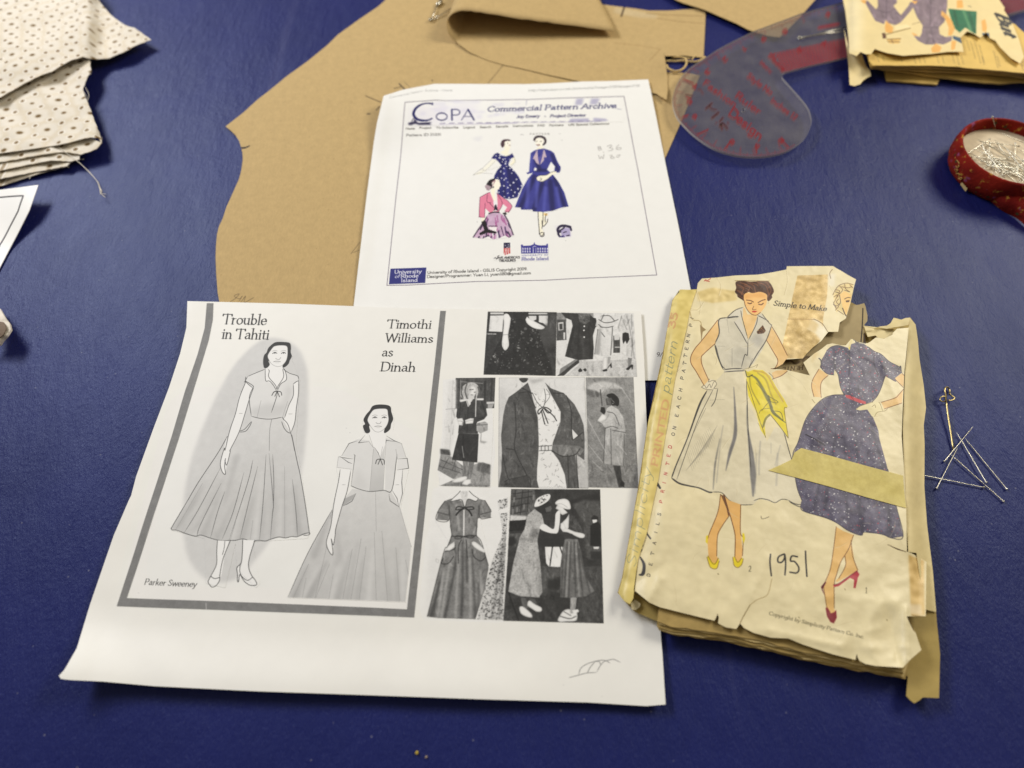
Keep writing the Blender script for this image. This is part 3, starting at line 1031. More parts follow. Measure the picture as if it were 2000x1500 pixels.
    f(V5("1566 212 1590 204 1616 212 1622 262 1600 300 1590 270 1572 300 1564 260"), 40)
    f(V5("1608 410 1645 414 1632 470 1612 500"), 120, grain=20)
    f(V5("1595 500 1640 465 1652 470 1648 505 1642 508 1638 485 1615 512 1597 510"), 42)
    # -- 3 woman in a suit
    f(V5("105 590 215 580 490 590 530 1200 492 1462 80 1450 60 1320 100 1000"), 226, grain=6)
    q3 = V5("208 575 532 572 522 822 205 828")
    f(q3, 74, grain=14, mott=12)
    f(V5("440 600 455 600 450 780 440 780"), 50)
    f(V5("500 580 510 580 500 790 490 790"), 55)
    c.line(V5("250 590 245 820"), 1.4, 140)
    c.line(V5("245 605 430 620"), 1.4, 130)
    f(V5("460 770 522 768 522 785 460 788"), 190)
    f(V5("470 788 520 788 505 822 470 822"), 150)
    f(V5("150 600 212 590 205 1000 160 1210 110 1180 125 900"), 205, grain=8, blur=3)
    c.line(V5("128 830 240 822"), 1.2, 150)
    c.line(V5("122 975 160 972"), 1.2, 170)
    c.line(V5("185 590 175 900 160 1150"), 1.2, 170, a=.7)
    pv = V5("85 1200 175 1215 280 1300 430 1260 492 1285 488 1460 80 1452 200 1400 60 1325")
    f(pv, 142, grain=20, mott=14)
    f(V5("80 1150 160 1160 170 1210 85 1200"), 80, grain=14, blur=2)
    f(V5("60 1325 90 1240 200 1260 250 1330 190 1400"), 120, grain=14)
    for s in ("85 1240 280 1330", "70 1290 250 1350", "150 1230 100 1320", "210 1240 180 1330"):
        c.line(V5(s), 1, 70)
    f(V5("390 1260 492 1280 488 1360 380 1330"), 96, grain=12, blur=2)
    f(V5("75 1452 250 1425 300 1440 480 1450 478 1464"), 110, grain=14, blur=2)
    f(V5("262 740 245 700 262 650 300 620 350 612 392 640 404 690 388 735 372 740 368 690 312 690 306 748"), 168, grain=40, mott=20, smooth=True)
    for s in ("262 650 255 700 268 738", "390 650 398 690 385 735", "300 625 285 680 300 740"):
        c.line(V5(s), 2.2, 66, a=.8)
    f(V5("312 650 350 640 374 655 376 690 356 734 330 738 308 700"), 216, smooth=True)
    f(V5("310 710 360 720 362 770 310 770"), 190)
    f(V5("305 640 330 625 340 680 318 720 308 690"), 150, blur=1.5, a=.6)
    c.line(V5("332 712 350 714"), 1.4, 110)
    c.line(V5("358 692 372 690"), 1.5, 90)
    c.line(V5("322 672 335 670"), 1.5, 90)
    c.line(V5("342 670 352 668"), 1.5, 90)
    jac = V5("238 756 296 745 312 812 350 748 432 742 452 800 466 880 440 912 382 935 390 1030 228 1026 238 930 212 890 222 810")
    f(jac, 66, grain=12, mott=12)
    f(V5("240 754 296 745 300 760 245 772"), 215, blur=1)
    f(V5("380 742 436 742 436 756 380 756"), 225, blur=1)
    f(V5("290 750 335 745 330 790 308 812"), 205)
    c.line(V5("300 760 318 810"), 1, 110)
    c.line(V5("374 742 370 890"), 2, 190)
    for s in ("250 780 240 900", "420 770 450 880 390 910", "310 815 300 1020"):
        c.line(V5(s), 1.4, 36, a=.8)
    f(V5("376 945 445 928 470 945 470 1002 410 1028 378 1005"), 150, grain=12)
    c.line(V5("378 960 468 955"), 1.2, 90)
    f(V5("214 908 262 902 272 925 266 962 234 960"), 222)
    f(V5("284 918 330 902 356 905 350 945 290 950"), 222)
    c.line(V5("228 925 262 930 262 955"), 1, 120)
    c.line(V5("290 930 350 918"), 1, 130)
    sk = V5("232 1026 396 1032 392 1120 384 1264 285 1256 178 1240 205 1130")
    f(sk, 52, grain=12, mott=8)
    c.line(V5("270 1030 268 1240"), 2.4, 30, a=.9, blur=1, clip=sk)
    c.line(V5("262 1130 268 1180 275 1225"), 1.3, 150)
    f(V5("265 1252 312 1256 302 1340 296 1390 258 1392 272 1330"), 118, grain=10)
    f(V5("314 1258 360 1262 344 1340 328 1402 292 1402 306 1340"), 112, grain=10)
    f(V5("183 1412 225 1390 290 1376 300 1395 256 1418 200 1425"), 232)
    f(V5("258 1440 285 1402 330 1400 332 1430 300 1448"), 236)
    f(V5("410 1085 470 1095 440 1110 405 1102"), 150, blur=2)
    c.line(V5("416 1030 412 1090"), 1.2, 110)
    # -- 4 open jacket
    q4 = V5("562 575 1258 570 1288 1475 556 1465")
    f(q4, 206, grain=8, mott=8, grad=(V5("600 600")[0], V5("700 1400")[0], 176))
    f(V5("1095 580 1258 570 1270 1000 1180 800"), 212, a=.7, blur=8, clip=q4)
    f(V5("560 640 620 680 570 1100 556 1460"), 170, a=.6, blur=8, clip=q4)
    f(V5("728 578 795 578 790 600 760 614 735 600"), 70, grain=10, smooth=True)
    f(V5("790 590 928 582 930 650 880 700 820 660"), 204, grain=5)
    f(V5("800 585 925 580 920 600 830 625"), 150, a=.7, blur=3)
    jl = V5("795 612 745 655 700 690 640 732 612 800 595 880 578 1050 585 1180 580 1330 556 1462 885 1472 885 1100 876 900 850 800 820 680")
    f(jl, 86, grain=14, mott=14)
    f(V5("650 760 690 900 700 1100 620 1150 600 900"), 100, a=.6, blur=8, clip=jl)
    f(V5("700 690 760 680 820 690 850 800 876 900 860 1000 800 800"), 72, a=.8, blur=4, clip=jl)
    for s in ("800 690 770 690 720 700", "690 780 700 1000 690 1160 790 1370", "620 1150 690 1160", "590 1200 640 1400 720 1385 790 1368", "640 1400 800 1380 820 1465", "860 820 800 700", "745 655 830 700 800 690", "605 1420 640 1400"):
        c.line(V5(s), 1.6, 46, a=.8)
    f(V5("610 1420 700 1390 790 1370 822 1466 600 1466"), 70, grain=12, a=.8, clip=jl)
    dr = V5("832 690 862 705 900 735 935 655 985 720 1062 850 1060 930 1005 1080 990 1130 990 1170 1050 1250 1095 1360 1112 1474 886 1472 885 1130 880 900 860 800")
    f(dr, 226, grain=5)
    rr = np.random.RandomState(4)
    for _ in range(120):
        x, y = rr.uniform(840, 1110), rr.uniform(700, 1470)
        pts = np.array([[x, y], [x + rr.uniform(-14, 14), y + rr.uniform(-16, 16)], [x + rr.uniform(-24, 24), y + rr.uniform(-24, 24)]])
        c.line(V5(" ".join("%f" % v for v in pts.ravel())), .9, 110, clip=dr, a=.75)
    f(V5("886 1132 990 1126 992 1166 888 1170"), 212)
    for s in ("886 1132 990 1126", "888 1168 992 1164", "905 1130 905 1168", "935 1128 936 1168", "962 1128 963 1166"):
        c.line(V5(s), 1.2, 66)
    for s in ("918 812 880 840 885 870 918 825", "918 812 955 820 985 845 960 860 925 822", "905 840 930 940 936 950", "915 830 960 945", "935 825 1000 880 1030 925"):
        c.line(V5(s), 2, 54)
    c.line(V5("832 695 870 770 918 812 940 740 930 665"), 1.4, 90)
    c.line(V5("945 665 975 720 930 790"), 1.2, 100)
    jr = V5("935 612 985 660 1090 700 1175 790 1222 880 1250 960 1258 1100 1255 1245 1195 1200 1212 1474 1112 1474 1095 1360 1050 1250 990 1170 1000 1100 1060 930 1062 850 985 710")
    f(jr, 90, grain=14, mott=14)
    f(V5("940 640 1000 680 1060 800 1100 900 1062 930 1062 850 985 710"), 74, blur=3, clip=jr)
    f(V5("1155 992 1204 1046 1162 1082"), 214)
    f(V5("990 1120 1080 1120 1220 1130 1255 1160 1225 1200 1080 1212 1020 1190"), 112, grain=12, mott=10, clip=jr)
    f(V5("1180 1200 1240 1240 1276 1270 1288 1474 1215 1474"), 172, grain=8, clip=q4)
    for s in ("1000 700 1085 700", "1110 720 1150 850 1150 1000 1162 1080", "990 1170 1080 1212 1180 1200 1220 1150", "1162 1082 1240 1020", "1190 1210 1205 1470", "1120 1200 1130 1470"):
        c.line(V5(s), 1.7, 48, a=.8)
    c.line(np.vstack([q4, q4[:1]]), .8, 120, smooth=False, a=.7)
    # -- 5 umbrella in the rain
    q5 = V5("1266 570 1655 568 1695 1472 1290 1466")
    f(q5, 134, grain=22, mott=16, grad=(V5("1300 600")[0], V5("1640 1400")[0], 118))
    f(V5("1272 660 1330 615 1420 602 1510 622 1570 662 1440 660 1400 705 1330 690"), 178, grain=14, blur=2, clip=q5)
    f(V5("1270 665 1350 680 1400 705 1350 740 1280 715"), 96, grain=12, blur=2, a=.8)
    c.line(V5("1385 670 1400 800"), 1.6, 70)
    c.line(V5("1350 680 1360 730"), 1, 80)
    f(V5("1440 712 1490 702 1535 745 1535 795 1515 802 1490 760 1445 730"), 36, smooth=True)
    f(V5("1430 742 1475 735 1495 780 1470 800 1435 795"), 88, grain=10)
    f(V5("1470 750 1500 780 1520 800 1480 800"), 40)
    f(V5("1486 778 1492 784 1484 790"), 225)
    ct = V5("1475 800 1530 830 1570 890 1590 1000 1585 1080 1640 1280 1580 1290 1410 1272 1425 1100 1425 985 1400 945 1362 925 1420 880 1440 820")
    f(ct, 178, grain=18, mott=12, grad=(V5("1440 900")[0], V5("1600 1100")[0], 146))
    f(V5("1575 1050 1640 1280 1585 1290"), 120, grain=14)
    for s in ("1425 985 1480 970 1530 985", "1480 1000 1590 1020", "1470 990 1475 1280", "1440 850 1500 870 1540 960", "1580 1030 1575 1290", "1425 980 1412 1270"):
        c.line(V5(s), 1.5, 80, a=.8)
    f(V5("1362 920 1400 870 1432 880 1432 910 1385 935"), 225)
    f(V5("1392 812 1420 815 1428 850 1415 872 1385 848"), 40)
    f(V5("1490 1288 1548 1292 1560 1400 1580 1460 1535 1466 1520 1400"), 62, grain=10)
    f(V5("1540 1450 1560 1410 1582 1430 1580 1466"), 36)
    for s in ("1300 940 1440 1200", "1560 660 1640 780", "1290 1120 1410 1270", "1500 1080 1600 1200", "1280 900 1310 960", "1320 1250 1400 1330"):
        c.line(V5(s), 1.1, 190, a=.6)
    # -- 6 dress drawing
    f(V6("215 115 855 105 845 230 800 1220 640 1215 140 1195 160 700"), 224, a=.7, blur=5)
    f(V6("180 500 280 640 240 960 145 1190 125 1100"), 206, a=.6, blur=8)
    leo = V6("750 205 838 178 835 260 772 290 835 300 822 520 800 1222 575 1215 640 960 700 720 780 520 790 470 775 360")
    f(leo, 190, grain=10)
    c.dots(leo, 1300, (.7, 1.7), [52, 58, 70], 9, a=.9)
    f(V6("762 285 835 262 832 310 768 318"), 228)
    for s in ("790 600 700 1210", "815 500 760 1210"):
        c.line(V6(s), 5, 60, a=.4, blur=3, clip=leo)
    f(V6("835 250 850 240 822 900 800 1215 796 1100"), 236, a=.8)
    dd = V6("352 190 300 210 245 290 228 370 330 378 335 330 345 420 355 500 320 600 285 660 150 1192 240 1205 400 1210 560 1215 640 960 672 780 640 640 600 560 570 500 580 360 600 355 690 350 692 290 640 205 580 190 490 180 430 190")
    f(dd, 118, grain=16, mott=14)
    for s, w, v in (("300 740 180 1190", 5, 60), ("380 600 390 740 300 1200", 5, 64), ("450 560 450 900 440 1205", 6, 66), ("480 620 490 900", 4, 60), ("530 640 560 1200", 5, 70), ("600 740 580 1190", 4, 80), ("335 250 345 420", 4, 66), ("590 250 575 420", 4, 66), ("250 900 200 1190", 5, 70), ("640 660 660 800", 3, 80)):
        c.line(V6(s), [w * .4, w], v, a=.7, blur=1.5, clip=dd)
    for s in ("340 740 270 1200", "420 640 390 1200", "510 700 520 1200", "600 800 610 1000", "290 780 240 1190", "400 240 420 460"):
        c.line(V6(s), 4, 168, a=.6, blur=2, clip=dd)
    f(V6("350 215 400 160 430 125 470 118 505 125 520 150 585 190 560 210 495 195 470 260 440 210 400 200"), 232)
    f(V6("425 130 470 125 500 130 485 230 472 260 450 220"), 196, grain=8)
    for s in ("350 215 400 205 440 200 470 262 495 195 560 212 585 190", "430 125 410 150 355 200", "505 125 540 160 585 190", "300 210 245 290 228 372 330 378 335 250", "690 350 600 356 590 250", "640 205 692 290", "235 305 330 330", "600 325 695 300", "345 420 357 500 320 600 285 660 150 1192", "575 420 568 500 610 560 670 760"):
        c.line(V6(s), 1.2, 60)
    c.line(V6("462 290 460 500"), 2.2, 222)
    for s in ("465 268 410 258 395 285 440 280 465 268", "465 268 530 260 545 278 500 285 465 268"):
        c.line(V6(s), 1.8, 40)
    for s in ("460 272 420 300 395 330", "475 272 510 300 528 335"):
        c.line(V6(s), 2.8, 36)
    for s in ("360 510 450 515 565 505", "450 510 400 505 385 530 430 530 450 512", "465 512 510 500 550 510 520 525 465 515", "440 540 415 600 415 740", "480 540 490 700", "300 640 380 620 385 590", "285 700 270 740 330 740 375 680", "530 620 545 680 600 720 645 690"):
        c.line(V6(s), 1.4, 52)
    f(V6("300 630 330 590 380 556 384 600 340 632"), 230)
    f(V6("528 570 550 555 600 590 638 630 630 648 560 610"), 230)
    c.line(V6("225 700 245 712 245 735 225 725 225 700"), 1, 170)
    # -- 7 two women in the street
    q7 = V6("862 108 1618 112 1648 1250 796 1228 832 700")
    f(q7, 58, grain=12, mott=12)
    f(V6("862 112 1060 112 1080 250 1000 380 850 420"), 88, grain=14, mott=14, clip=q7)
    for s in ("880 150 1040 130", "870 200 1050 170", "860 260 1010 230", "900 120 880 300", "960 120 940 330", "1010 120 1000 300", "860 320 980 300"):
        c.line(V6(s), 1.5, 40, a=.8)
    for x, y in ((870, 280), (905, 265), (965, 240), (880, 180), (1045, 160)):
        f(V6("%d %d %d %d %d %d %d %d" % (x, y, x + 16, y - 4, x + 14, y + 40, x - 2, y + 44)), 120)
    f(V6("1240 250 1500 160 1620 150 1620 330 1500 240 1300 300"), 44, blur=4, clip=q7)
    f(V6("1380 240 1480 200 1620 210 1625 700 1500 700 1480 400"), 82, grain=12, blur=3, clip=q7)
    f(V6("850 330 1000 340 980 380 850 382"), 190, grain=20, blur=2, clip=q7)
    f(V6("840 380 990 370 970 460 838 470"), 34, grain=20, clip=q7)
    f(V6("838 490 960 480 900 600 830 600"), 86, grain=12, clip=q7)
    f(V6("830 520 890 510 905 560 870 600 830 590"), 40, blur=2, clip=q7)
    f(V6("1080 480 1340 500 1340 600 1080 600"), 50, blur=4)
    f(V6("1150 600 1300 600 1280 770 1190 775 1160 740"), 232, grain=8)
    c.line(V6("1218 560 1192 760"), 2.4, 46)
    c.line(V6("1270 580 1310 700"), 2.4, 46)
    f(V6("1110 760 1300 775 1290 1000 1130 960"), 74, grain=14)
    f(V6("1120 800 1290 780 1290 920 1180 960 1120 1100"), 92, a=.6, grain=18, blur=6)
    f(V6("1170 880 1290 850 1280 960 1170 960"), 34, blur=4, a=.8)
    f(V6("1480 770 1640 760 1645 1240 1400 1245 1440 1000"), 72, grain=20, mott=14, clip=q7)
    f(V6("810 1000 1240 1020 1260 1240 800 1225"), 62, grain=20, mott=14, clip=q7)
    c.line(V6("840 980 880 1100 925 1225"), 2.4, 34)
    # left woman
    lw = V6("1060 280 1110 290 1130 350 1145 410 1105 450 1095 500 1085 545 1110 740 1128 985 1100 1030 940 1020 838 980 880 740 935 520 975 450 1000 330")
    f(lw, 160, grain=26, mott=12)
    c.dots(lw, 700, (.5, 1.1), [110, 100, 205, 210, 95], 3, a=.8)
    f(V6("1040 440 1100 450 1090 540 1010 520"), 92, a=.6, blur=4, clip=lw)
    f(V6("1085 545 1128 985 1100 1030 1090 800"), 110, a=.6, blur=4, clip=lw)
    f(V6("940 520 1090 545 1085 560 935 540"), 120, a=.6, blur=2)
    f(V6("1105 440 1140 405 1220 450 1235 380 1240 320 1270 290 1278 340 1262 470 1220 486 1150 470"), 226, grain=5)
    f(V6("1070 285 1130 230 1190 215 1210 260 1180 310 1120 320"), 46)
    f(V6("1150 270 1200 250 1208 275 1195 300 1160 305"), 96)
    f(V6("1062 235 1085 190 1140 160 1185 152 1196 175 1170 215 1110 250 1065 260"), 222, smooth=True, grain=10)
    c.dots(V6("1075 225 1100 190 1150 160 1190 160 1170 200 1100 240"), 40, (.9, 2.0), [60, 60, 90], 8)
    f(V6("945 1030 985 1035 1010 1110 985 1135 960 1110"), 96, grain=14)
    f(V6("1010 1035 1060 1040 1085 1080 1050 1090"), 90, grain=14)
    f(V6("932 1118 955 1105 1000 1135 1038 1175 1035 1200 985 1190 945 1165"), 232, smooth=True)
    f(V6("1000 1095 1015 1055 1060 1085 1118 1115 1120 1145 1080 1150 1030 1120"), 232, smooth=True)
    # right woman
    rs = V6("1320 530 1430 535 1460 660 1500 860 1568 975 1500 1020 1380 1035 1280 1028 1282 800 1300 620")
    f(rs, 108, grain=16, mott=12)
    for s in ("1340 560 1310 1025", "1370 560 1350 1030", "1400 560 1410 1030", "1425 560 1470 1020", "1300 720 1290 1020", "1440 620 1530 990"):
        c.line(V6(s), 3, 66, a=.7, blur=1, clip=rs)
    for s in ("1355 560 1330 1028", "1410 580 1440 1020"):
        c.line(V6(s), 2.5, 160, a=.5, blur=1, clip=rs)
    f(V6("1345 320 1400 340 1450 420 1480 500 1420 520 1360 470 1330 440"), 72, grain=30, mott=20)
    f(V6("1290 400 1330 360 1355 320 1350 440 1310 470"), 226)
    f(V6("1310 440 1340 445 1400 470 1480 490 1482 520 1440 522 1350 480 1300 470"), 230)
    f(V6("1282 400 1310 395 1330 440 1300 470 1280 440"), 230)
    f(V6("1300 480 1380 490 1420 525 1320 535"), 60)
    f(V6("1250 250 1300 255 1345 275 1345 310 1300 330 1282 320 1270 290 1240 275"), 214)
    f(V6("1300 270 1365 280 1360 300 1345 312"), 60)
    f(V6("1236 225 1265 200 1320 192 1355 215 1368 275 1330 280 1280 262 1245 240"), 230, smooth=True)
    c.line(V6("1240 240 1290 235 1340 265"), 1.2, 150)
    f(V6("1366 1032 1420 1030 1410 1120 1390 1170 1362 1170"), 150, grain=10)
    for s in ("1258 1225 1275 1185 1310 1140 1360 1130 1370 1165 1410 1150 1425 1180 1410 1228 1320 1235 1285 1238", "1380 1140 1430 1130 1438 1150 1400 1170"):
        f(V6(s), 226)
    c.line(V6("1280 1190 1360 1210 1412 1190"), 2, 80)
    c.line(V6("1310 1150 1370 1185"), 2, 100)
    # man behind
    f(V6("1540 360 1565 330 1600 345 1605 375 1555 372"), 40)
    f(V6("1550 370 1592 368 1588 400 1560 402"), 220)
    f(V6("1535 420 1560 400 1600 385 1625 420 1625 600 1535 590"), 34)
    f(V6("1560 600 1610 598 1605 618 1565 618"), 205)
    f(V6("1535 640 1630 640 1630 705 1540 700"), 50)


art_A(cA)
mA = paper_mat("copier_paper", cA, rough=.6, mott=.012, mscale=120, fine=.05)
collage = sheet("printed_sheet", A_OUT, hA, mA, cA, step=11, th=.00015)
tag(collage, "white landscape photocopy with two grey dress sketches and seven black and white fashion photos", "printed sheet")


def printpart(name, poly, hf, mat, canvas, parent, label=None, step=10, lift=.00008, holes=()):
    o = sheet(name, poly, hf, mat, canvas, parent, step=step, th=.00005, lift=lift, holes=holes)
    if label:
        o['label'] = label
    return o


printpart("sketch_frame", PX("404 592 400 640 386 692 362 762 336 850 228 1184 500 1194 809 1206 826 1040 846 850 860 720 871 607 860 607 848 720 833 850 813 1030 795 1190 500 1177 248 1168 349 858 385 740 408 664 416 624 417 592"), hA, mA, cA, collage, step=7)
printpart("dress_sketch", np.vstack([V1("990 432 900 470 860 640 880 700 690 790 600 1130 490 1490"), PX("330 1030 336 1036 400 1052 402 1140 440 1148 460 1062 462 1110 500 1148 508 1140 494 1058 600 1052 606 1042"), V3("1580 300"), V1("1190 1450 1230 800 1160 640 1140 440")]), hA, mA, cA, collage, "sketch of a capped sleeve dress, standing figure down to the shoes")
printpart("dress_sketch", np.vstack([V2("440 1050 340 1200 350 1320 400 1340 200 1420"), V4("500 160 475 260 490 370 425 640 85 1286 1022 1322 1070 880 985 560 1050 262 1030 170 990 60"), V2("640 1300 650 1180 620 1060 520 1040")]), hA, mA, cA, collage, "sketch of a short jacket dress cut off at the skirt")
for nm, P, lb in (("printed_photo", V5("470 35 1030 40 1022 558 435 548"), "photo of a dark flowered skirt"), ("printed_photo", V5("1032 42 1655 48 1685 565 1028 558"), "photo of women in long coats in a street"),
                  ("printed_photo", V5("208 577 532 574 490 1464 75 1450 120 900"), "photo of a woman in a dark suit with a shoulder bag"), ("printed_photo", V5("562 575 1257 570 1286 1466 556 1458"), "photo of an open jacket over a flowered dress"),
                  ("printed_photo", V5("1268 570 1655 568 1695 1472 1292 1466"), "photo of a woman with an umbrella in the rain"), ("printed_photo", V6("300 200 430 118 505 118 640 200 700 350 600 370 680 700 790 470 745 200 848 172 796 1222 145 1196 330 560 220 380"), "drawing of a belted shirt dress beside a leopard print dress"),
                  ("printed_photo", V6("862 110 1618 112 1648 1250 796 1228 832 700"), "photo of two women in hats in a street")):
    printpart(nm, P, hA, mA, cA, collage, lb)

# ================================================================== web printout (behind, right)
B1, B2, B3, B4 = View(690, 140, 6.25), View(940, 150, 5), View(900, 250, 1565 / 240), View(740, 440, 2000 / 380)


def hB(p):
    p = np.asarray(p, float)
    x, y = p[..., 0], p[..., 1]
    return (.0011 + .0003 * vnoise(x, y, 120, 3) * ss(620, 420, y) + .0022 * ss(330, 165, y)
            + .0050 * ss(130, 0, np.hypot(x - 750, y - 187)) + .0012 * ss(26, 0, x - (749 - (y - 187) * .142)) * ss(600, 500, y))


B_OUT = np.vstack([B1("370 295 600 222 800 183 900 165 990 148 1200 148"), B2("0 70 450 71 700 62 980 46 1300 40 1630 25 1660 160 1700 350 1810 900"),
                   PX("1325 440 1349 565 1365 650 1384 741 1200 744 900 748 672 750 690 603"), B1("165 1500 250 860 290 620 320 500")])
cB = Canvas("printout_print", B_OUT, hB, 6.0, (235, 235, 233))
NAVY, INK = (30, 32, 96), (66, 62, 60)


def art_B(c):
    f = c.fill
    fr = np.vstack([B1("632 372 1000 345 2000 340"), B2("450 222 850 205 1395 190 1530 900"), PX("1283 537"), B4("2000 548 1700 565 1000 578 600 598 300 615 83 618"), B1("525 1500")])
    c.line(np.vstack([fr, fr[:1]]), 1.1, (84, 72, 96), smooth=False)
    # header lines
    c.text("Commercial Pattern", B1("440 325")[0], B1("850 242")[0], (.2, -3.6), 165, .16, .1)
    c.text("Archive - Home", B1("870 240")[0], B1("1210 236")[0], (.2, -3.6), 140, .16, .1)
    c.text("http://copa.apps.uri.edu/picture.php?image=21351&page=2135", B2("460 142")[0], B2("1550 94")[0], (.5, -3.8), 135, .17, .1)
    # banner
    rr = np.random.RandomState(2)
    for _ in range(26):
        x = rr.uniform(640, 2000)
        y = rr.uniform(350, 620)
        w_, h_ = rr.uniform(40, 160), rr.uniform(15, 50)
        f(B1("%f %f %f %f %f %f %f %f" % (x, y, x + w_, y - 6, x + w_ - 8, y + h_, x - 8, y + h_)), (205, 203, 224), a=.4, blur=3)
    for s in ("930 215 1000 212 985 275 915 275", "1075 212 1160 212 1130 270 1060 270", "870 410 1050 405 1055 440 860 445", "1100 400 1220 410 1230 430 1090 440"):
        f(B2(s), (160, 158, 190), a=.75, blur=2)
    f(B1("700 420 1500 380 1520 620 690 650"), (218, 214, 232), a=.38, blur=10)
    for x in range(0, 22):
        px_ = 1060 + x * 112
        y0 = 632 - x * 1.6
        p = B1("%f %f %f %f" % (px_, y0, px_ + 62, y0 - 2))
        if p[1][0] < 1190:
            c.line(p, 1.4, (105, 95, 140), a=.8)
    c.line(np.vstack([B1("1050 645 2000 630"), B2("0 455 400 445 1000 438 1240 425")]), .8, (150, 140, 180), a=.7)
    c.line(B2("445 230 438 275"), 1, (140, 140, 170))
    c.line(B2("1290 290 1330 312 1370 318"), 1.2, (130, 130, 160), a=.7)
    c.line(B1("968 392 900 386 830 402 770 442 737 500 745 545 790 585 870 597 920 590 962 572"), [3.5, 2.5, 3.8, 5.0, 5.4, 5.2, 4.2, 3.0, 2.6], NAVY)
    c.line(B1("968 380 966 405"), 2, NAVY)
    th = np.linspace(0, 2 * np.pi, 17)
    c.line(B1(" ".join("%f %f" % (1080 + 66 * math.cos(t), 549 + 44 * math.sin(t)) for t in th)), [1.8, 2.6, 1.8, 2.6, 1.8], NAVY)
    c.line(B1("1203 462 1206 590"), 3.2, NAVY)
    c.line(B1("1205 462 1270 462 1302 490 1280 525 1206 530"), 1.9, NAVY)
    c.line(B1("1402 462 1322 590"), 1.6, NAVY, smooth=False)
    c.line(B1("1402 462 1474 588"), 3.2, NAVY, smooth=False)
    c.line(B1("1352 548 1450 546"), 1.3, NAVY)
    f(B1("672 625 740 610 740 580 760 590 790 625 960 615 930 635 960 648 800 650 760 635 700 655 672 645"), (40, 36, 70), blur=1)
    c.line(B1("700 640 730 575 750 575"), 1.3, (70, 66, 90))
    c.text("Commercial Pattern Archive", B2("55 340")[0], B2("1318 303")[0], (.3, -9.6), NAVY, .22, .10, .07, .22)
    c.text("Joy Emery", B2("345 402")[0], B2("570 394")[0], (.2, -5.2), (44, 42, 92), .28, .17, .0, .2)
    c.text("Project Director", B2("670 396")[0], B2("1022 386")[0], (.2, -5.2), (44, 42, 92), .28, .17, .0, .2)
    f(B2("618 384 632 384 632 392 618 392"), (80, 80, 110))
    for t, Q, a, b in (("Home", B1, "640 705", "750 703"), ("Project", B1, "805 697", "955 694"), ("To Subscribe", B1, "1010 694", "1284 690"), ("Logout", B1, "1342 690", "1488 688"), ("Search", B1, "1545 688", "1686 684"),
                       ("Sample", B2, "142 494", "264 490"), ("Instructions", B2, "308 488", "508 484"), ("FAQ".replace("Q", "O"), B2, "550 484", "620 482"), ("Partners", B2, "664 482", "804 478"), ("URI Special Collections", B2, "850 478", "1250 464")):
        c.text(t, Q(a)[0], Q(b)[0], (.1, -3.6), (76, 72, 68), .25, .18)
    c.text("Pattern ID 21331", B1("645 788")[0], B1("1075 778")[0], (.1, -4.4), (70, 66, 66), .22, .1, .04)
    for s in ("1140 680 1148 715 1170 712 1172 700 1150 698 1168 690 1160 680 1142 682", "1230 680 1265 665 1275 678 1250 692 1285 700 1275 718 1240 722", "1345 665 1320 690 1330 712 1365 705 1360 690 1325 698", "1145 765 1160 800 1175 775 1190 800 1200 755",
              "1255 770 1280 765 1275 780 1300 785 1290 798 1265 795 1270 780", "1325 770 1355 760 1350 775 1335 785 1320 780", "1192 730 1196 738"):
        c.line(B2(s), 1.1, (160, 158, 156))
    # figures
    c.text("PATTERN", B3("880 86")[0], B3("1130 84")[0], (0, -3), (110, 106, 106), .22, .1, spacing=.35)
    for s in ("760 84 800 84", "1255 72 1270 72", "1285 150 1290 160", "205 1190 212 1200", "1335 1432 1340 1436"):
        c.line(B3(s), 1.1, 170)
    f(B3("150 120 280 100 250 170 170 160"), (215, 215, 222), a=.5, blur=3)
    SKN, LNE = (243, 239, 218), (70, 62, 80)
    N1, N2, N3 = (36, 38, 108), (62, 64, 150), (28, 28, 78)
    # dotted dress
    f(B3("540 180 630 160 632 250 600 330 640 330 600 370 500 310 560 280"), SKN)
    f(B3("420 380 300 500 250 540 160 595 240 590 300 560 460 420"), (240, 238, 226))
    for s in ("400 390 300 490 230 540 160 598", "440 420 330 530 270 545", "160 598 250 570 310 575 400 582", "230 540 280 520 290 545"):
        c.line(B3(s), .8, (165, 165, 165), a=.8)
    f(B3("640 320 690 380 690 440 640 480 620 460 660 420"), SKN)
    c.line(B3("680 380 695 430 640 480"), .8, (170, 170, 150))
    f(B3("508 210 525 160 570 142 630 150 628 165 590 165 560 180 560 220 530 250"), (74, 52, 60), smooth=True)
    f(B3("562 180 592 166 630 166 636 210 620 236 590 240 560 220"), (246, 242, 228))
    c.line(B3("618 218 630 222"), 1.2, (120, 60, 70))
    c.line(B3("596 196 606 194"), 1, (90, 80, 80))
    d1 = B3("390 385 430 330 470 312 520 350 580 360 630 340 655 320 682 372 640 390 615 440 608 475 680 540 740 620 790 730 745 830 720 885 620 905 550 895 470 840 470 780 410 690 430 600 470 530 520 480 470 420 450 405")
    f(d1, N1, mott=10)
    for s, w in (("520 520 440 760", 6), ("600 500 680 860", 6), ("640 520 740 800", 5), ("570 600 560 880", 5), ("480 340 540 450", 5)):
        c.line(B3(s), w, N3, a=.7, blur=2, clip=d1)
    c.line(B3("560 520 600 860"), 4, N2, a=.7, blur=2, clip=d1)
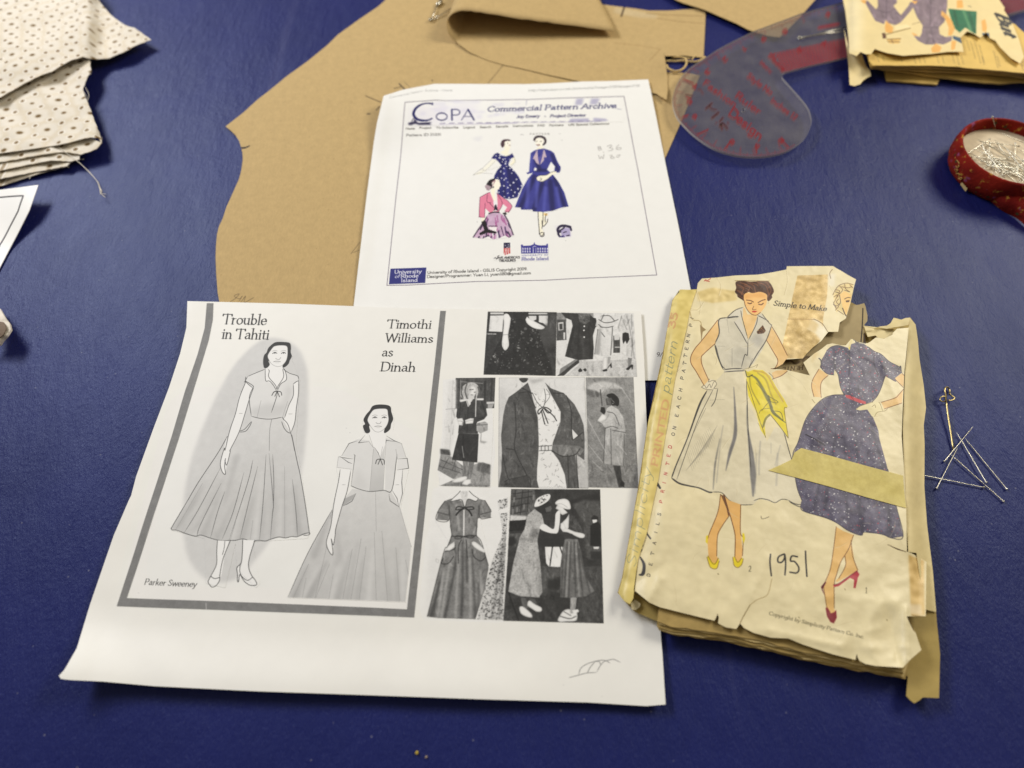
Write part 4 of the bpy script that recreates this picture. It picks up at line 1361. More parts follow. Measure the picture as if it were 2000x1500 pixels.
    for x, y in ((450, 355), (495, 380), (540, 400), (565, 390), (500, 350), (575, 430), (570, 455), (550, 515), (585, 490), (628, 515), (510, 555), (552, 580), (670, 540), (650, 575), (470, 635), (555, 660), (575, 640), (600, 690), (710, 655), (672, 695), (630, 730), (550, 738), (730, 775), (645, 790), (545, 805), (690, 820), (600, 830), (555, 875), (668, 865), (740, 835), (485, 820), (615, 890), (530, 430), (620, 400), (440, 395), (775, 735), (520, 640), (600, 760)):
        r = 6 + (x * 7 + y) % 6
        f(B3("%d %d %d %d %d %d %d %d" % (x - r, y, x, y - r, x + r, y, x, y + r)), (228, 228, 240), smooth=True)
    # coat dress
    f(B3("1010 230 960 260 1000 380 1060 260 1040 220"), SKN)
    f(B3("985 1065 1045 1070 1045 1180 1030 1280 1060 1340 1045 1385 1000 1340 990 1290 1000 1180"), SKN)
    f(B3("1045 1075 1090 1080 1075 1160 1105 1200 1050 1250 1035 1230"), SKN)
    f(B3("1058 1085 1108 1090 1100 1118 1066 1114"), (235, 195, 120), blur=1)
    for s in ("985 1070 990 1180 1000 1290 1005 1350 1030 1385 1060 1370 1062 1330", "1048 1070 1048 1170 1035 1280", "1090 1090 1075 1160 1080 1200", "1035 1180 1040 1235 1060 1250 1100 1200 1108 1160", "1000 1350 1035 1330 1060 1350 1020 1380"):
        c.line(B3(s), 1.2, (50, 44, 50))
    d2 = B3("890 320 930 290 985 270 1060 260 1150 290 1190 320 1230 420 1275 500 1270 545 1255 570 1210 568 1190 540 1200 490 1150 430 1100 530 1180 600 1250 690 1320 820 1375 1000 1280 1015 1170 1055 1050 1070 920 1062 915 1040 770 1040 765 1015 690 1008 740 880 790 760 860 640 920 570 850 590 838 570 870 560 875 480")
    f(d2, (58, 60, 140), mott=12)
    for s, w, k in (("940 620 760 1010", 9, N3), ("1040 700 930 1050", 9, N3), ("1140 680 1170 1040", 10, N3), ("1200 640 1320 990", 8, N3), ("1090 540 960 540", 6, N3), ("1160 340 1240 540", 6, N3), ("960 420 1010 530", 8, N3)):
        c.line(B3(s), w, k, a=.75, blur=2, clip=d2)
    for s, w in (("870 660 840 1000", 7), ("980 640 960 1000", 6), ("1080 760 1060 1050", 6), ("1220 760 1260 1000", 6), ("900 350 890 540", 5)):
        c.line(B3(s), w, (92, 96, 184), a=.6, blur=2, clip=d2)
    f(B3("970 360 1010 370 1040 300 1020 420 990 470"), (88, 84, 160))
    f(B3("920 390 975 270 985 400 1000 470 960 440 940 400"), (196, 176, 190), grain=30)
    f(B3("1060 262 1095 375 1060 370 1060 410 1010 470 1030 400"), (196, 176, 190), grain=30)
    f(B3("930 540 945 500 970 520 960 545"), (238, 236, 234))
    f(B3("1215 548 1160 560 1100 600 1010 605 965 630 975 670 1040 682 1100 650 1160 600 1220 575"), SKN)
    c.line(B3("1215 550 1150 565 1090 600 1010 606 968 628 975 668 1040 682 1100 655 1165 600"), 1, LNE)
    c.line(B3("1010 640 1030 640 1025 665 1005 660"), .9, LNE)
    f(B3("958 130 1040 130 1060 160 1040 215 1000 236 960 215 945 180"), (247, 243, 230))
    c.line(B3("935 150 960 118 1010 108 1060 125 1080 165 1070 195 1050 215"), [4, 5, 4.5, 5, 4.5, 4, 3], (56, 42, 52))
    f(B3("925 140 945 120 960 135 940 175"), (56, 42, 52))
    c.line(B3("968 214 990 220 1004 214"), 2, (120, 60, 60))
    c.line(B3("955 172 975 170"), 1.2, (70, 60, 60))
    c.line(B3("1010 172 1032 170"), 1.2, (70, 60, 60))
    # pink jacket
    f(B3("380 770 440 760 430 860 460 930 500 920 450 970 400 880"), SKN)
    f(B3("400 680 450 650 490 660 500 700 512 735 490 760 490 780 450 790 410 760"), (246, 241, 224))
    f(B3("330 710 370 660 420 645 440 655 400 700 400 760 350 790 320 760"), (30, 24, 30), smooth=True)
    f(B3("305 740 330 720 390 750 360 800 330 790"), (170, 150, 160), grain=40)
    c.line(B3("400 690 440 670 400 740"), 1.3, (150, 100, 120))
    f(B3("410 745 425 740 420 765 405 765"), (50, 40, 46))
    pk = B3("250 880 340 830 375 820 430 960 440 1000 470 970 465 900 460 830 540 890 590 920 650 990 640 1030 620 1070 580 1075 560 1060 590 1010 540 970 480 1075 420 1050 380 1090 310 1020 305 1140 230 1135 240 1000")
    f(pk, (222, 130, 158), mott=10)
    for s in ("250 880 340 830 375 820", "245 880 235 1100 250 1140", "310 960 305 1140", "230 1130 300 1145", "340 850 335 940 385 950 370 960 430 1020", "460 830 530 960 480 1070", "540 900 590 920 650 985 645 1020 610 1075", "560 1060 610 1070"):
        c.line(B3(s), 1, (110, 50, 80))
    f(B3("415 940 450 910 470 960 460 1060 430 1050"), (236, 232, 236))
    f(B3("430 990 450 970 460 1000 480 1060 440 1040 420 1060"), (40, 30, 50))
    f(B3("530 1085 570 1070 590 1095 560 1115"), (50, 44, 50))
    f(B3("262 1140 310 1145 318 1190 265 1190"), SKN)
    s3 = B3("360 1090 420 1070 490 1075 560 1120 610 1200 670 1360 620 1400 560 1370 500 1400 410 1420 350 1380 280 1410 160 1390 220 1280 300 1180 330 1120")
    f(s3, (198, 168, 196), grain=20, mott=20)
    rr = np.random.RandomState(11)
    for _ in range(60):
        x, y = rr.uniform(200, 640), rr.uniform(1100, 1400)
        dx = (x - 420) * .25
        c.line(B3("%f %f %f %f %f %f" % (x, y, x + dx * .5 + rr.uniform(-12, 12), y + 40, x + dx, y + 80)), rr.uniform(1.5, 3.4), [(40, 28, 56), (70, 44, 90), (232, 226, 234), (170, 96, 150)][rr.randint(4)], a=.85, clip=s3)
    for s in ("300 1180 160 1390", "560 1110 610 1200 670 1360"):
        c.line(B3(s), 2.5, (50, 36, 60), a=.8)
    c.line(B3("360 1090 420 1072 490 1076"), 2.5, (30, 24, 34))
    f(B3("262 1190 318 1182 350 1290 460 1325 450 1345 330 1335 250 1370 235 1340 300 1300"), (24, 20, 24))
    f(B3("355 1262 465 1262 450 1320 370 1290"), (236, 232, 232))
    c.line(B3("355 1250 465 1250"), 1.4, (40, 34, 44))
    # small portrait
    f(B3("1190 1240 1410 1240 1410 1390 1250 1390"), (226, 224, 230), blur=2)
    f(B3("1270 1300 1310 1270 1390 1275 1400 1380 1290 1385"), (176, 166, 204), mott=20, blur=1)
    for s, w in (("1245 1330 1235 1290 1270 1250 1330 1245 1395 1260", 5), ("1260 1380 1240 1340 1270 1320", 4), ("1395 1260 1408 1300", 4), ("1310 1330 1345 1320", 2), ("1350 1372 1385 1365", 2.2), ("1250 1310 1290 1290 1320 1265", 3)):
        c.line(B3(s), w, (44, 36, 66))
    f(B3("1250 1380 1310 1365 1330 1392 1270 1392"), (70, 62, 120))
    # emblems
    f(B4("1284 180 1350 178 1350 232 1284 236"), (34, 30, 66))
    f(B4("1284 236 1350 232 1352 290 1334 292 1330 298 1312 300 1308 308 1296 306 1284 290"), (190, 48, 48))
    for s in ("1300 240 1302 268 1292 296", "1316 238 1318 270 1308 304", "1334 236 1336 264 1332 296"):
        c.line(B4(s), 1.2, (236, 230, 230))
    for x, y in ((1302, 208), (1332, 202), (1318, 228), (1336, 222)):
        f(B4("%d %d %d %d %d %d %d %d" % (x - 7, y, x, y - 6, x + 7, y, x, y + 6)), (226, 226, 234))
    c.line(B4("1185 342 1200 330 1210 350 1225 316 1240 312"), 1, (50, 46, 50))
    c.text("AVE AMERICA'S", B4("1220 346")[0], B4("1450 340")[0], (.1, -4.2), (34, 32, 36), .24, .17)
    c.text("TREASURES", B4("1234 376")[0], B4("1408 371")[0], (.1, -4.2), (34, 32, 36), .24, .17)
    BL = (54, 52, 140)
    f(B4("1462 200 1480 198 1482 212 1560 208 1590 196 1598 172 1608 196 1640 206 1722 206 1722 192 1738 190 1740 226 1462 228"), BL)
    f(B4("1464 226 1740 224 1742 288 1464 292"), BL)
    for x in (1476, 1500, 1524, 1548, 1632, 1656, 1680, 1704, 1728):
        for y in (232, 260):
            f(B4("%d %d %d %d %d %d %d %d" % (x, y, x + 11, y, x + 11, y + 20, x, y + 20)), (226, 226, 238))
    f(B4("1576 226 1600 210 1626 226 1620 226 1600 216 1584 226"), (226, 226, 238))
    f(B4("1584 232 1592 232 1592 286 1584 286"), (200, 200, 226))
    f(B4("1612 232 1618 232 1618 286 1612 286"), (200, 200, 226))
    c.text("UNIVERSITY OF", B4("1470 318")[0], B4("1742 312")[0], (0, -2.6), BL, .2, .14, spacing=.2)
    c.text("Rhode Island", B4("1468 362")[0], B4("1746 356")[0], (0, -6), BL, .17, .07, .05)
    f(B4("120 446 488 434 476 592 104 606"), (40, 42, 118), mott=4)
    c.text("University", B4("160 498")[0], B4("440 490")[0], (.2, -6.8), (236, 236, 240), .2, .08, .06)
    c.text("of", B4("162 542")[0], B4("212 540")[0], (.2, -6.2), (236, 236, 240), .15, .07, 0, .25)
    c.text("Rhode", B4("224 540")[0], B4("408 534")[0], (.2, -6.8), (236, 236, 240), .2, .08, .06)
    c.text("Island", B4("226 584")[0], B4("400 580")[0], (.2, -6.8), (236, 236, 240), .2, .08, .06)
    c.text("University of Rhode Island - GSLIS Copyright 2009.", B4("498 500")[0], B4("1530 460")[0], (.1, -5.4), (56, 54, 52), .17, .14)
    c.text("Designer/Programmer: Yuan Li, yuanli80@gmail.com", B4("494 542")[0], B4("1566 502")[0], (.1, -5.4), (56, 54, 52), .17, .14)
    c.text("9/2", PX("1282 696")[0], PX("1301 697")[0], (1, -8), (60, 58, 58), .13, .07, .03)


art_B(cB)
mB = paper_mat("inkjet_paper", cB, rough=.6, mott=.012, mscale=110, fine=.05)
printout = sheet("printed_sheet", B_OUT, hB, mB, cB, step=10, th=.00015)
tag(printout, "white portrait web page printout with blue coat dress figures, lying on the brown paper", "printed sheet")
for nm, P, lb in (("banner", np.vstack([B1("640 385 1000 352 2000 350"), B2("450 232 850 215 1385 200 1390 440 1000 448 400 456"), B1("1900 640 700 662 640 650")]), None),
                  ("fashion_figure", B3("540 120 640 140 640 260 690 380 690 460 640 500 800 730 720 890 600 910 500 850 512 700 420 640 520 480 150 605 240 520 400 370 520 280 500 200"), "woman in a dotted navy dress"),
                  ("fashion_figure", B3("1000 95 1090 130 1080 220 1190 310 1280 500 1265 580 1190 600 1380 1000 1110 1075 1110 1200 1050 1260 1065 1380 1000 1380 980 1070 690 1010 850 640 835 560 890 310 980 250 920 130"), "woman in a blue coat dress"),
                  ("fashion_figure", B3("440 640 515 740 460 800 650 990 590 1110 680 1380 410 1425 150 1395 290 1180 225 1140 240 880 370 800 300 740 340 660"), "woman in a pink jacket"),
                  ("emblem", B4("120 446 488 434 476 592 104 606"), "blue block with white lettering"), ("emblem", B4("1180 170 1360 170 1455 330 1410 385 1180 360"), "small striped flag emblem"), ("emblem", B4("1460 168 1745 168 1750 366 1465 368"), "blue building emblem")):
    printpart(nm, P, hB, mB, cB, printout, lb)

# ================================================================== kraft paper pattern pieces
def hK(p):
    p = np.asarray(p, float)
    return .0004 + .0002 * (vnoise(p[..., 0], p[..., 1], 160, 5) + .5) + .0012 * ss(40, 0, np.hypot(p[..., 0] - 444, p[..., 1] - 244))


K1, K2, K3 = View(400, 0, 4), View(800, 0, 2000 / 620), View(400, 200, 1357 / 380)
KR = View(1200, 0, 2000 / 300)
KB = (186, 160, 112)
KM_OUT = np.vstack([PX("790 -50 772 -30"), K1("1410 0 1355 50 1200 155 1040 270 960 350 880 415 800 480 640 595 500 710 415 775 300 880 162 987"),
                    K3("180 195 215 230 240 270 252 310 262 350 265 400 255 470 240 530 200 620 150 730 125 810 98 865 85 920 78 1000 75 1080 80 1200 90 1330 102 1395"), PX("440 650 800 650 1180 600 1225 480 1299 309 1333 232 1367 147 1340 142 1280 140 1180 90 1160 -50")])
cK = Canvas("kraft_print", KM_OUT, hK, 3.6, KB)


def art_K(c):
    for s, w, v in (("1255 748 1380 800", 1.6, (92, 78, 56)), ("1520 655 1560 695", 2.2, (60, 54, 48)), ("1480 690 1530 680", 1.6, (100, 86, 62)), ("1560 640 1610 690", .9, (120, 104, 76)), ("1340 860 1368 830", 1.6, (84, 74, 58)),
                    ("1270 890 1290 888", 2.4, (84, 74, 58)), ("1775 625 1780 630", 2, (90, 80, 60))):
        c.line(K1(s), w, v)
    c.line(K3("256 318 285 315 312 302"), [3.4, 3, 1.6], (38, 36, 40))
    c.line(K2("590 410 495 525"), 1.2, (110, 92, 64))
    for s in ("1020 1055 1082 975", "1035 1048 1078 1030", "180 1390 215 1365 240 1335 205 1350 240 1370 262 1350 240 1385", "255 1390 285 1350 275 1395 340 1362"):
        c.line(K3(s), 1.0, (118, 100, 72))
    rr = np.random.RandomState(12)
    for _ in range(60):
        x, y = rr.uniform(430, 760), rr.uniform(60, 590)
        c.line(PX("%f %f %f %f" % (x, y, x + rr.uniform(-2, 2), y + rr.uniform(-1, 1))), rr.uniform(.6, 1.4), (138, 112, 72), a=.6)


art_K(cK)
mK = paper_mat("kraft_paper", cK, rough=.75, mott=.05, mscale=160, fine=.25, fibre=.07, spec=.2)
mKp = paper_mat("kraft_paper_plain", None, KB, rough=.75, mott=.05, mscale=160, fine=.25, fibre=.07, spec=.2)
k1 = sheet("kraft_pattern_piece", KM_OUT, hK, mK, cK, step=12, th=.0002)
tag(k1, "large brown paper pattern piece with curved notched left edge, under the printouts", "paper pattern", "brown paper pattern pieces")


def hK2(p):
    p = np.asarray(p, float)
    x, y = p[..., 0], p[..., 1]
    return .0011 + .0030 * ss(60, 0, np.hypot(x - 1303, y - 105)) + .0026 * ss(40, 0, np.hypot(x - 1303, y - 192)) + .0012 * ss(60, 0, np.hypot(x - 893, y - 86)) + .0004 * vnoise(x, y, 90, 8)


K2_OUT = np.vstack([K2("305 275 380 330 480 375 590 408 700 430 860 468 1080 515"), PX("1180 170 1230 178"), KR("480 1210 545 1218 600 1258 680 1300 692 1180 690 1000 672 850 655 740 640 690 660 730 760 728 900 722 1000 735 1100 745 1160 748 1170 560 1180 350 1185 210 1178 120 1110 110 950 122 700 138 450 138 300 115 150 95 0 78"), PX("1172 8 1160 -30 1120 -60 900 -60 878 -30 874 30 880 62")])
cK2 = Canvas("kraft_fold_print", K2_OUT, hK2, 3.6, KB)
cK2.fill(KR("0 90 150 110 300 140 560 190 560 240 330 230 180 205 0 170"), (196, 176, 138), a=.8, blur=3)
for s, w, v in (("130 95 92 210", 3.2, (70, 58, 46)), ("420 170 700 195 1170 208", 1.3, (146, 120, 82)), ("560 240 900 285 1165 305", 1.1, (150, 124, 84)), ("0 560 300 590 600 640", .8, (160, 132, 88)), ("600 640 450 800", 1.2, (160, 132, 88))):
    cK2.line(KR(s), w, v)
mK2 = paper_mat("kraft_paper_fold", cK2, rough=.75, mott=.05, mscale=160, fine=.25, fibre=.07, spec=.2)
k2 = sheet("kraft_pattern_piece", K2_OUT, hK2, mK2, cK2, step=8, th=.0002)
tag(k2, "brown paper pattern piece folded back over itself in a rounded roll, behind the web printout", "paper pattern", "brown paper pattern pieces")
# its rolled-back layer
prof = [(892, 84, .0016), (882, 74, .0042), (875, 60, .0085), (873, 44, .0130), (880, 30, .0168), (893, 23, .0182), (912, 21, .0184), (960, 28, .0170), (1020, 37, .0142), (1080, 45, .0112), (1140, 53, .0082), (1203, 61, .0052)]
prof2 = [(930, -66, .0016), (924, -70, .0030), (918, -74, .0052), (915, -78, .0078), (916, -82, .0094), (920, -86, .0100), (930, -88, .0102), (960, -84, .0096), (1000, -80, .0086), (1050, -76, .0074), (1095, -72, .0060), (1132, -68, .0046)]
a0 = spline(np.array([[*at((x, y), z)] for x, y, z in prof]), 5)
a1 = spline(np.array([[*at((x, y), z)] for x, y, z in prof2]), 5)
nr = 14
rr = np.random.RandomState(5)
jig = np.zeros((len(a0), 3))
jig[30:, 1] = rr.uniform(-.0009, .0009, len(a0) - 30)
V = []
for t in np.linspace(0, 1, nr):
    V.append((a0 + jig * max(0, 1 - 4 * t)) * (1 - t) + a1 * t + np.array([0, 0, .0012]) * math.sin(math.pi * t) * np.linspace(0, 1, len(a0))[:, None])
V = np.vstack(V)
n = len(a0)
Fq = [(j * n + i, j * n + i + 1, (j + 1) * n + i + 1, (j + 1) * n + i) for j in range(nr - 1) for i in range(n - 1)]
V2_ = V.copy()
nrm = np.zeros_like(V)
for j in range(nr):
    L_ = V[j * n:(j + 1) * n]
    tt_ = np.gradient(L_, axis=0)
    ax_ = a1 - a0
    q = np.cross(tt_, ax_)
    nrm[j * n:(j + 1) * n] = q / np.linalg.norm(q, axis=1, keepdims=True)
V2_ = V + nrm * .00022
N_ = len(V)
Fq2 = [tuple(i + N_ for i in f[::-1]) for f in Fq]
side = [(i, i + N_, i + 1 + N_, i + 1) for i in range(n - 1)] + [((j + 1) * n - 1, (j + 1) * n - 1 + N_, (j + 2) * n - 1 + N_, (j + 2) * n - 1) for j in range(nr - 1)]
mk("rolled_flap", np.vstack([V, V2_]), Fq + Fq2 + side, mKp, k2)


def hK3(p):
    p = np.asarray(p, float)
    return .0036 + .0020 * ss(1500, 1360, p[..., 0]) * ss(0, 60, p[..., 1]) * 0 + .0004 * vnoise(p[..., 0], p[..., 1], 80, 9)


K4_OUT = np.vstack([PX("1200 -60 1290 -20"), KR("800 0 900 40 1110 105 1185 130 1400 225 1600 310 1750 390"), PX("1500 70 1523 73 1535 62 1560 36 1592 0 1640 -60")])
k3 = sheet("kraft_pattern_piece", K4_OUT, hK3, mKp, None, step=9, th=.0002)
tag(k3, "brown paper pattern piece with a pointed tip reaching under the clear curved ruler", "paper pattern", "brown paper pattern pieces")

# ================================================================== sewing pattern envelope (front right)
E1, E2, E3, E4, E5, E6, E7 = View(1280, 510, 5), View(1500, 600, 2000 / 360), View(1280, 740, 1385 / 360), View(1480, 840, 1390 / 380), View(1190, 900, 1224 / 310), View(1200, 1100, 2000 / 680), View(1770, 730, 1278 / 230)
G1, G2, G3 = View(1230, 560, 712 / 190), View(1640, 1180, 1571 / 220), View(1680, 560, 1607 / 150)
SP_R = PX("1361 565 1347 608 1342 637 1318 741 1286 934 1263 1042 1246 1093 1238 1151")     # fold between spine and front
SP_L = PX("1326 567 1313 587 1294 693 1265 827 1246 955 1215 1128 1207 1156")


def xr(y):
    return np.interp(y, SP_R[:, 1], SP_R[:, 0])


def xl(y):
    return np.interp(y, SP_L[:, 1], SP_L[:, 0])


def crease(p, a, b, h, w, bias=0):
    d = seg_dist(p, a, b)
    return h * np.exp(-d / w)


def hE(p):
    p = np.asarray(p, float)
    x, y = p[..., 0], p[..., 1]
    h = .0090 + .0020 * ss(530, 680, y)
    h = h + .0010 * vnoise(x, y, 150, 4) + .0007 * vnoise(x + .3 * y, y, 60, 5) + .00035 * vnoise(x, y, 26, 6)
    low = ss(1050, 1200, y) * ss(1450, 1650, x)
    h = h + low * (.0016 * (.5 - np.abs(vnoise(x, y * .6, 70, 7)) * 2) + .0007 * (.5 - np.abs(vnoise(x, y, 33, 8)) * 2))
    h = h - .0030 * ss(1768, 1800, x) * ss(1300, 1050, y) - .0012 * ss(1190, 1290, y - (x - 1400) * .22) * ss(1500, 1300, x)
    h = h - .0016 * ss(24, 0, x - xr(y))
    for a, b, s in (((1290, 1130), (1262, 1180), .0009), ((1240, 1140), (1300, 1100), -.0008), ((1460, 1180), (1500, 1090), .0005), ((1772, 1290), (1768, 1190), .0016), ((1755, 1290), (1740, 1210), -.001), ((1640, 760), (1590, 860), .0006),
                    ((1720, 700), (1760, 800), .0007), ((1380, 650), (1365, 740), .0006), ((1365, 600), (1380, 680), -.0008), ((1500, 1230), (1640, 1262), .0008), ((1770, 840), (1790, 860), -.0006), ((1300, 1000), (1286, 1150), .0005), ((1400, 540), (1390, 640), .0005)):
        h = h + crease(p, a, b, s, 9)
    return h


def hSp(p):
    p = np.asarray(p, float)
    x, y = p[..., 0], p[..., 1]
    t = np.clip((x - xl(y)) / np.maximum(xr(y) - xl(y), 1), 0, 1)
    top = hE(np.stack([xr(y) + 2, y], -1))
    return .0046 + (top - .0046 + .0004) * np.sqrt(1 - (1 - t) ** 2) + .0004 * vnoise(x, y, 40, 2)


ENV_L = PX("1361 566 1363 553 1371 544 1400 542 1436 538")
TEAR_UP = np.vstack([E1("1860 560 1800 600 1785 690 1690 690 1650 740 1620 780 1540 840 1480 900 1440 950 1275 960 1240 1010 1180 1040")])
TEAR_LO = E2("40 665 200 680 455 740 385 600 505 500 570 460 640 405 700 392 790 412 845 412 905 340 945 360 960 372 1075 392")
FRONT = np.vstack([ENV_L, E1("1000 132 1150 108 1280 82 1285 50 1500 48 1735 48 1770 70 1810 92 1880 135 1960 178 1940 250 1905 410"), TEAR_UP, TEAR_LO,
                   G3("200 1160 330 1060 500 1090 680 1000"), PX("1744 650 1752 642 1775 640"), E2("1480 700 1466 1000 1450 1400"), E4("1042 240 1060 560 1066 868 1100 880 1205 940 1200 1330 1070 1330"), G2("945 170 1000 300 1060 400 1140 640 1000 760 880 885"),
                   E6("1500 590 1440 578 1408 560 1400 545 1392 520 1385 555 1250 522 1080 466 1000 432 900 428 800 400 745 372 722 345 700 378 640 368 596 345 600 310 585 270 600 228 590 300 575 330 450 300 260 252 200 225 118 158"), SP_R[::-1][1:-1]])
CREAM = (227, 214, 174)
cE = Canvas("envelope_print", np.vstack([FRONT, PX("1860 1400 1190 500")]), lambda p: np.full(np.asarray(p).shape[:-1], .0100), 6.5, CREAM)
cE.h = hE
FL, OUT, GRY = (228, 190, 128), (52, 40, 36), (208, 201, 180)


def art_E(c):
    f = c.fill
    # age, stains and old tape
    f(PX("1200 500 1860 500 1860 1400 1200 1400"), (226, 213, 172), a=.5, mott=18)
    f(E1("1390 140 1690 130 1680 330 1640 560 1640 720 1600 790 1440 950 1290 950 1240 830 1330 400"), (206, 172, 104), mott=90, a=.8, grain=34)
    f(E1("1530 560 1600 580 1680 690 1620 780 1560 700 1480 660"), (238, 230, 206), blur=3, a=.9)
    f(E1("1440 580 1540 570 1600 620 1560 700 1450 640"), (214, 184, 120), blur=3, a=.7)
    f(E1("405 300 560 260 780 290 800 380 560 410 420 390"), (212, 186, 116), mott=60, a=.7, blur=2)
    f(E1("1690 130 1760 120 1750 250 1690 240"), (236, 228, 206), a=.8, blur=3)
    c.line(E1("1730 80 1705 120 1715 170"), 1.2, (120, 92, 56))
    c.line(E1("1290 565 1550 570"), .8, (160, 120, 70))
    c.line(E1("1550 566 1600 590 1640 620 1685 690"), 1.2, (110, 84, 52))
    f(E2("560 500 470 610 500 480"), (214, 184, 124), a=.6, blur=3)
    f(E1("780 140 1000 132 1115 185 780 188"), (232, 222, 180), a=.9)
    c.line(E1("780 188 1115 186"), 1, (176, 152, 96))
    f(E4("1080 890 1190 930 1195 1320 1100 1330"), (206, 166, 92), mott=70, a=.7, blur=2)
    f(G2("1100 280 1200 300 1300 600 1200 660 1120 500"), (202, 160, 84), mott=40, a=.7, blur=4)
    f(G2("960 0 1140 0 1160 150 1000 140"), (232, 216, 184), a=.7, blur=3)
    c.line(G2("940 170 990 260 1030 360"), [1, 3.4, 1], (66, 50, 24))
    c.line(G2("1030 360 1080 410"), 1, (120, 92, 48))
    c.line(G2("1000 150 1180 172"), 1.2, (140, 110, 60))
    c.line(E6("905 90 880 180 820 210 780 240"), .9, (150, 124, 74))
    c.line(E6("780 240 745 300 722 345"), 1.3, (110, 88, 48))
    c.line(E4("930 818 1000 850 1062 870"), [1, 2.4, 1], (70, 52, 24))
    c.line(G1("440 180 460 240 520 260 525 390"), 1.2, (150, 124, 70), a=.7)
    f(G1("515 275 560 315 535 330 525 395 518 330"), (150, 128, 88))
    # spine side text on the cream strip
    word = [("D", 300, 885, 0), ("E", 316, 800, 0), ("T", 330, 718, 0), ("A", 345, 638, 0), ("I", 356, 555, 0), ("L", 370, 487, 0), ("S", 383, 415, 0), ("P", 396, 318, 1), ("R", 408, 238, 1), ("I", 420, 172, 1), ("N", 432, 102, 1), ("T", 447, 25, 1)]
    for ch, x, y, k in word:
        a = E5("%f %f" % (x + 12, y + 12))[0]
        c.text(ch, a, a + [1.6, -5.6], (-6.2, -2.0), (176, 44, 44) if k else (60, 56, 50), .16, .12)
    for ch, x, y, k in (("E", 282, 1238, 1), ("D", 293, 1175, 1), ("O", 316, 1082, 0), ("N", 325, 1035, 0), ("E", 342, 945, 0), ("A", 352, 880, 0), ("C", 361, 818, 0), ("H", 370, 758, 0), ("P", 382, 672, 0), ("A", 392, 618, 0), ("T", 400, 562, 0), ("T", 406, 508, 0), ("E", 414, 455, 0), ("R", 422, 404, 0), ("N", 428, 360, 0), ("P", 445, 285, 0), ("I", 452, 232, 0)):
        a = G1("%f %f" % (x + 11, y + 12))[0]
        c.text(ch, a, a + [1.5, -6.2], (-6.2, -1.8), (176, 44, 44) if k else (56, 52, 48), .16, .12)
    for s in ("232 880 260 870 268 800 240 745", "350 150 372 180 392 210"):
        c.line(E5(s), [3, 7, 6, 3] if s[0] == "2" else [2, 5, 4], (62, 60, 60))
    for k, (x, y) in enumerate(((248, 690), (256, 655), (268, 600), (285, 500), (278, 540), (292, 450), (305, 400), (318, 340), (328, 285))):
        f(E5("%d %d %d %d %d %d" % (x - 8, y - 14, x + 10, y - 4, x - 6, y + 16)), (70, 68, 66))
    c.line(E5("275 520 290 560 318 600"), 3, (62, 60, 60))
    # ---- woman 2 : white dress
    for P in ("870 450 835 480 850 560 905 760 960 680 1000 560 985 520 900 520",):
        f(E1(P), FL, mott=16)
    f(E1("610 575 560 640 450 780 390 850 348 930 350 1000 400 1080 480 1220 530 1190 460 1020 450 930 480 900 590 800 625 700 622 590"), FL, mott=14)
    f(E1("1130 640 1100 740 1085 770 1140 860 1195 960 1190 1000 1165 1050 1240 1010 1295 945 1280 900 1210 760"), FL, mott=14)
    f(E1("1140 1090 1180 1070 1280 1060 1290 1070 1230 1120 1150 1150"), FL)
    bodice = E1("860 450 800 470 700 550 620 575 625 700 590 800 610 920 640 1030 670 1060 670 1085 850 1080 900 1040 960 1000 1050 860 1090 760 1140 620 1100 590 1040 510 1000 530 960 700 905 770 850 600")
    f(bodice, GRY, mott=14, grain=10)
    f(E1("700 600 800 600 880 760 800 800"), (178, 172, 152), a=.4, blur=6, clip=bodice)
    f(E1("760 850 900 830 940 960 820 1040 720 990"), (176, 172, 158), a=.5, blur=6, clip=bodice)
    f(E1("930 770 1030 660 1070 780 1000 850"), (168, 166, 162), a=.5, blur=5, clip=bodice)
    f(E1("800 470 860 450 840 480 820 540 700 550"), (210, 204, 186))
    f(E1("1000 530 1040 510 1110 590 1080 590 1030 560 990 680 930 760"), (208, 202, 184))
    f(E1("770 590 830 560 900 760 880 780"), (206, 200, 184))
    f(E1("990 690 1050 625 1080 680 1060 705 1000 712"), (84, 52, 30), grain=60)
    c.dots(E1("990 690 1050 625 1080 680 1060 705 1000 712"), 40, (.5, 1.2), [(190, 140, 70), (40, 24, 18)], 2)
    for s, w in (("860 450 780 480 700 550", 1.4), ("700 555 760 545 815 542", 2.6), ("700 550 620 575 625 700 585 800", 2.0), ("580 810 610 930 665 1060", 2.2), ("590 820 640 1000 690 1060", 1.1), ("835 480 850 560 905 760", 1.2), ("1000 540 985 620 910 770", 1.2), ("770 590 840 700 900 810", 1.5), ("905 770 900 915 875 915 840 1040", 1.4),
                 ("1000 530 1060 560 1110 590", 1.4), ("1040 510 1100 590 1140 630", 1.2), ("1140 620 1085 770 1000 900 940 1000 910 1050", 1.6), ("750 850 750 1030", 1.3), ("670 1060 760 1050 850 1050", 1.8), ("670 1085 760 1075 880 1070", 1.8), ("950 950 920 1030", 2), ("700 560 720 700", .8), ("610 830 680 830", .8)):
        c.line(E1(s), w, (62, 60, 58), taper=.12)
    for s in ("610 575 560 640 450 780 390 850 348 930 350 1000 400 1080 480 1220", "585 805 480 900 450 940 460 1020 530 1180", "1140 640 1210 760 1290 920", "1085 770 1150 880 1195 960 1190 1010 1165 1050", "1150 1150 1230 1120 1290 1075", "1130 1050 1180 1050 1240 1010"):
        c.line(E1(s), 1.2, (112, 64, 36))
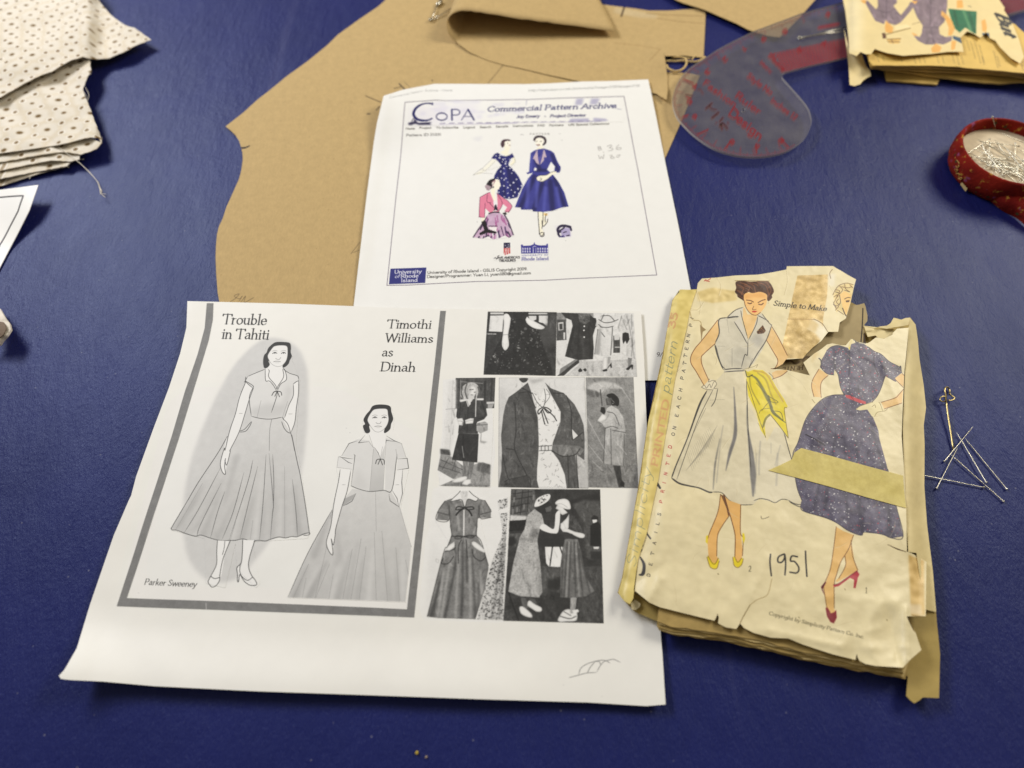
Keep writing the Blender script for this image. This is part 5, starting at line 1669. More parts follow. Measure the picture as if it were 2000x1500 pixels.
    # head
    hair = "783 215 800 196 850 192 930 200 1010 196 1085 190 1120 212 1150 262 1158 300 1138 335 1142 356 1108 392 1092 372 1092 330 1062 322 1030 300 990 326 950 322 910 300 878 336 868 372 872 392 840 372 806 350 798 326 778 300 790 262"
    f(E1(hair), (74, 44, 32), smooth=True, mott=40)
    for k in range(46):
        a_ = k / 45 * math.pi
        x0_, y0_ = 968 - 180 * math.cos(a_) + (k * 37 % 23) - 11, 318 - 120 * math.sin(a_) + (k * 53 % 31) - 9
        c.line(E1("%f %f %f %f %f %f" % (x0_, y0_, x0_ + 44 + (k % 3) * 9, y0_ + 10 + 22 * math.cos(a_), x0_ + 80, y0_ + 46 * math.cos(a_) + (k % 4) * 9)), 1.0, [(44, 24, 20), (120, 76, 52), (54, 30, 24), (150, 100, 70)][k % 4], a=.75, clip=spline(E1(hair), 5, True))
    f(E1("780 142 1000 134 1115 182 1110 196 940 190 780 190"), (230, 219, 180))
    c.line(E1("780 190 940 191 1112 194"), 1.2, (160, 134, 84))
    for s in ("800 230 860 260 840 330", "900 210 960 240 980 300", "1000 210 1080 240 1110 330", "870 240 920 260 900 300", "1090 210 1130 280 1100 350", "830 210 900 230"):
        c.line(E1(s), 1.3, (146, 92, 62), a=.8)
    f(E1("868 330 900 308 960 312 1020 300 1085 325 1090 390 1075 440 1030 500 985 530 930 510 885 450 866 380"), (240, 192, 122), smooth=True)
    f(E1("870 330 960 315 1040 305 1085 330 1080 360 960 350 880 370"), (222, 162, 92), a=.6, blur=3)
    for s, w in (("890 380 930 385 960 400", 1.6), ("1005 405 1040 385 1075 375", 1.6), ("905 408 925 416 942 408", 2), ("1010 420 1035 426 1055 412", 2), ("962 440 950 470 965 475 985 470", 1), ("866 380 885 450 930 510 985 528 1030 500", 1.1)):
        c.line(E1(s), w, (96, 56, 36))
    f(E1("942 488 965 484 1000 488 975 502 950 500"), (196, 66, 46))
    f(E1("1098 400 1112 400 1112 418 1098 416"), (214, 200, 160))
    # skirt
    skirt2 = np.vstack([E1("670 1085 850 1080 880 1200 890 1300"), E3("690 150 760 300 840 470 900 360 960 380 1000 500 1030 610 1055 750 1095 925 1080 960 1000 910 950 905 900 930 780 900 735 945 640 945 560 915 500 855 430 850 330 820 260 800 180 780 122 745 200 530 300 270 400 70 470 0")])
    f(skirt2, (216, 206, 176), mott=12, grain=6)
    f(E3("690 350 760 300 900 360 1000 520 1095 925 740 930 700 600"), (224, 215, 188), a=.8, blur=5, clip=skirt2)
    for s, w, v, a in (("590 60 600 250 600 420 560 560 530 690", [1, 4, 7, 6, 1], (84, 84, 92), .75), ("695 380 720 560 735 720 735 880", [2, 9, 12, 3], (92, 92, 98), .75), ("690 200 690 330 700 420", 2, (100, 98, 96), .8), ("485 450 450 640 435 830", [1, 3.5, 1.5], (90, 90, 92), .7), ("510 350 490 480 460 780", 1.6, (150, 146, 138), .7),
                       ("790 470 780 620 780 720", 3, (150, 148, 142), .5), ("920 560 910 800", 4, (170, 166, 156), .5), ("940 500 900 650", 2, (160, 158, 150), .5), ("870 480 870 560", 1.2, (150, 148, 140), .6), ("760 560 750 860", 3, (140, 138, 132), .4)):
        c.line(E3(s), w, v, a=a, clip=skirt2, blur=.8)
    for s, w in (("390 85 330 200 240 450 160 640 122 745", [2.2, 3.8, 2, 2.2, 2.6]), ("440 70 330 290 230 560 160 760", 1), ("380 220 290 400", 1.6), ("470 70 450 160 420 210", 1.3), ("122 745 180 785 260 805 330 820 400 850 430 852", [3, 3.4, 2.8, 2.6, 3.2, 2.6]), ("430 850 500 856 560 915 640 945 735 945", 1.3), ("740 915 790 900 850 910 900 930 950 905 1000 910", 1.3), ("1000 912 1040 935 1090 945 1100 925", 1.5),
                 ("1010 925 1060 952 1090 962", 1.5), ("970 410 1000 520 1030 620", 1.5), ("960 390 1010 560", 1.0), ("685 0 690 150 700 400 720 700", 1.3), ("410 160 520 155", .8), ("770 330 830 440", 1.4)):
        c.line(E3(s), w, (66, 64, 60), taper=.06)
    for i in range(16):
        x = 240 + i * 11
        c.line(E3("%f %f %f %f" % (x - 10, 690 - i * 12, x + 90 - i * 2, 560 - i * 14)), .6, (136, 130, 116), a=.55)
        c.line(E3("%f %f %f %f" % (x, 560 - i * 13, x + 40, 690 - i * 16)), .6, (136, 130, 116), a=.5)
    # glove cuffs
    for s in ("450 1230 480 1210 530 1150 580 1160 600 1200 560 1240 500 1255",):
        f(E1(s), (228, 218, 188))
        for q in ("450 1230 480 1212 500 1240 530 1200 545 1235 575 1175 600 1200 575 1240 600 1245", "530 1150 520 1180 560 1165 590 1170", "450 1230 490 1250 560 1258"):
            c.line(E1(q), .9, (110, 100, 86))
    c.line(E1("1110 1090 1150 1130 1140 1160 1100 1140"), 1, (130, 118, 96))
    # yellow scarf
    sc = np.vstack([E1("880 1065 905 1080 960 1060 1050 1065 1120 1120 1180 1230 1260 1350 1295 1420"), E3("990 210 970 230 985 330 1000 440 930 350 870 270 860 270 820 330 830 440 790 380 760 250 700 130 690 60"), E1("890 1130")])
    f(sc, (226, 208, 58), mott=14)
    for s, w, v in (("930 1110 990 1150 1050 1250 1100 1350 1140 1430", [2, 4, 6, 6, 4], (112, 112, 76)), ("1000 1090 1080 1160 1130 1300 1180 1400", 2.5, (168, 150, 60)), ("920 1130 940 1250 1020 1400", 2, (140, 128, 50)), ("960 1070 1080 1100 1160 1230 1250 1370", 2.4, (190, 150, 70))):
        c.line(E1(s), w, v, a=.85, blur=.8, clip=sc)
    for s, w, v in (("850 130 880 240 930 290 980 330", [4, 6, 4, 1], (104, 106, 66)), ("860 270 830 300 810 360", 4, (130, 126, 64)), ("800 240 830 200 850 180", 1.2, (120, 110, 50)), ("880 240 940 250 960 300 955 310", 1.2, (90, 86, 50)), ("760 30 840 120 920 170 900 180 840 160", 1, (100, 96, 54)), ("690 20 760 240 830 440", 1.2, (110, 96, 40)), ("990 215 970 235 1000 440", 1.1, (110, 96, 40)), ("870 275 930 350 1000 445", 1.2, (90, 80, 44)), ("780 260 800 230 860 220", 1, (120, 110, 50))):
        c.line(E3(s), w, v, a=.9)
    f(E1("880 1070 930 1100 940 1125 905 1125"), (206, 188, 50))
    c.line(E1("880 1070 900 1130 950 1110"), 1.6, (70, 72, 46))
    c.line(E1("855 1060 960 1030 1000 1010 985 1040"), .9, (150, 136, 100))
    # legs
    f(E3("490 868 520 880 560 1025 500 1110 468 1180 462 1330 475 1360 440 1400 400 1340 390 1200 410 1150 470 1000"), (228, 178, 104), mott=8)
    f(E3("520 880 560 915 645 945 640 1150 655 1280 650 1360 615 1400 595 1340 600 1180 575 1070 560 1020"), (228, 178, 104), mott=8)
    f(E3("490 868 520 880 550 1000 530 960"), (120, 84, 48))
    for s, w in (("490 868 470 1000 410 1150 395 1200", 1.2), ("555 1030 500 1110 468 1180 462 1330", 1.2), ("520 880 545 970 575 1070 600 1180 598 1330", 1.5), ("642 945 640 1150 660 1200 655 1330", 1.3), ("515 870 540 970 552 1025", 2.6)):
        c.line(E3(s), w, (104, 62, 32))
    for s in ("388 1340 400 1330 430 1380 450 1385 475 1345 480 1370 465 1420 440 1428 410 1410", "382 1180 398 1175 392 1240 378 1225", "582 1340 596 1335 620 1375 650 1345 662 1350 650 1395 620 1418 592 1400", "655 1160 668 1160 675 1200 664 1240 655 1200"):
        f(E3(s), (228, 206, 40))
    for s in ("388 1340 410 1410 440 1428 465 1420 480 1370", "582 1340 592 1400 620 1418 650 1395 662 1350", "395 1330 430 1385 450 1388 475 1345", "596 1335 620 1378 650 1345"):
        c.line(E3(s), 1, (110, 80, 24))
    c.text("2", E3("700 1448")[0], E3("722 1448")[0], (.5, -11), (84, 78, 60), .1, .1)
    c.line(E3("795 1030 800 1050 825 1048 855 1036"), 1.2, (120, 108, 84))
    # ---- woman 1 : dotted blue dress
    f(E2("555 670 640 720 655 740 585 800 570 860 580 980 500 970 475 860 490 780"), FL, mott=10)
    f(E2("1380 770 1450 720 1480 740 1472 860 1400 800"), FL)
    f(E2("1470 890 1455 1040 1260 1100 1230 1030 1380 980 1420 940"), FL, mott=10)
    dress = np.vstack([E2("640 470 690 430 760 415 830 430 870 440 885 470 905 400 960 385 1040 395 1090 430 1160 480 1230 510 1320 590 1430 650 1455 710 1380 770 1385 805 1280 745 1240 850 1190 960 1120 1030 1060 1050 830 955 780 850 760 720 725 670 715 735 640 720 570 650 590 560"),])
    skirt1 = np.vstack([E2("830 955 1060 1055 960 1100 1080 1110 1140 1190 1200 1340"), E4("870 60 930 280 990 540 1040 760 960 772 890 745 760 730 740 752 650 720 560 660 480 625 330 580 305 545 315 500 280 400 250 190 300 50"), E2("340 1440 400 1240 480 1110 590 1000 700 955")])
    for P in (dress, skirt1):
        f(P, (86, 82, 104), mott=44, grain=26)
    for s, w in (("880 470 890 600 880 740", 2.4), ("1160 490 1150 600 1200 740", 2), ("980 850 990 960", 2.5), ("890 850 870 940", 2.5), ("720 560 730 660", 4), ("1250 640 1290 700", 5), ("800 900 830 950", 3)):
        c.line(E2(s), w, (40, 38, 58), a=.75, blur=1, clip=dress)
    for s, w in (("960 520 1000 700", 7), ("700 480 660 640", 5), ("1100 760 1080 900", 7)):
        c.line(E2(s), w, (108, 104, 126), a=.5, blur=3, clip=dress)
    for s, w in (("400 60 330 420", 6), ("560 0 480 560", 7), ("700 0 740 700", 8), ("820 0 900 300 960 760", 8), ("620 60 640 600", 6), ("460 300 400 560", 6), ("760 560 750 720", 6), ("940 600 930 760", 7)):
        c.line(E4(s), [w * .5, w], (44, 42, 64), a=.6, blur=2, clip=skirt1)
    for s, w in (("350 250 330 520", 5), ("760 100 830 600", 6), ("560 400 560 640", 5), ("880 540 900 720", 5)):
        c.line(E4(s), [w * .5, w], (112, 110, 132), a=.55, blur=3, clip=skirt1)
    c.line(E2("410 1380 620 1500"), 1.8, (36, 34, 44))
    c.line(E2("430 1375 640 1490"), .8, (120, 116, 126))
    for P, k in ((dress, 520), (skirt1, 1050)):
        c.dots(P, k, (.5, 1.2), [(196, 194, 198), (176, 178, 188), (160, 92, 106)], k, a=.8)
        c.dots(P, k // 3, (1.0, 1.6), [(226, 224, 222), (226, 224, 222), (186, 64, 82)], k + 7, a=.95)
        c.dots(P, k // 2, (.4, .9), [(44, 42, 62), (140, 138, 156)], k + 1, a=.7)
    for s in ("640 470 690 430 760 415 830 432", "1090 430 1160 480 1230 510 1320 590 1430 650 1455 712", "570 650 640 720 715 735", "1380 775 1385 805 1280 745", "590 560 570 650", "730 680 765 740 790 870 830 955", "1270 745 1240 850 1190 960 1130 1030"):
        c.line(E2(s), 1.2, (46, 42, 56))
    c.line(np.vstack([E2("830 950 700 955 590 1000 480 1110 400 1240 330 1460"), E4("250 190 280 400 315 500")]), 1.3, (46, 42, 56))
    c.line(E4("305 545 330 580 480 625 560 660 650 720 740 752 765 728 890 745 960 772 1040 760 990 540 930 280"), 1.4, (46, 44, 60))
    for s in ("555 555 575 575 580 610", "1400 640 1420 670 1440 640 1445 690", "905 345 950 360 960 385 1000 375 1060 390"):
        c.line(E2(s), 2.2, (52, 50, 66))
    f(E2("838 950 880 955 1065 1025 1065 1052 1000 1040 850 980"), (196, 72, 82))
    c.line(E2("905 968 935 1010"), 1.2, (130, 40, 50))
    f(E2("865 440 895 345 930 345 905 400 890 440"), (222, 206, 150))
    f(E2("880 435 895 430 890 462 878 455"), (222, 200, 60))
    for s in ("555 670 490 780 475 860 500 970", "655 740 590 800 572 870 580 980", "1460 720 1482 742", "1390 790 1470 870", "1472 890 1420 950 1380 985 1230 1032", "1455 1040 1290 1095 1250 1110"):
        c.line(E2(s), 1.1, (112, 66, 38))
    f(E2("955 1110 1010 1070 1140 1030 1210 1030 1260 1100 1270 1125 1190 1150 1160 1190 1130 1185 1080 1110 1000 1120"), (228, 216, 170))
    f(E2("480 1000 500 980 585 985 560 1010 515 1040"), (226, 214, 172))
    for s in ("955 1110 1010 1070 1140 1030", "1160 1185 1190 1140 1270 1125 1300 1100", "1205 1030 1220 1050 1245 1120", "480 1000 510 1040", "1130 1080 1160 1060 1170 1090"):
        c.line(E2(s), .9, (140, 122, 78))
    f(E4("560 690 610 720 690 750 660 830 600 930 565 1030 545 1090 545 1270 560 1310 520 1340 490 1270 470 1110 490 1085 520 990 545 830"), (226, 184, 116), mott=8)
    f(E4("665 790 675 830 690 930 720 1000 650 1040 570 1085 555 1080 610 1020 630 960 620 900"), (226, 184, 116), mott=8)
    for s in ("562 690 545 830 520 990 480 1090", "685 750 650 850 595 940 565 1030 548 1100 548 1270", "668 790 680 900 715 1000", "625 900 628 970 580 1060", "470 1110 480 1180 495 1270"):
        c.line(E4(s), 1.2, (112, 70, 38))
    f(E4("485 1270 500 1268 525 1310 548 1300 562 1285 566 1340 545 1382 520 1372 495 1330"), (132, 30, 44))
    f(E4("452 1120 485 1080 490 1088 465 1135 478 1180 462 1150"), (96, 34, 44))
    f(E4("540 1105 580 1095 710 1002 728 1030 715 1060 700 1130 685 1128 690 1070 660 1055 580 1115 545 1122"), (176, 52, 66))
    c.line(E4("540 1105 580 1095 660 1040 715 1005"), 1, (90, 30, 40))
    c.text("1", E4("768 1165")[0], E4("784 1165")[0], (.5, -11), (90, 80, 56), .1, .1, .08)
    # marker year
    for s in ("92 888 88 950 98 1040", "190 885 150 905 145 940 170 945 190 920 195 890 200 960 195 1035", "285 905 245 900 235 935 265 940 295 985 280 1020 230 1015", "342 865 345 940 352 1045"):
        c.line(E4(s), 3.0, (52, 50, 50))
    c.text("Copyright by Simplicity Pattern Co. Inc.", E4("78 1318")[0], E4("760 1490")[0], (2, -6.4), (92, 84, 62), .15, .08, .05)
    # heading and second head
    c.text("Simple to Make", E1("1150 432")[0], E1("1672 488")[0], (1.2, -9.8), (40, 34, 28), .17, .08, .05, .22)
    f(E1("1740 330 1760 290 1800 240 1870 220 1935 225 1930 300 1900 420 1865 540 1830 500 1800 480 1770 500 1750 440"), (222, 200, 138), mott=30)
    f(E1("1800 330 1850 290 1915 330 1905 400 1885 470 1865 530 1830 440"), (236, 196, 122))
    for s in ("1745 350 1780 330 1750 400", "1735 330 1760 280 1800 235 1870 215 1935 230", "1770 470 1755 440 1740 400", "1760 280 1800 290 1780 350", "1800 240 1830 280 1800 320", "1850 225 1860 270 1900 300", "1745 430 1790 440 1760 480", "1780 480 1810 500 1840 520", "1820 250 1880 260 1920 250", "1790 370 1770 400 1800 430", "1900 230 1930 260"):
        c.line(E1(s), 1.3, (120, 88, 48))
    for s in ("1760 300 1790 310", "1800 330 1810 400 1790 430", "1740 420 1770 450", "1850 285 1900 300"):
        c.line(E1(s), 1.2, (70, 50, 34))
    c.line(E1("1850 370 1880 355 1905 358"), 1.4, (70, 46, 30))
    f(E1("1860 385 1900 380 1895 400 1865 402"), (92, 62, 40))
    c.line(E1("1830 460 1850 510 1865 535"), 1.8, (60, 40, 28))
    for s in ("478 195 495 180 500 195 540 170", "510 195 530 200"):
        c.line(E1(s), 1.3, (180, 50, 44))
    for x, y in ((1560, 1205), (1732, 1210), (1650, 1150), (1402, 1120)):
        c.line(PX("%f %f %f %f" % (x, y, x + 1.5, y + 2)), 1.4, (120, 104, 66))


art_E(cE)
for s in ("405 300 440 420 430 520", "350 480 420 470 470 400", "600 160 640 240 620 330", "1280 85 1290 200 1260 330", "1700 240 1740 300", "560 900 600 960 590 1010", "1300 1100 1420 1180 1500 1300", "1480 1130 1560 1200"):  # creases painted into the paper colour: a shaded line beside a lit one
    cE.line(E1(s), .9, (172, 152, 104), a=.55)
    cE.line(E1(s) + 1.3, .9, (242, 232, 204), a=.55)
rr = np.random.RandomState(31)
for _ in range(90):  # small wrinkles, their shade and highlight drawn as paired lines
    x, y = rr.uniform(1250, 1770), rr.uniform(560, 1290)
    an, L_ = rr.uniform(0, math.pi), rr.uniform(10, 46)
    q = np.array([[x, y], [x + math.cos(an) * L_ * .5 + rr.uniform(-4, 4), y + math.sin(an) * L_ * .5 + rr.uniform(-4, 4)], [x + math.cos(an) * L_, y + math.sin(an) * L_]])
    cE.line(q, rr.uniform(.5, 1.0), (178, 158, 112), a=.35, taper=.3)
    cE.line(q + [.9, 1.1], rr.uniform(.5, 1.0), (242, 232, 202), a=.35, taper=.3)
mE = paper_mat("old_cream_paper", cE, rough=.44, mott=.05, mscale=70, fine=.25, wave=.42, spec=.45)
env = root("pattern_envelope", (*at((1540.0, 920.0), 0)[:2], .0035), "torn cream sewing pattern envelope marked 1951, two printed women and a yellow tape strip", "pattern envelope", "old sewing pattern envelopes")
mEy = paper_mat("yellowed_paper", None, (196, 172, 108), rough=.6, mott=.12, mscale=60, fine=.2, wave=.3, tint=((236, 214, 150), 40, .6))
mEo = paper_mat("olive_paper", None, (168, 146, 84), rough=.65, mott=.12, mscale=60, fine=.2, wave=.3)
mEi = paper_mat("tissue_stack", None, (166, 142, 88), rough=.8, mott=.16, mscale=140, fine=.4, wave=.4, spec=.2)
flat = lambda z, a=.0003, k=70: (lambda p: z + a * vnoise(np.asarray(p)[..., 0], np.asarray(p)[..., 1], k, 3))
# back of the envelope
BACK = np.vstack([PX("1335 572 1600 560 1686 602 1688 630"), G3("90 815 280 870 420 830 560 812 640 760 700 650 760 660 860 690 950 655 1050 645 1160 790 1210 1130 1240 1500"), E2("1690 850 1715 1090 1690 1280 1700 1500"), E4("1190 400 1210 680 1250 1000 1290 1500"), G2("1365 330 1400 700 1395 900 1385 1310 1160 1300 1100 1350 1040 1382 985 1340 930 1280 945 1080 950 1000"), PX("1740 1318 1640 1296 1400 1232 1285 1212"), E5("375 1240 200 1165 160 1125 100 1060 65 1015"), SP_L[::-1][1:]])
back = sheet("back_panel", BACK, flat(.0052, .0010, 60), mEo, None, env, step=9, th=.0003)
# stack of folded tissue and instruction sheets inside
mEi2 = paper_mat("tissue_stack_pale", None, (200, 178, 124), rough=.8, mott=.16, mscale=140, fine=.4, wave=.4, spec=.2)
TS = np.vstack([PX("1330 745 1752 745 1758 1000"), E6("1688 570 1665 655 1550 636 1350 600 1100 550 850 488 600 436 330 400 255 374 262 200")])
for i, (z, dx, dy, mm) in enumerate(((.0061, 2, 3, mEi), (.0069, 0, 0, mEi2), (.0077, -3, -4, mEi), (.0085, 2, -9, mEi2), (.0092, -2, -13, mEi))):
    P = TS.copy()
    low_ = ss(1100, 1200, P[:, 1])[:, None]
    P = P + low_ * [dx, dy]
    sheet("tissue_stack", ragged(P, 1.6, 15, 20 + i), flat(z, .0006, 40), mm, None, env, step=10, th=.0005)
mIn = Canvas("insert_print", PX("1500 580 1700 580 1700 740 1490 740"), lambda p: np.full(np.asarray(p).shape[:-1], .009), 6, (166, 148, 108))
mIn.line(E2("1040 0 1032 200 1018 380"), 2.2, (48, 40, 32))
mIn.line(E2("1060 280 1058 390"), 5, (60, 44, 30))
mIn.text("HENTE", E2("395 620")[0], E2("165 640")[0], (-1, 8), (84, 66, 44), .2, .1, .05)
for s in ("200 580 260 570 300 600 350 580", "380 570 420 530 480 540"):
    mIn.line(E2(s), 4, (92, 72, 48), blur=2)
mIm = paper_mat("insert_paper", mIn, rough=.7, mott=.1, mscale=80)
ins = np.vstack([E1("1860 440 1990 425"), PX("1688 592 1691 600"), G3("120 460 155 600 150 720 90 790 80 860"), PX("1692 676 1690 700 1600 735 1500 725 1500 700 1560 660 1630 600")])
sheet("instruction_sheet", ins, flat(.0078, .0003, 40), mIm, mIn, env, step=6, th=.0005)
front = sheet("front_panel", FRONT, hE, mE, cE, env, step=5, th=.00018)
# spine wrapped in yellowed tape, with printing
cS = Canvas("spine_print", np.vstack([SP_L, SP_R]) + [0, 0], hSp, 6.5, (214, 194, 118))
cS.fill(np.vstack([SP_L - 9, SP_R[::-1] + 9]), (218, 198, 124), mott=40, a=.8)
cS.text("35", G1("325 310")[0], G1("355 190")[0], (-12, -3), (192, 104, 88), .24, .18, .05, a=.4)
cS.text("PRINTED", G1("200 1320")[0], G1("290 830")[0], (-12, -3.2), (206, 128, 108), .26, .12, .08, a=.5, blur=.8)
cS.text("pattern", G1("285 790")[0], G1("350 400")[0], (-17, -4.6), (96, 112, 110), .1, .05, 0, .25, a=.6)
cS.text("Simplicity", E5("200 830")[0], E5("330 60")[0], (-18, -4.4), (104, 118, 112), .09, .05, 0, .25, a=.5)
cS.line(G1("335 62 345 45 358 34"), [1, 4, 3], (50, 48, 44))
mS = paper_mat("yellowed_tape", cS, rough=.38, mott=.06, mscale=60, fine=.1, wave=.3)
SPO = np.vstack([SP_L, E5("90 1050 120 1085 160 1105 185 1060 192 1000"), SP_R[::-1], G1("430 22 372 20")])
sheet("spine_tape", SPO, hSp, mS, cS, env, step=6, th=.0003)
cr = sheet("crumpled_edge", E5("165 1100 200 1070 240 1100 236 1125 205 1150 175 1145"), flat(.0066, .0022, 14), mE, None, env, step=4, th=.0004)
# right hand flap
FLP = np.vstack([G3("1030 640 1160 790 1210 1130 1240 1500"), E2("1690 850 1715 1090 1690 1280 1700 1500"), E4("1190 400 1210 680 1250 1000 1275 1300"), PX("1806 1190 1790 1080 1774 1078 1768 990 1763 840"), E2("1486 700"), G3("1000 1100 1020 800")])


def hF(p):
    p = np.asarray(p, float)
    x, y = p[..., 0], p[..., 1]
    return .0098 - .0040 * ss(1770, 1808, x - ss(950, 1250, y) * 22) + .0006 * vnoise(x, y, 40, 6)


mF = paper_mat("flap_paper", None, (216, 199, 148), rough=.55, mott=.09, mscale=60, fine=.2, wave=.35)
sheet("side_flap", FLP, hF, mF, None, env, step=6, th=.0002)
TOPF = np.vstack([G3("80 815 280 872 420 832 560 815 640 760 700 650 760 662 860 690 950 655 1040 645 1010 800 850 830 700 850 560 880 380 850"), ])
sheet("torn_edge", np.vstack([G3("80 815 280 872 300 900 700 880 680 1000 560 1080 400 1090 320 1020 160 1050 130 960")]), flat(.0086, .0010, 20), mF, None, env, step=4, th=.0002)
sheet("torn_edge", TOPF, flat(.0106, .0022, 18), mF, None, env, step=4, th=.0002)
# yellow tape across the dotted dress
m, N, L, b = newmat("masking_tape")
c_ = mixc(N, L, ramp(N, L, noise(N, L, 300, 5, .7), .35, .7), lin((214, 196, 110)), lin((232, 216, 130)))
L.new(c_, b.inputs["Base Color"])
b.inputs["Roughness"].default_value = .45
L.new(ramp(N, L, noise(N, L, 120, 4, .7), .3, .7, .64, .82), b.inputs["Alpha"])
sheet("masking_tape", E4("75 287 160 250 245 208 262 160 310 128 500 178 800 262 1038 325 1045 420 1060 557 800 486 500 400 260 335"), hE, m, None, env, step=6, th=.00006, lift=.0003)

# ================================================================== clear curved ruler
R1, P1, D1, F1, C1 = View(1280, 0, 1969 / 420), View(1630, 0, 2000 / 370), View(1820, 220, 6.25), View(0, 0, 3.75), View(0, 340, 1000 / 240)
R2 = View(1330, 100, 1895 / 240)
RUL = np.vstack([PX("2140 -120 2000 -86 1800 -36 1700 -12"), R1("1650 38 1340 120 1150 192 900 285 700 382 560 458"), spline(R1("430 545 330 610 270 665 210 745 172 830 158 910 170 1000 205 1080 265 1150 340 1225 450 1308 560 1368 680 1408 800 1430 920 1436 1050 1425 1180 1392 1290 1332 1380 1250 1425 1150 1428 1075 1400 990 1350 920 1280 840 1210 762 1174 722 1162 700 1168 676 1190 662 1230 650"), 3),
                 R1("1400 605 1600 560 1760 520"), PX("1800 75 1968 30 2000 21 2140 -18")])
hR = flat(.0062, 0)
RZ = .0062
cR = Canvas("ruler_print", RUL, hR, 5, (150, 44, 50), alpha=0.0)
RED = (122, 40, 46)
bor = spline(R1("560 462 430 548 330 612 272 668 212 748 174 832 160 910 172 1000 207 1080 267 1150 342 1225 452 1308 562 1368 682 1408 802 1430 922 1436 1050 1425 1180 1392 1290 1332"), 8)
cen = R1("800 900")[0]
seg_ = np.cumsum(np.r_[0, np.linalg.norm(np.diff(bor, axis=0), axis=1)])
for k in range(0, 120):
    s_ = seg_[-1] * (k + .5) / 120
    p = np.array([np.interp(s_, seg_, bor[:, 0]), np.interp(s_, seg_, bor[:, 1])])
    d_ = (cen - p) / np.linalg.norm(cen - p)
    cR.line(np.array([p + d_ * 2, p + d_ * (18 if k % 8 == 0 else 8 if k % 4 == 0 else 5)]), .9, RED, a=.8, smooth=False)
top = spline(R1("1650 40 1340 122 1150 194 900 287 700 384 560 460"), 8)
for k in range(40):
    p = top[int((k + .5) / 40 * len(top))]
    cR.line(np.array([p + [1, 2], p + [4, 11 if k % 4 == 0 else 6]]), .8, RED, a=.7, smooth=False)
for x, y, t in ((350, 765, "4"), (300, 905, "5"), (350, 1045, "6"), (480, 1175, "7"), (690, 1275, "8"), (920, 1310, "9"), (1140, 1260, "10"), (465, 632, "3"), (625, 518, "2"), (800, 420, "1"), (980, 330, "9"), (1175, 262, "8"), (1360, 185, "7"), (1570, 110, "6"), (1535, 370, "4"), (1310, 430, "3"), (1080, 490, "2")):
    q = R1("%f %f" % (x, y))[0]
    cR.text(t, q + [5, -3], q + [-4, 5], (5, 7), RED, .26, .2, a=.8)
for s in ("390 1225 480 1185", "635 1360 690 1290", "930 1400 922 1320", "1220 1345 1150 1270", "285 885 330 900", "260 725 350 760", "300 1050 250 1065"):
    cR.line(R1(s), 2.2, RED, a=.85)
for t, a_, b_, up, th_ in (("Fashion", "430 765", "730 985", (6.5, -10), .24), ("Design", "665 1040", "960 1290", (9, -15), .22), ("Ruler", "725 880", "950 1050", (7, -11), .24), ("Style No", "835 700", "1060 870", (6, -9), .22), ("Inches 12", "1050 925", "1285 1100", (6, -9), .22), ("Metric", "955 570", "1060 670", (4, -5), .26), ("Sleeve", "1030 510", "1170 655", (5, -8), .28)):
    cR.text(t, R1(a_)[0], R1(b_)[0], up, RED, th_ * .8, th_ * .55, 0, 0, a=.78, blur=0)
grid = R1("1110 480 1300 440 1500 395 1760 345 1760 515 1600 555 1400 600 1230 645 1180 655 1165 640")
cR.fill(grid, (124, 40, 48), a=.26)
for k in range(22):
    t = k / 21
    cR.line(R1("%f %f %f %f" % (1110 + 650 * t, 480 - 135 * t, 1175 + 590 * t, 650 - 130 * t)), .9, (130, 36, 42), a=.8, smooth=False)
for k in range(9):
    t = k / 8
    cR.line(R1("%f %f %f %f" % (1110 + 60 * t, 482 + 165 * t, 1760, 346 + 168 * t)), .7, (130, 36, 42), a=.7, smooth=False)
cR.fill(PX("1660 76 2140 -60 2140 -20 1660 108"), (110, 44, 50), a=.4)
cR.line(R1("1500 248 1680 215"), 5, RED, a=.6, blur=1)
for s, w in (("385 880 480 795", 3), ("430 830 480 885 550 900", 2.2), ("480 1025 580 940", 3.4), ("600 1075 650 1020", 3), ("600 1130 650 1110 720 1190", 3), ("620 1130 640 1200", 3), ("650 1100 600 1150", 2), ("260 590 300 580 345 655", 1.6), ("70 665 180 685", 2.4), ("545 1095 550 1100", 2.6), ("720 1085 735 1120", 1.8)):
    cR.line(R2(s), w, (40, 40, 36), a=.8, blur=.6)
m, N, L, b = newmat("clear_ruler_plastic")
out = N["Material Output"]
tr = N.new("ShaderNodeBsdfTransparent")
tr.inputs[0].default_value = (.87, .87, .90, 1)
hz = N.new("ShaderNodeMixShader")
L.new(ramp(N, L, noise(N, L, 60, 4, .6), .3, .7, .12, .22), hz.inputs[0])
b.inputs["Base Color"].default_value = lin((150, 146, 146))
b.inputs["Roughness"].default_value = .28
L.new(tr.outputs[0], hz.inputs[1])
L.new(b.outputs[0], hz.inputs[2])
ti = N.new("ShaderNodeTexImage")
ti.image = cR.image()
ti.extension = 'CLIP'
db = N.new("ShaderNodeBsdfDiffuse")
L.new(ti.outputs[0], db.inputs[0])
fin = N.new("ShaderNodeMixShader")
geo = N.new("ShaderNodeNewGeometry")
sep = N.new("ShaderNodeSeparateXYZ")
L.new(geo.outputs["True Normal"], sep.inputs[0])
up_ = N.new("ShaderNodeMath")
up_.operation = 'GREATER_THAN'
up_.inputs[1].default_value = .5
L.new(sep.outputs[2], up_.inputs[0])
mu = N.new("ShaderNodeMath")
mu.operation = 'MULTIPLY'
L.new(ti.outputs[1], mu.inputs[0])
L.new(up_.outputs[0], mu.inputs[1])
L.new(mu.outputs[0], fin.inputs[0])
L.new(hz.outputs[0], fin.inputs[1])
L.new(db.outputs[0], fin.inputs[2])
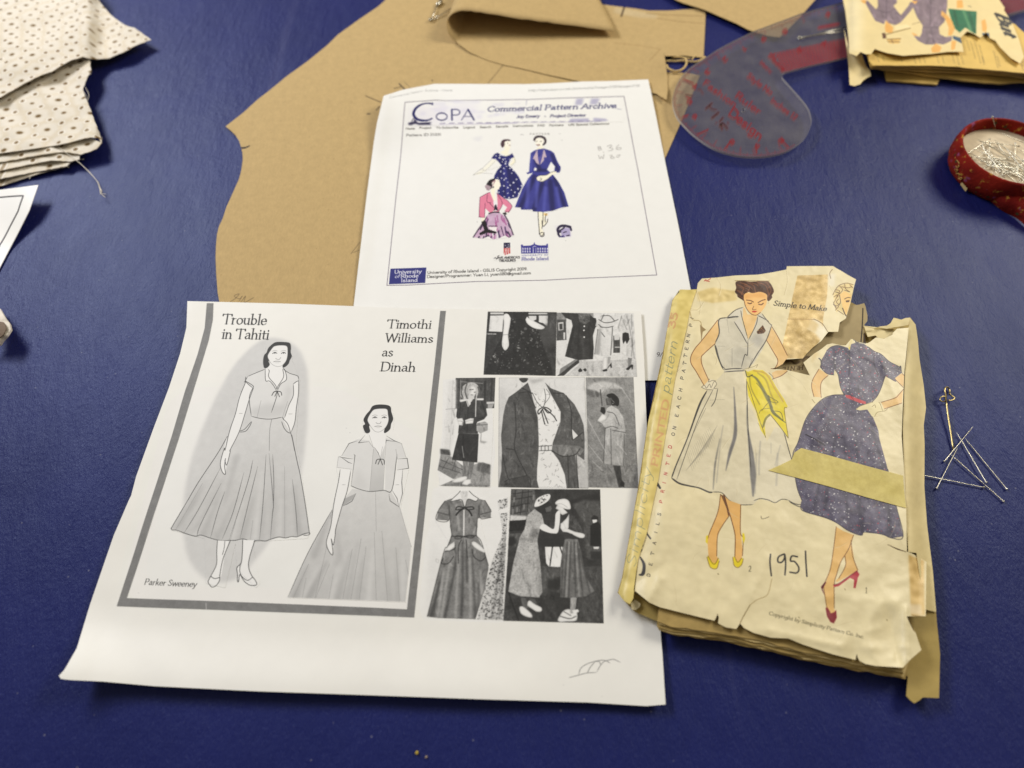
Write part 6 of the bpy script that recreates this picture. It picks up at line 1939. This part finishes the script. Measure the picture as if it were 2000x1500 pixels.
L.new(fin.outputs[0], out.inputs[0])
mRul = m
mEdge, N, L, b = newmat("ruler_edge")
b.inputs["Base Color"].default_value = lin((186, 182, 180))
b.inputs["Roughness"].default_value = .15
b.inputs["Specular IOR Level"].default_value = .8
b.inputs["Alpha"].default_value = .9
c_hole = R1("808 1002")[0]
th_ = np.arange(12) / 12 * 2 * np.pi
hole = c_hole + np.stack([np.cos(th_), np.sin(th_)], 1) * 3.2
rul = sheet("curved_ruler", RUL, hR, mRul, cR, None, step=12, th=.0017, holes=[hole], edge=mEdge)
tag(rul, "clear grey plastic dressmaking ruler with curved round end and red markings", "ruler")

# ================================================================== second envelope (top right)
fe = Canvas("envelope_print_back", P1("60 -200 2300 -200 2300 1000 60 1000"), flat(.0155, 0), 4, (226, 206, 152))


def hE2(p):
    p = np.asarray(p, float)
    x, y = p[..., 0], p[..., 1]
    return .0150 + .0014 * vnoise(x, y, 80, 4) + .0008 * vnoise(x, y, 34, 5) - .0030 * ss(1672, 1652, x) + .0018 * ss(90, 110, y) * ss(1880, 1700, x)


fe.h = hE2
SU = (128, 112, 122)
fe.fill(P1("100 0 300 0 280 540 160 560"), (238, 226, 188), blur=8, a=.7)
for P in ("440 -160 640 -160 660 30 620 60 700 160 780 60 800 20 860 30 800 120 700 235 640 265 560 240 540 210 520 255 430 220 390 150 330 40 300 20 350 5 440 100 460 60", "830 -160 1200 -160 1190 60 1170 200 1160 230 1100 290 1110 360 1170 390 1240 380 1235 430 1150 470 1080 460 1060 470 960 470 880 430 830 370 900 390 920 350 930 270 870 180 830 80"):
    fe.fill(P1(P), SU, mott=16, grain=14)
for s in ("550 -100 545 200", "1020 -100 1010 270", "1020 300 1045 460", "440 100 560 130 640 90", "940 290 1100 290", "700 160 640 130"):
    fe.line(P1(s), 1.3, (84, 70, 84), a=.8)
for s in ("480 -60 470 100", "600 0 610 200", "930 0 960 250", "1080 0 1100 280", "980 310 1000 440", "1090 310 1100 440"):
    fe.line(P1(s), 3, (150, 134, 140), a=.6, blur=2)
fe.fill(P1("1200 90 1500 120 1495 360 1470 350 1380 290 1320 345 1270 300 1230 200"), (34, 106, 74), mott=16)
for s, v in (("1260 110 1300 280", (20, 74, 50)), ("1360 110 1440 330", (110, 158, 112)), ("1420 130 1480 340", (22, 80, 54))):
    fe.line(P1(s), 4, v, a=.8, blur=1.5)
for P in ("270 0 330 0 330 40 300 30", "810 10 880 10 850 45", "1130 110 1180 150 1240 220 1270 300 1240 370 1200 375 1205 290 1170 200 1125 160", "1290 0 1350 0 1360 85 1290 85", "810 340 850 355 880 375 840 380", "1070 455 1130 500 1110 550 1030 555 1020 510", "1235 430 1285 430 1270 520 1230 530", "1550 220 1590 200 1610 290 1600 340 1560 330", "545 215 620 290 610 350 540 340 530 290"):
    fe.fill(P1(P), (228, 172, 92), mott=8)
fe.fill(P1("1555 350 1630 345 1655 490 1600 450"), (70, 88, 108))
fe.fill(P1("1250 375 1340 400 1355 465 1250 410"), (60, 84, 106))
fe.fill(P1("640 270 760 255 820 290 640 320"), (238, 220, 170))
fe.line(P1("520 370 800 295"), 1.6, (120, 92, 40))
fe.line(P1("820 255 940 220"), 1, (140, 120, 90))
fe.fill(P1("500 350 530 345 550 400 510 410"), (92, 58, 40))
fe.fill(P1("545 410 700 400 680 460 580 460"), (222, 184, 108))
for s in ("550 415 700 408", "560 440 690 440", "600 420 620 455"):
    fe.line(P1(s), 1.4, (112, 78, 44))
for P_, n_, sd_ in (("440 -160 640 -160 660 30 620 60 700 160 780 60 800 20 860 30 800 120 700 235 640 265 560 240 540 210 520 255 430 220 390 150 330 40 300 20 350 5 440 100 460 60", 1, 3), ("830 -160 1200 -160 1190 60 1170 200 1160 230 1100 290 1110 360 1170 390 1240 380 1235 430 1150 470 1080 460 1060 470 960 470 880 430 830 370 900 390 920 350 930 270 870 180 830 80", 1, 4)):
    fe.folds(P1(P_), SU, sd_, a=.5)
fe.text("But", P1("1690 128")[0], P1("1800 372")[0], (27, 11), (44, 42, 42), .2, .07, .06)
fe.line(P1("1410 60 1440 70"), 1.3, (90, 80, 70))
F2 = np.vstack([P1("90 -120 90 0 115 120 135 280 150 420 155 560 232 592 275 548 330 572 385 572 425 515 480 535 560 560 720 588 900 575 1030 568 1200 546 1362 546 1350 480 1330 400 1400 330 1470 355 1540 400 1600 340 1640 400 1700 430"), P1("1750 500 1860 610 1960 670 2000 600 1945 410 1880 250 1790 110 1795 80 1740 0 1720 -120")])
yel = Canvas("envelope_page_print", P1("200 250 2300 250 2300 1000 200 1000"), flat(.0126, 0), 4, (214, 180, 96))
for k, (x, y, n_) in enumerate(((450, 590, 4), (510, 600, 3), (700, 610, 3), (840, 610, 4), (890, 600, 4), (940, 600, 4), (1080, 580, 5), (1140, 600, 4), (1240, 560, 6), (1290, 580, 6), (1340, 590, 5), (1400, 430, 6), (1440, 440, 10), (1480, 430, 13), (1530, 480, 10), (1560, 600, 5), (1680, 540, 10), (1720, 600, 6), (1940, 480, 10), (1970, 660, 5))):
    for j in range(n_):
        fe_y = y + j * 19
        yel.line(P1("%f %f %f %f" % (x + j * 5 - 7, fe_y, x + j * 5 + 8, fe_y + 5)), 1.0, (92, 76, 44), a=.75)
mF2 = paper_mat("old_cream_paper_back", fe, rough=.5, mott=.05, mscale=70, fine=.2, wave=.3)
mP2 = paper_mat("yellow_page", yel, rough=.6, mott=.08, mscale=70, fine=.2, wave=.2)
mP3 = paper_mat("yellow_page_plain", None, (206, 174, 98), rough=.6, mott=.14, mscale=60, fine=.3, wave=.4)
env2 = root("pattern_envelope", (*at((1850.0, 80.0), 0)[:2], 0), "torn yellow sewing pattern envelope with suits and a green skirt, beside the ruler", "pattern envelope", "old sewing pattern envelopes")
for i, (z, P, mm) in enumerate(((.0020, P1("530 760 700 700 1130 700 1115 835 1080 890 820 868 555 850"), mP3), (.0044, P1("400 560 2250 560 2250 880 1970 862 1740 880 1500 862 1000 800 700 750 520 735 400 700"), mP3),
                                (.0072, P1("360 540 2250 540 2250 860 2000 812 1600 770 1000 752 600 720 385 712"), mP3), (.0096, P1("345 540 2250 500 2250 840 2010 790 1600 745 1000 712 600 700 380 698"), mP3))):
    sheet("folded_page", ragged(P, .7, 12, 40 + i), flat(z, .0005, 40), mm, None, env2, step=9, th=.0012)
sheet("printed_page", ragged(P1("335 560 400 300 1500 200 1900 250 2250 560 2250 820 2000 770 1600 735 1300 705 1000 692 700 690 405 690 370 640"), .6, 10, 44), flat(.0126, .0006, 60), mP2, yel, env2, step=7, th=.0008)
sheet("front_panel", F2, hE2, mF2, fe, env2, step=5, th=.0002)


def hST(p):
    p = np.asarray(p, float)
    return .0130 - .0085 * ss(60, 165, p[..., 1]) + .0012 * vnoise(p[..., 0], p[..., 1], 16, 3)


sheet("torn_strip", P1("100 300 135 560 150 700 160 895 210 908 272 888 300 850 340 822 385 800 372 745 330 690 312 640 300 600 280 556 232 592 190 590 160 560"), hST, mF2, fe, env2, step=4, th=.0002)

# ================================================================== red pin dish
def circ3(a, b, c):
    A_ = np.array([[b[0] - a[0], b[1] - a[1]], [c[0] - a[0], c[1] - a[1]]]) * 2
    r_ = np.array([b[0] ** 2 + b[1] ** 2 - a[0] ** 2 - a[1] ** 2, c[0] ** 2 + c[1] ** 2 - a[0] ** 2 - a[1] ** 2])
    o = np.linalg.solve(A_, r_)
    return o, np.linalg.norm(o - a[:2])


ZR = .020
oc, rad = circ3(*[at(np.array(p, float), ZR)[:2] for p in ((1881, 292), (2000, 238), (2000, 362))])
ob, rb = circ3(*[at(np.array(p, float), 0.001)[:2] for p in ((1853, 330), (1916, 394), (2000, 437))])
print("DISH", oc, rad, ob, rb)
m, N, L, b = newmat("red_print_cotton")
tc = N.new("ShaderNodeTexCoord").outputs["Object"]
vo = N.new("ShaderNodeTexVoronoi")
vo.inputs["Scale"].default_value = 150
L.new(tc, vo.inputs["Vector"])
c_ = mixc(N, L, ramp(N, L, noise(N, L, 60, 3, .6, tc), .35, .65), (.13, .006, .005, 1), (.25, .016, .008, 1))
k_ = ramp(N, L, noise(N, L, 190, 3, .7, tc, (1, 1, 1)), .60, .66)
c_ = mixc(N, L, k_, c_, (.42, .22, .035, 1))
k_ = ramp(N, L, noise(N, L, 120, 2, .5, tc, (1.7, 1, 1.3)), .65, .71)
c_ = mixc(N, L, k_, c_, (.26, .06, .14, 1))
k_ = ramp(N, L, vo.outputs["Distance"], .12, .2, 1, 0)
c_ = mixc(N, L, k_, c_, (.05, .05, .02, 1))
L.new(c_, b.inputs["Base Color"])
b.inputs["Roughness"].default_value = .95
b.inputs["Specular IOR Level"].default_value = .15
bump(N, L, b, [(noise(N, L, 1600, 2, .5, tc), .7, .0004), (noise(N, L, 240, 3, .6, tc), .5, .0015)])
mRed = m
dish = root("pin_dish", (*oc, 0), "round dish covered in red printed cotton holding many steel pins", "pin dish")


def lathe(name, prof, o0, o1, mat, parent, seg=96, wob=0.0):
    """profile of (radius, z); the axis leans from o0 (z=0) to o1 (z=ZR)"""
    V = []
    for r, z in prof:
        t = np.clip(z / ZR, 0, 1)
        o = o0 * (1 - t) + o1 * t
        for k in range(seg):
            a = 2 * math.pi * k / seg
            w = 1 + wob * math.sin(5 * a + 1) + wob * .7 * math.sin(11 * a)
            V.append((o[0] + r * w * math.cos(a), o[1] + r * w * math.sin(a), z))
    n_ = len(prof)
    Fc = [(i * seg + k, i * seg + (k + 1) % seg, (i + 1) * seg + (k + 1) % seg, (i + 1) * seg + k) for i in range(n_ - 1) for k in range(seg)]
    return mk(name, V, Fc, mat, parent)


R_, zf = rad, .0125
ob = oc
lathe("dish_wall", [(R_ - .008, .0004), (R_ - .0030, .0006), (R_ - .0016, .0024), (R_ + .0004, .007), (R_ + .0010, .0135), (R_ + .0002, ZR - .0012), (R_ - .0005, ZR - .0003), (R_ - .0013, ZR), (R_ - .0022, ZR - .0005), (R_ - .0026, ZR - .0016), (R_ - .0030, zf - .001)], ob, oc, mRed, dish, wob=.002)
fl = [(0.0001, zf + .0003), (R_ * .5, zf), (R_ * .8, zf - .0002), (R_ - .0028, zf - .0005)]
lathe("cushion", fl, ob, oc, plain_mat("cream_felt", (214, 198, 170), rough=.8, bumps=(900, .3, .0003)), dish)
tg = [at(p, z) for p, z in zip(D1("300 885 322 868 420 935 405 962"), (.004, .0052, .0040, .0022))]
rb = R_ - .0002
cc_ = np.array([ob[0], ob[1], .003])
V = []
for p in tg:
    d_ = (p - cc_) * [1, 1, 0]
    d_ /= np.linalg.norm(d_)
    V.append([ob[0] + d_[0] * (rb + .0006), ob[1] + d_[1] * (rb + .0006), p[2]])
mk("cloth_tab", V + [list(np.array(v) - [0.0, 0, .0008]) for v in V], [(0, 1, 2, 3), (7, 6, 5, 4), (0, 4, 5, 1), (1, 5, 6, 2), (2, 6, 7, 3), (3, 7, 4, 0)], plain_mat("cream_cotton", (206, 180, 124), rough=.8), dish, smooth=False)
sc_ = []
for s in ("312 578 330 600 345 625", "300 650 322 668 340 655 330 640", "285 700 310 690 325 705 300 720", "305 745 330 740 350 760", "330 800 360 815 375 800 360 790 335 800"):
    Q = spline(D1(s), 4)
    pts = []
    for q in Q:
        # put the thread on the dish wall: intersect the ray with the sloping wall
        best = None
        for z in np.linspace(.001, ZR, 60):
            p = at(q, z)
            t = z / ZR
            o = ob * (1 - t) + oc * t
            r = R_ + .0006
            dd = abs(np.linalg.norm(p[:2] - o) - r)
            if best is None or dd < best[0]:
                best = (dd, p, o)
        d_ = np.r_[best[1][:2] - best[2], 0]
        pts.append(best[1] + d_ / np.linalg.norm(d_) * .0005)
    sc_.append((pts, .00032, 0))
join_tubes("stitched_scrolls", sc_, plain_mat("ochre_thread", (176, 136, 64), rough=.7), dish)

SU_, SL_ = PX("1936 366 1960 374 1990 382 2030 396 2080 420 2140 450"), PX("1926 386 1955 410 1985 426 2010 446 2060 478 2120 515")
z1_, z0_ = np.array([.006, .0105, .012, .012, .012, .012]), np.array([.0006, .0006, .0006, .0008, .0008, .0008])
rows_ = []
for t in np.linspace(0, 1, 7):
    px_ = SU_ * (1 - t) + SL_ * t
    zz_ = z1_ * (1 - t) + z0_ * t + .002 * math.sin(math.pi * t)
    rows_.append(spline(np.array([at(p_, z_) for p_, z_ in zip(px_, zz_)]), 4))
n_ = len(rows_[0])
mk("wrist_strap", np.vstack(rows_), [(a * n_ + b, a * n_ + b + 1, (a + 1) * n_ + b + 1, (a + 1) * n_ + b) for a in range(6) for b in range(n_ - 1)], mRed, dish)

# ================================================================== pins
m, N, L, b = newmat("pin_steel")
b.inputs["Base Color"].default_value = (.52, .50, .43, 1)
b.inputs["Metallic"].default_value = 1
L.new(ramp(N, L, noise(N, L, 900, 2, .5), .3, .7, .22, .4), b.inputs["Roughness"])
mSteel = m
m, N, L, b = newmat("pin_brass")
b.inputs["Base Color"].default_value = (.55, .44, .20, 1)
b.inputs["Metallic"].default_value = 1
L.new(ramp(N, L, noise(N, L, 900, 2, .5), .3, .7, .22, .42), b.inputs["Roughness"])
mBrass = m


def pin_parts(a, bb, r=.00034):
    """head at a, point at bb; returns the shaft with its pressed head as one profile"""
    a, bb = np.array(a), np.array(bb)
    d = (bb - a) / np.linalg.norm(bb - a)
    L_ = np.linalg.norm(bb - a)
    st = [(0, .4), (.0000, 2.3), (.0005, 2.7), (.0009, 1.3), (.0012, 1), (L_ - .005, 1), (L_ - .001, .45), (L_, .08)]
    return [a + d * t for t, _ in st], [k * r for _, k in st]


def pin(a, bb, label, group, r=.00024, mat=None):
    P, Rr = pin_parts(a, bb, r)
    P = np.array(P)
    seg = 8
    d = (P[-1] - P[0]) / np.linalg.norm(P[-1] - P[0])
    u = np.cross(d, [0, 0, 1.0])
    u = u / np.linalg.norm(u) if np.linalg.norm(u) > 1e-6 else np.array([1.0, 0, 0])
    w = np.cross(u, d)
    V, Fc = [], []
    for p, q in zip(P, Rr):
        for k in range(seg):
            t = 2 * math.pi * k / seg
            V.append(p + (u * math.cos(t) + w * math.sin(t)) * q)
    n_ = len(P)
    Fc = [(i * seg + k, i * seg + (k + 1) % seg, (i + 1) * seg + (k + 1) % seg, (i + 1) * seg + k) for i in range(n_ - 1) for k in range(seg)]
    Fc += [tuple(range(seg))[::-1]]
    o = mk("straight_pin", V, Fc, mat or mSteel, None)
    return tag(o, label, "pin", group)


GP = "loose pins on the blue table"
for hd, tip, z0, z1, lb in (("1095 1258", "635 700", .0008, .0006, "loose steel pin on the table lying farthest to the right of the heap"),
                            ("872 1188", "545 635", .0016, .0007, "loose steel pin lying just left of the farthest right pin in the heap"),
                            ("408 955", "728 570", .0008, .0022, "loose steel pin slanting up across two other pins, its point highest in the heap"),
                            ("325 1250", "558 800", .0008, .0018, "loose steel pin whose head lies nearest the taped envelope edge"),
                            ("1062 1392", "485 878", .0007, .0010, "long loose pin whose head lies lowest on the table"),
                            ("850 1235", "150 1095", .0009, .0011, "loose pin lying nearly level with its point under the envelope edge")):
    pin(at(E7(hd)[0], z0), at(E7(tip)[0], z1), lb, GP)
# hooked brass pin
hk = root("hooked_pin", tuple(at(E7("435 310")[0], 0)), "brass drapery pin with a looped head standing above the loose pins", "pin", GP)
tube("shaft", [at(E7(s)[0], z) for s, z in (("432 300", .0030), ("455 470", .0022), ("482 640", .0015), ("510 830", .0008))], .00045, mBrass, hk, smooth_n=4)
join_tubes("looped_head", [([at(q, .0030 + .002 * math.sin(i / 6)) for i, q in enumerate(spline(E7("430 300 428 230 418 170 430 148 448 145 462 158 470 190 468 225"), 5))], .00048, 0),
                           ([at(q, .0022) for q in spline(E7("432 250 400 245 370 260 368 285 390 300 420 298 438 280"), 5)], .00034, 0),
                           ([at(q, .0024) for q in spline(E7("468 215 495 238 522 255 515 278 480 290 455 285"), 5)], .00034, 0)], mBrass, hk)
# pins lying in the dish
rr = np.random.RandomState(21)
cx, cy = oc
made = 0
fix = [("615 400", "800 750"), ("480 540", "1010 575"), ("600 592", "1125 662"), ("660 460", "540 570"), ("760 600", "620 700"), ("1020 370", "1012 620"), ("800 380", "900 520"), ("1040 690", "1080 860")]
for h_, t_ in fix:
    pin(at(D1(h_)[0], zf + .0016), at(D1(t_)[0], zf + .0008), "steel pin lying loose among many others inside the red dish", "pins in the red dish", r=.00026)
while made < 34:
    a = rr.uniform(0, 2 * math.pi)
    q = R_ * math.sqrt(rr.rand()) * .86
    p = np.array([cx + .003 + q * math.cos(a), cy - .003 + q * math.sin(a)])
    an = rr.uniform(0, 2 * math.pi) if rr.rand() < .5 else rr.normal(2.5, .35)
    d_ = np.array([math.cos(an), math.sin(an)]) * .013
    a1_, b1_ = p - d_, p + d_
    if max(np.linalg.norm(a1_ - oc), np.linalg.norm(b1_ - oc)) > R_ - .004 or p[0] > cx + .6 * R_:
        continue
    z = zf + .0008 + made * .00004
    pin([*a1_, z + rr.uniform(0, .001)], [*b1_, z + rr.uniform(0, .001)], "steel pin lying loose among many others inside the red dish", "pins in the red dish", r=.00026)
    made += 1
a_ = at(D1("768 150")[0], ZR - .001)
b_ = at(D1("740 45")[0], ZR + .004)
pin(b_, a_ + (a_ - b_) * .3, "single pin stuck upright in the back rim of the red dish", "pins in the red dish", r=.00026)

# safety pins
def safety_pin(name, coil, arm1, arm2, clasp, z, lb, mat):
    rt = root(name, tuple(at(np.array(coil, float), 0)), lb, "safety pin", "safety pins")
    c0 = at(np.array(coil, float), z)
    k = np.linspace(0, 4 * math.pi, 24)
    rr_ = .0014
    coilp = [c0 + np.array([math.cos(t) * rr_, math.sin(t) * rr_, (t / (4 * math.pi) - .5) * .0012]) for t in k]
    join_tubes("wire", [(coilp, .0004, 0), ([coilp[0], at(np.array(arm1, float), z + .0004)], .00042, 0), ([coilp[-1], at(np.array(arm2, float), z)], .00042, 0)], mat, rt)
    q = at(np.array(clasp, float), z)
    p2 = at(np.array(arm2, float), z)
    d = (q - p2) / np.linalg.norm(q - p2)
    tube("clasp", [p2 - d * .001, p2, q, q + d * .0006], [.0006, .0016, .0016, .0005], mat, rt, seg=10)
    return rt


safety_pin("safety_pin", (841, 38), (889, 12), (854, 10), (862, 2), .0022, "open steel safety pin on the brown paper beside the rolled fold", mSteel)
safety_pin("safety_pin", (1562, 74), (1668, 49), (1668, 58), (1684, 54), .0078, "closed steel safety pin on the clear ruler beside the yellow envelope", mSteel)

# ================================================================== eyelet cloth
def eyelet(name, outline, hfun, ppm, base, sp, rot, off, seed):
    c = Canvas(name, outline, hfun, ppm, base)
    c.T = lambda p: np.asarray(p, float)
    c.scale = lambda p: 1.0
    u = c.ppm
    rr = np.random.RandomState(seed)
    R = np.array([[math.cos(rot), -math.sin(rot)], [math.sin(rot), math.cos(rot)]])
    th = np.arange(14) / 14 * 2 * np.pi
    ring = np.stack([np.cos(th), np.sin(th)], 1)
    cen_ = (c.hi - c.lo) / 2
    c.put([np.array([[0, 0], [c.W, 0], [c.W, c.H], [0, c.H]], float)], base, grain=10, mott=10)
    big, small = [], []
    for i in range(-30, 31):
        for j in range(-30, 31):
            p = np.array([sp * (i + .5 * (j % 2)), sp * .866 * j]) + off
            p = p + np.array([.0022 * math.sin(p[1] * 70 + 1), .0022 * math.sin(p[0] * 60)])
            big.append(R @ p + cen_)
            for s_ in (1, -1):
                small.append(R @ (p + [0, s_ * sp * .577]) + cen_)
    ok = lambda q: -.01 < q[0] < c.hi[0] - c.lo[0] + .01 and -.01 < q[1] < c.hi[1] - c.lo[1] + .01
    for q in big:
        if not ok(q):
            continue
        q = q * u
        c.put([q + ring * sp * .56 * u], (216, 205, 185), blur=sp * .06 * u, a=.4)
        fl_ = 1 + .10 * np.cos(8 * th)
        c.put([q + ring * fl_[:, None] * sp * .40 * u], (218, 211, 198), blur=sp * .05 * u, a=.85)
        hexa = np.stack([np.cos(th[::1] * 1), np.sin(th)], 1) * sp * .5 * u + q
        c.line(np.vstack([hexa, hexa[:1]]), .35e-3 * u, (200, 186, 158), a=.28)
        c.line(np.vstack([q + ring * sp * .17 * u, q + ring[:1] * sp * .17 * u]), .4e-3 * u, (214, 204, 186), a=.6)
        c.put([q + ring * [1.0, .85] * sp * rr.uniform(.075, .115) * u], (108, 86, 54), blur=sp * .02 * u)
    for q in small:
        if not ok(q):
            continue
        q = q * u
        c.line(np.vstack([q + ring * sp * .12 * u, q + ring[:1] * sp * .12 * u]), .6e-3 * u, (236, 232, 226), a=.8)
        c.put([q + ring * sp * rr.uniform(.06, .085) * u], (110, 88, 58), blur=sp * .015 * u)
    return c


def cloth_mat(name, canvas):
    m = paper_mat(name, canvas, rough=.85, mott=.03, mscale=120, fine=.0, spec=.15)
    N, L = m.node_tree.nodes, m.node_tree.links
    b = N["Principled BSDF"]
    bump(N, L, b, [(noise(N, L, 1300, 2, .5), .45, .0004), (noise(N, L, 160, 3, .5), .35, .0015)])
    return m


def hF1(p):
    p = np.asarray(p, float)
    x, y = p[..., 0], p[..., 1]
    return (.0170 + .0048 * vnoise(x, y, 95, 3) + .0026 * vnoise(x * .6 + y, y - x * .3, 40, 4) - .0085 * ss(150, 215, x) - .0030 * ss(240, 300, x)
            + .0030 * np.exp(-((x - 172) / 16.0) ** 2) * ss(120, 80, y) - .0030 * ss(90, 190, y) * ss(120, 0, x))


C1_OUT = np.vstack([PX("-90 -70 150 -70 180 -30"), ragged(F1("715 -10 760 50 835 130 920 185 985 205 1060 255 1105 290 1000 330 970 345 900 385 800 425 700 432 655 428 600 415"), .8, 7, 3, False), ragged(F1("600 415 520 440 430 490 380 520 250 570 180 610 90 660 0 712"), .6, 8, 4, False), PX("-90 206")])
ce1 = eyelet("eyelet_cloth_print", C1_OUT, hF1, 3.4, (208, 198, 180), .0165, -.10, np.array([.004, .002]), 5)
mC1 = cloth_mat("eyelet_cotton", ce1)
f1 = sheet("eyelet_fabric", C1_OUT, hF1, mC1, ce1, step=5, th=.0004)
tag(f1, "cream eyelet cotton spread on top of the folded pile, with a pointed corner", "fabric", "white eyelet fabric")


def hF2(p):
    p = np.asarray(p, float)
    x, y = p[..., 0], p[..., 1]
    return .0104 + .0020 * vnoise(x, y, 60, 6) + .0018 * vnoise(x, y, 26, 7) + .0015 * np.exp(-((x - 168) / 12.0) ** 2) * ss(100, 150, y) - .0030 * ss(185, 198, x)


C2_OUT = np.vstack([PX("-90 90 60 90"), F1("480 400 560 405 640 425"), ragged(F1("655 440 668 520 640 560 622 600 605 660 625 710 650 770 672 830 690 880 715 945 742 1010"), .9, 5, 6, False), F1("745 1050 720 1010 660 1005 590 1020 500 1045 420 1062 300 1080 160 1100 0 1122"), PX("-90 312")])
ce2 = eyelet("eyelet_cloth_fold", C2_OUT, hF2, 3.4, (208, 198, 180), .0190, .16, np.array([.002, .006]), 8)
mC2 = cloth_mat("eyelet_cotton_fold", ce2)
pile = root("eyelet_fabric", tuple(at(np.array([90.0, 240.0]), 0)), "folded pile of cream eyelet cotton with frayed cut edge beneath the spread piece", "fabric", "white eyelet fabric")
sheet("top_layer", C2_OUT, hF2, mC2, ce2, pile, step=5, th=.0004)
for i, (z, P) in enumerate(((.0082, "742 1045 705 1092 590 1132 500 1112 380 1120 240 1142 120 1166 0 1186"), (.0064, "583 1100 578 1168 520 1182 380 1174 200 1206 0 1250"),
                            (.0044, "545 1160 515 1190 490 1216 380 1236 200 1270 0 1308"), (.0024, "505 1190 478 1222 300 1265 160 1312 0 1362"))):
    pp = F1(P)
    Pl = np.vstack([PX("-90 232 60 226 128 250"), ragged(pp, .5, 5, 60 + i, False), PX("-90 %f" % (pp[-1, 1] + 8))])
    sheet("folded_layer", Pl, (lambda zz, sd: (lambda p: zz + .0018 * vnoise(np.asarray(p)[..., 0], np.asarray(p)[..., 1], 24, sd)))(z, i), mC2, ce2, pile, step=5, th=.0005)
# frayed threads
fr_ = []
rr = np.random.RandomState(3)
for s in ("655 440 640 470 665 455", "660 470 640 490 668 500", "650 520 670 530 655 550", "605 660 630 700 635 760", "625 640 650 690 640 740", "510 1190 480 1215 505 1225", "560 1160 600 1168 615 1165", "740 1010 752 1020 745 1000", "225 1285 215 1310 222 1300"):
    z = .010 if "1" != s.split()[1][0] or len(s.split()[1]) < 4 else .004
    fr_.append(([at(q, z) for q in spline(F1(s), 4)], .00013, 0))
mThr = plain_mat("white_thread", (226, 218, 202), rough=.8)
for t_ in fr_:
    join_tubes("frayed_thread", [t_], mThr, pile)
tb = join_tubes("loose_thread", [([at(q, z) for q, z in zip(spline(F1("400 1040 440 1085 560 1175 620 1228 680 1290 715 1335 730 1380 738 1415 770 1445"), 5), np.linspace(.009, .0006, 60))], .00022, 0),
                                 ([at(q, .0006) for q in spline(F1("730 1370 745 1400 735 1420 760 1418 775 1425"), 4)], .0002, 0), ([at(q, .0007) for q in spline(F1("565 1180 640 1245 690 1300 722 1345 742 1410"), 4)], .00018, 0)], mThr)
tag(tb, "loose white cotton thread trailing from the eyelet pile onto the table", "thread")

# scrap at the left edge
scr = root("eyelet_fabric", tuple(at(np.array([5.0, 640.0]), 0)), "small rolled scrap of white cloth at the edge, below the bordered card", "fabric", "white eyelet fabric")
mWc = plain_mat("white_cotton", (226, 218, 204), rough=.85, bumps=(700, .4, .0006))
mBr = plain_mat("brown_lining", (122, 104, 88), rough=.85, bumps=(700, .4, .0006))  # grey-brown inside of the rolled scrap
sheet("roll", C1("-120 1080 0 1095 40 1165 78 1215 88 1262 50 1320 20 1350 0 1385 -120 1400"), lambda p: .0020 + .0090 * np.sqrt(np.clip(1 - ((np.asarray(p)[..., 1] - 640) / 40.0) ** 2, 0.02, 1)) + .0015 * vnoise(np.asarray(p)[..., 0], np.asarray(p)[..., 1], 8, 3), mWc, None, scr, step=3, th=.0015)
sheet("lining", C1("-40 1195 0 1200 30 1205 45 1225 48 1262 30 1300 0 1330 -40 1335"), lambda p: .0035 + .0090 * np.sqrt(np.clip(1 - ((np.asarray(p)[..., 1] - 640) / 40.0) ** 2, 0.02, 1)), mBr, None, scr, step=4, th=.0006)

# white card with black border
def hC(p):
    p = np.asarray(p, float)
    return .0012 + .0085 * ss(150, 0, np.hypot(p[..., 0] - 74, p[..., 1] - 362))


CD = np.vstack([PX("-120 386"), C1("0 128 310 88 240 290 150 470 0 755"), PX("-120 740")])
cC = Canvas("card_print", CD, hC, 5, (240, 239, 236))
cC.line(np.vstack([PX("-120 396"), C1("0 188 190 175 148 300 80 430 0 575"), PX("-60 620")]), 2.6, (46, 42, 46), smooth=False)
cd = sheet("bordered_card", CD, hC, paper_mat("white_card", cC, rough=.45, mott=.01, fine=.05), cC, step=6, th=.0004)
tag(cd, "white card with a thin black border line, corner lifted off the table", "card")

# twine between the brown papers
tw = join_tubes("twine", [([at(q, .0016) for q in spline(KR("640 800 720 795 800 798 880 790 960 800 1060 805 1130 780 1180 740"), 5)], .0008, 0), ([at(q, .0024) for q in spline(KR("760 745 850 745 915 760 940 800 925 860 880 905 820 928 760 922 700 890 680 850"), 5)], .00085, 0),
                          ([at(q, .0026) for q in spline(KR("740 735 850 740 950 760 990 765"), 5)], .0006, 0), ([at(q, .0024) for q in spline(KR("1010 780 1030 745 1060 720"), 5)], .0006, 0)], plain_mat("cream_twine", (206, 178, 118), rough=.8, bumps=(1500, .5, .0005)))
tag(tw, "loop of cream twine on the table between the folded brown paper and the ruler", "twine")
# crumbs
for (x, y, r, col, lb) in ((815, 1470, .0008, (190, 164, 60), "tiny yellow crumb on the bare blue table in front of the photocopy"), (833, 1478, .0006, (168, 150, 130), "tiny pale crumb beside the yellow one on the bare blue table")):
    o = at(np.array([x, y], float), 0)
    V, Fc = [], []
    rr = np.random.RandomState(x)
    for i in range(5):
        for k in range(7):
            t, q = math.pi * i / 4, 2 * math.pi * k / 7
            V.append(o + np.array([math.sin(t) * math.cos(q), math.sin(t) * math.sin(q), math.cos(t) * .7 + .7]) * r * rr.uniform(.75, 1.2))
    Fc = [(i * 7 + k, i * 7 + (k + 1) % 7, (i + 1) * 7 + (k + 1) % 7, (i + 1) * 7 + k) for i in range(4) for k in range(7)]
    tag(mk("crumb", V, Fc, plain_mat("crumb", col, rough=.8), smooth=False), lb, "crumb", "crumbs on the table")
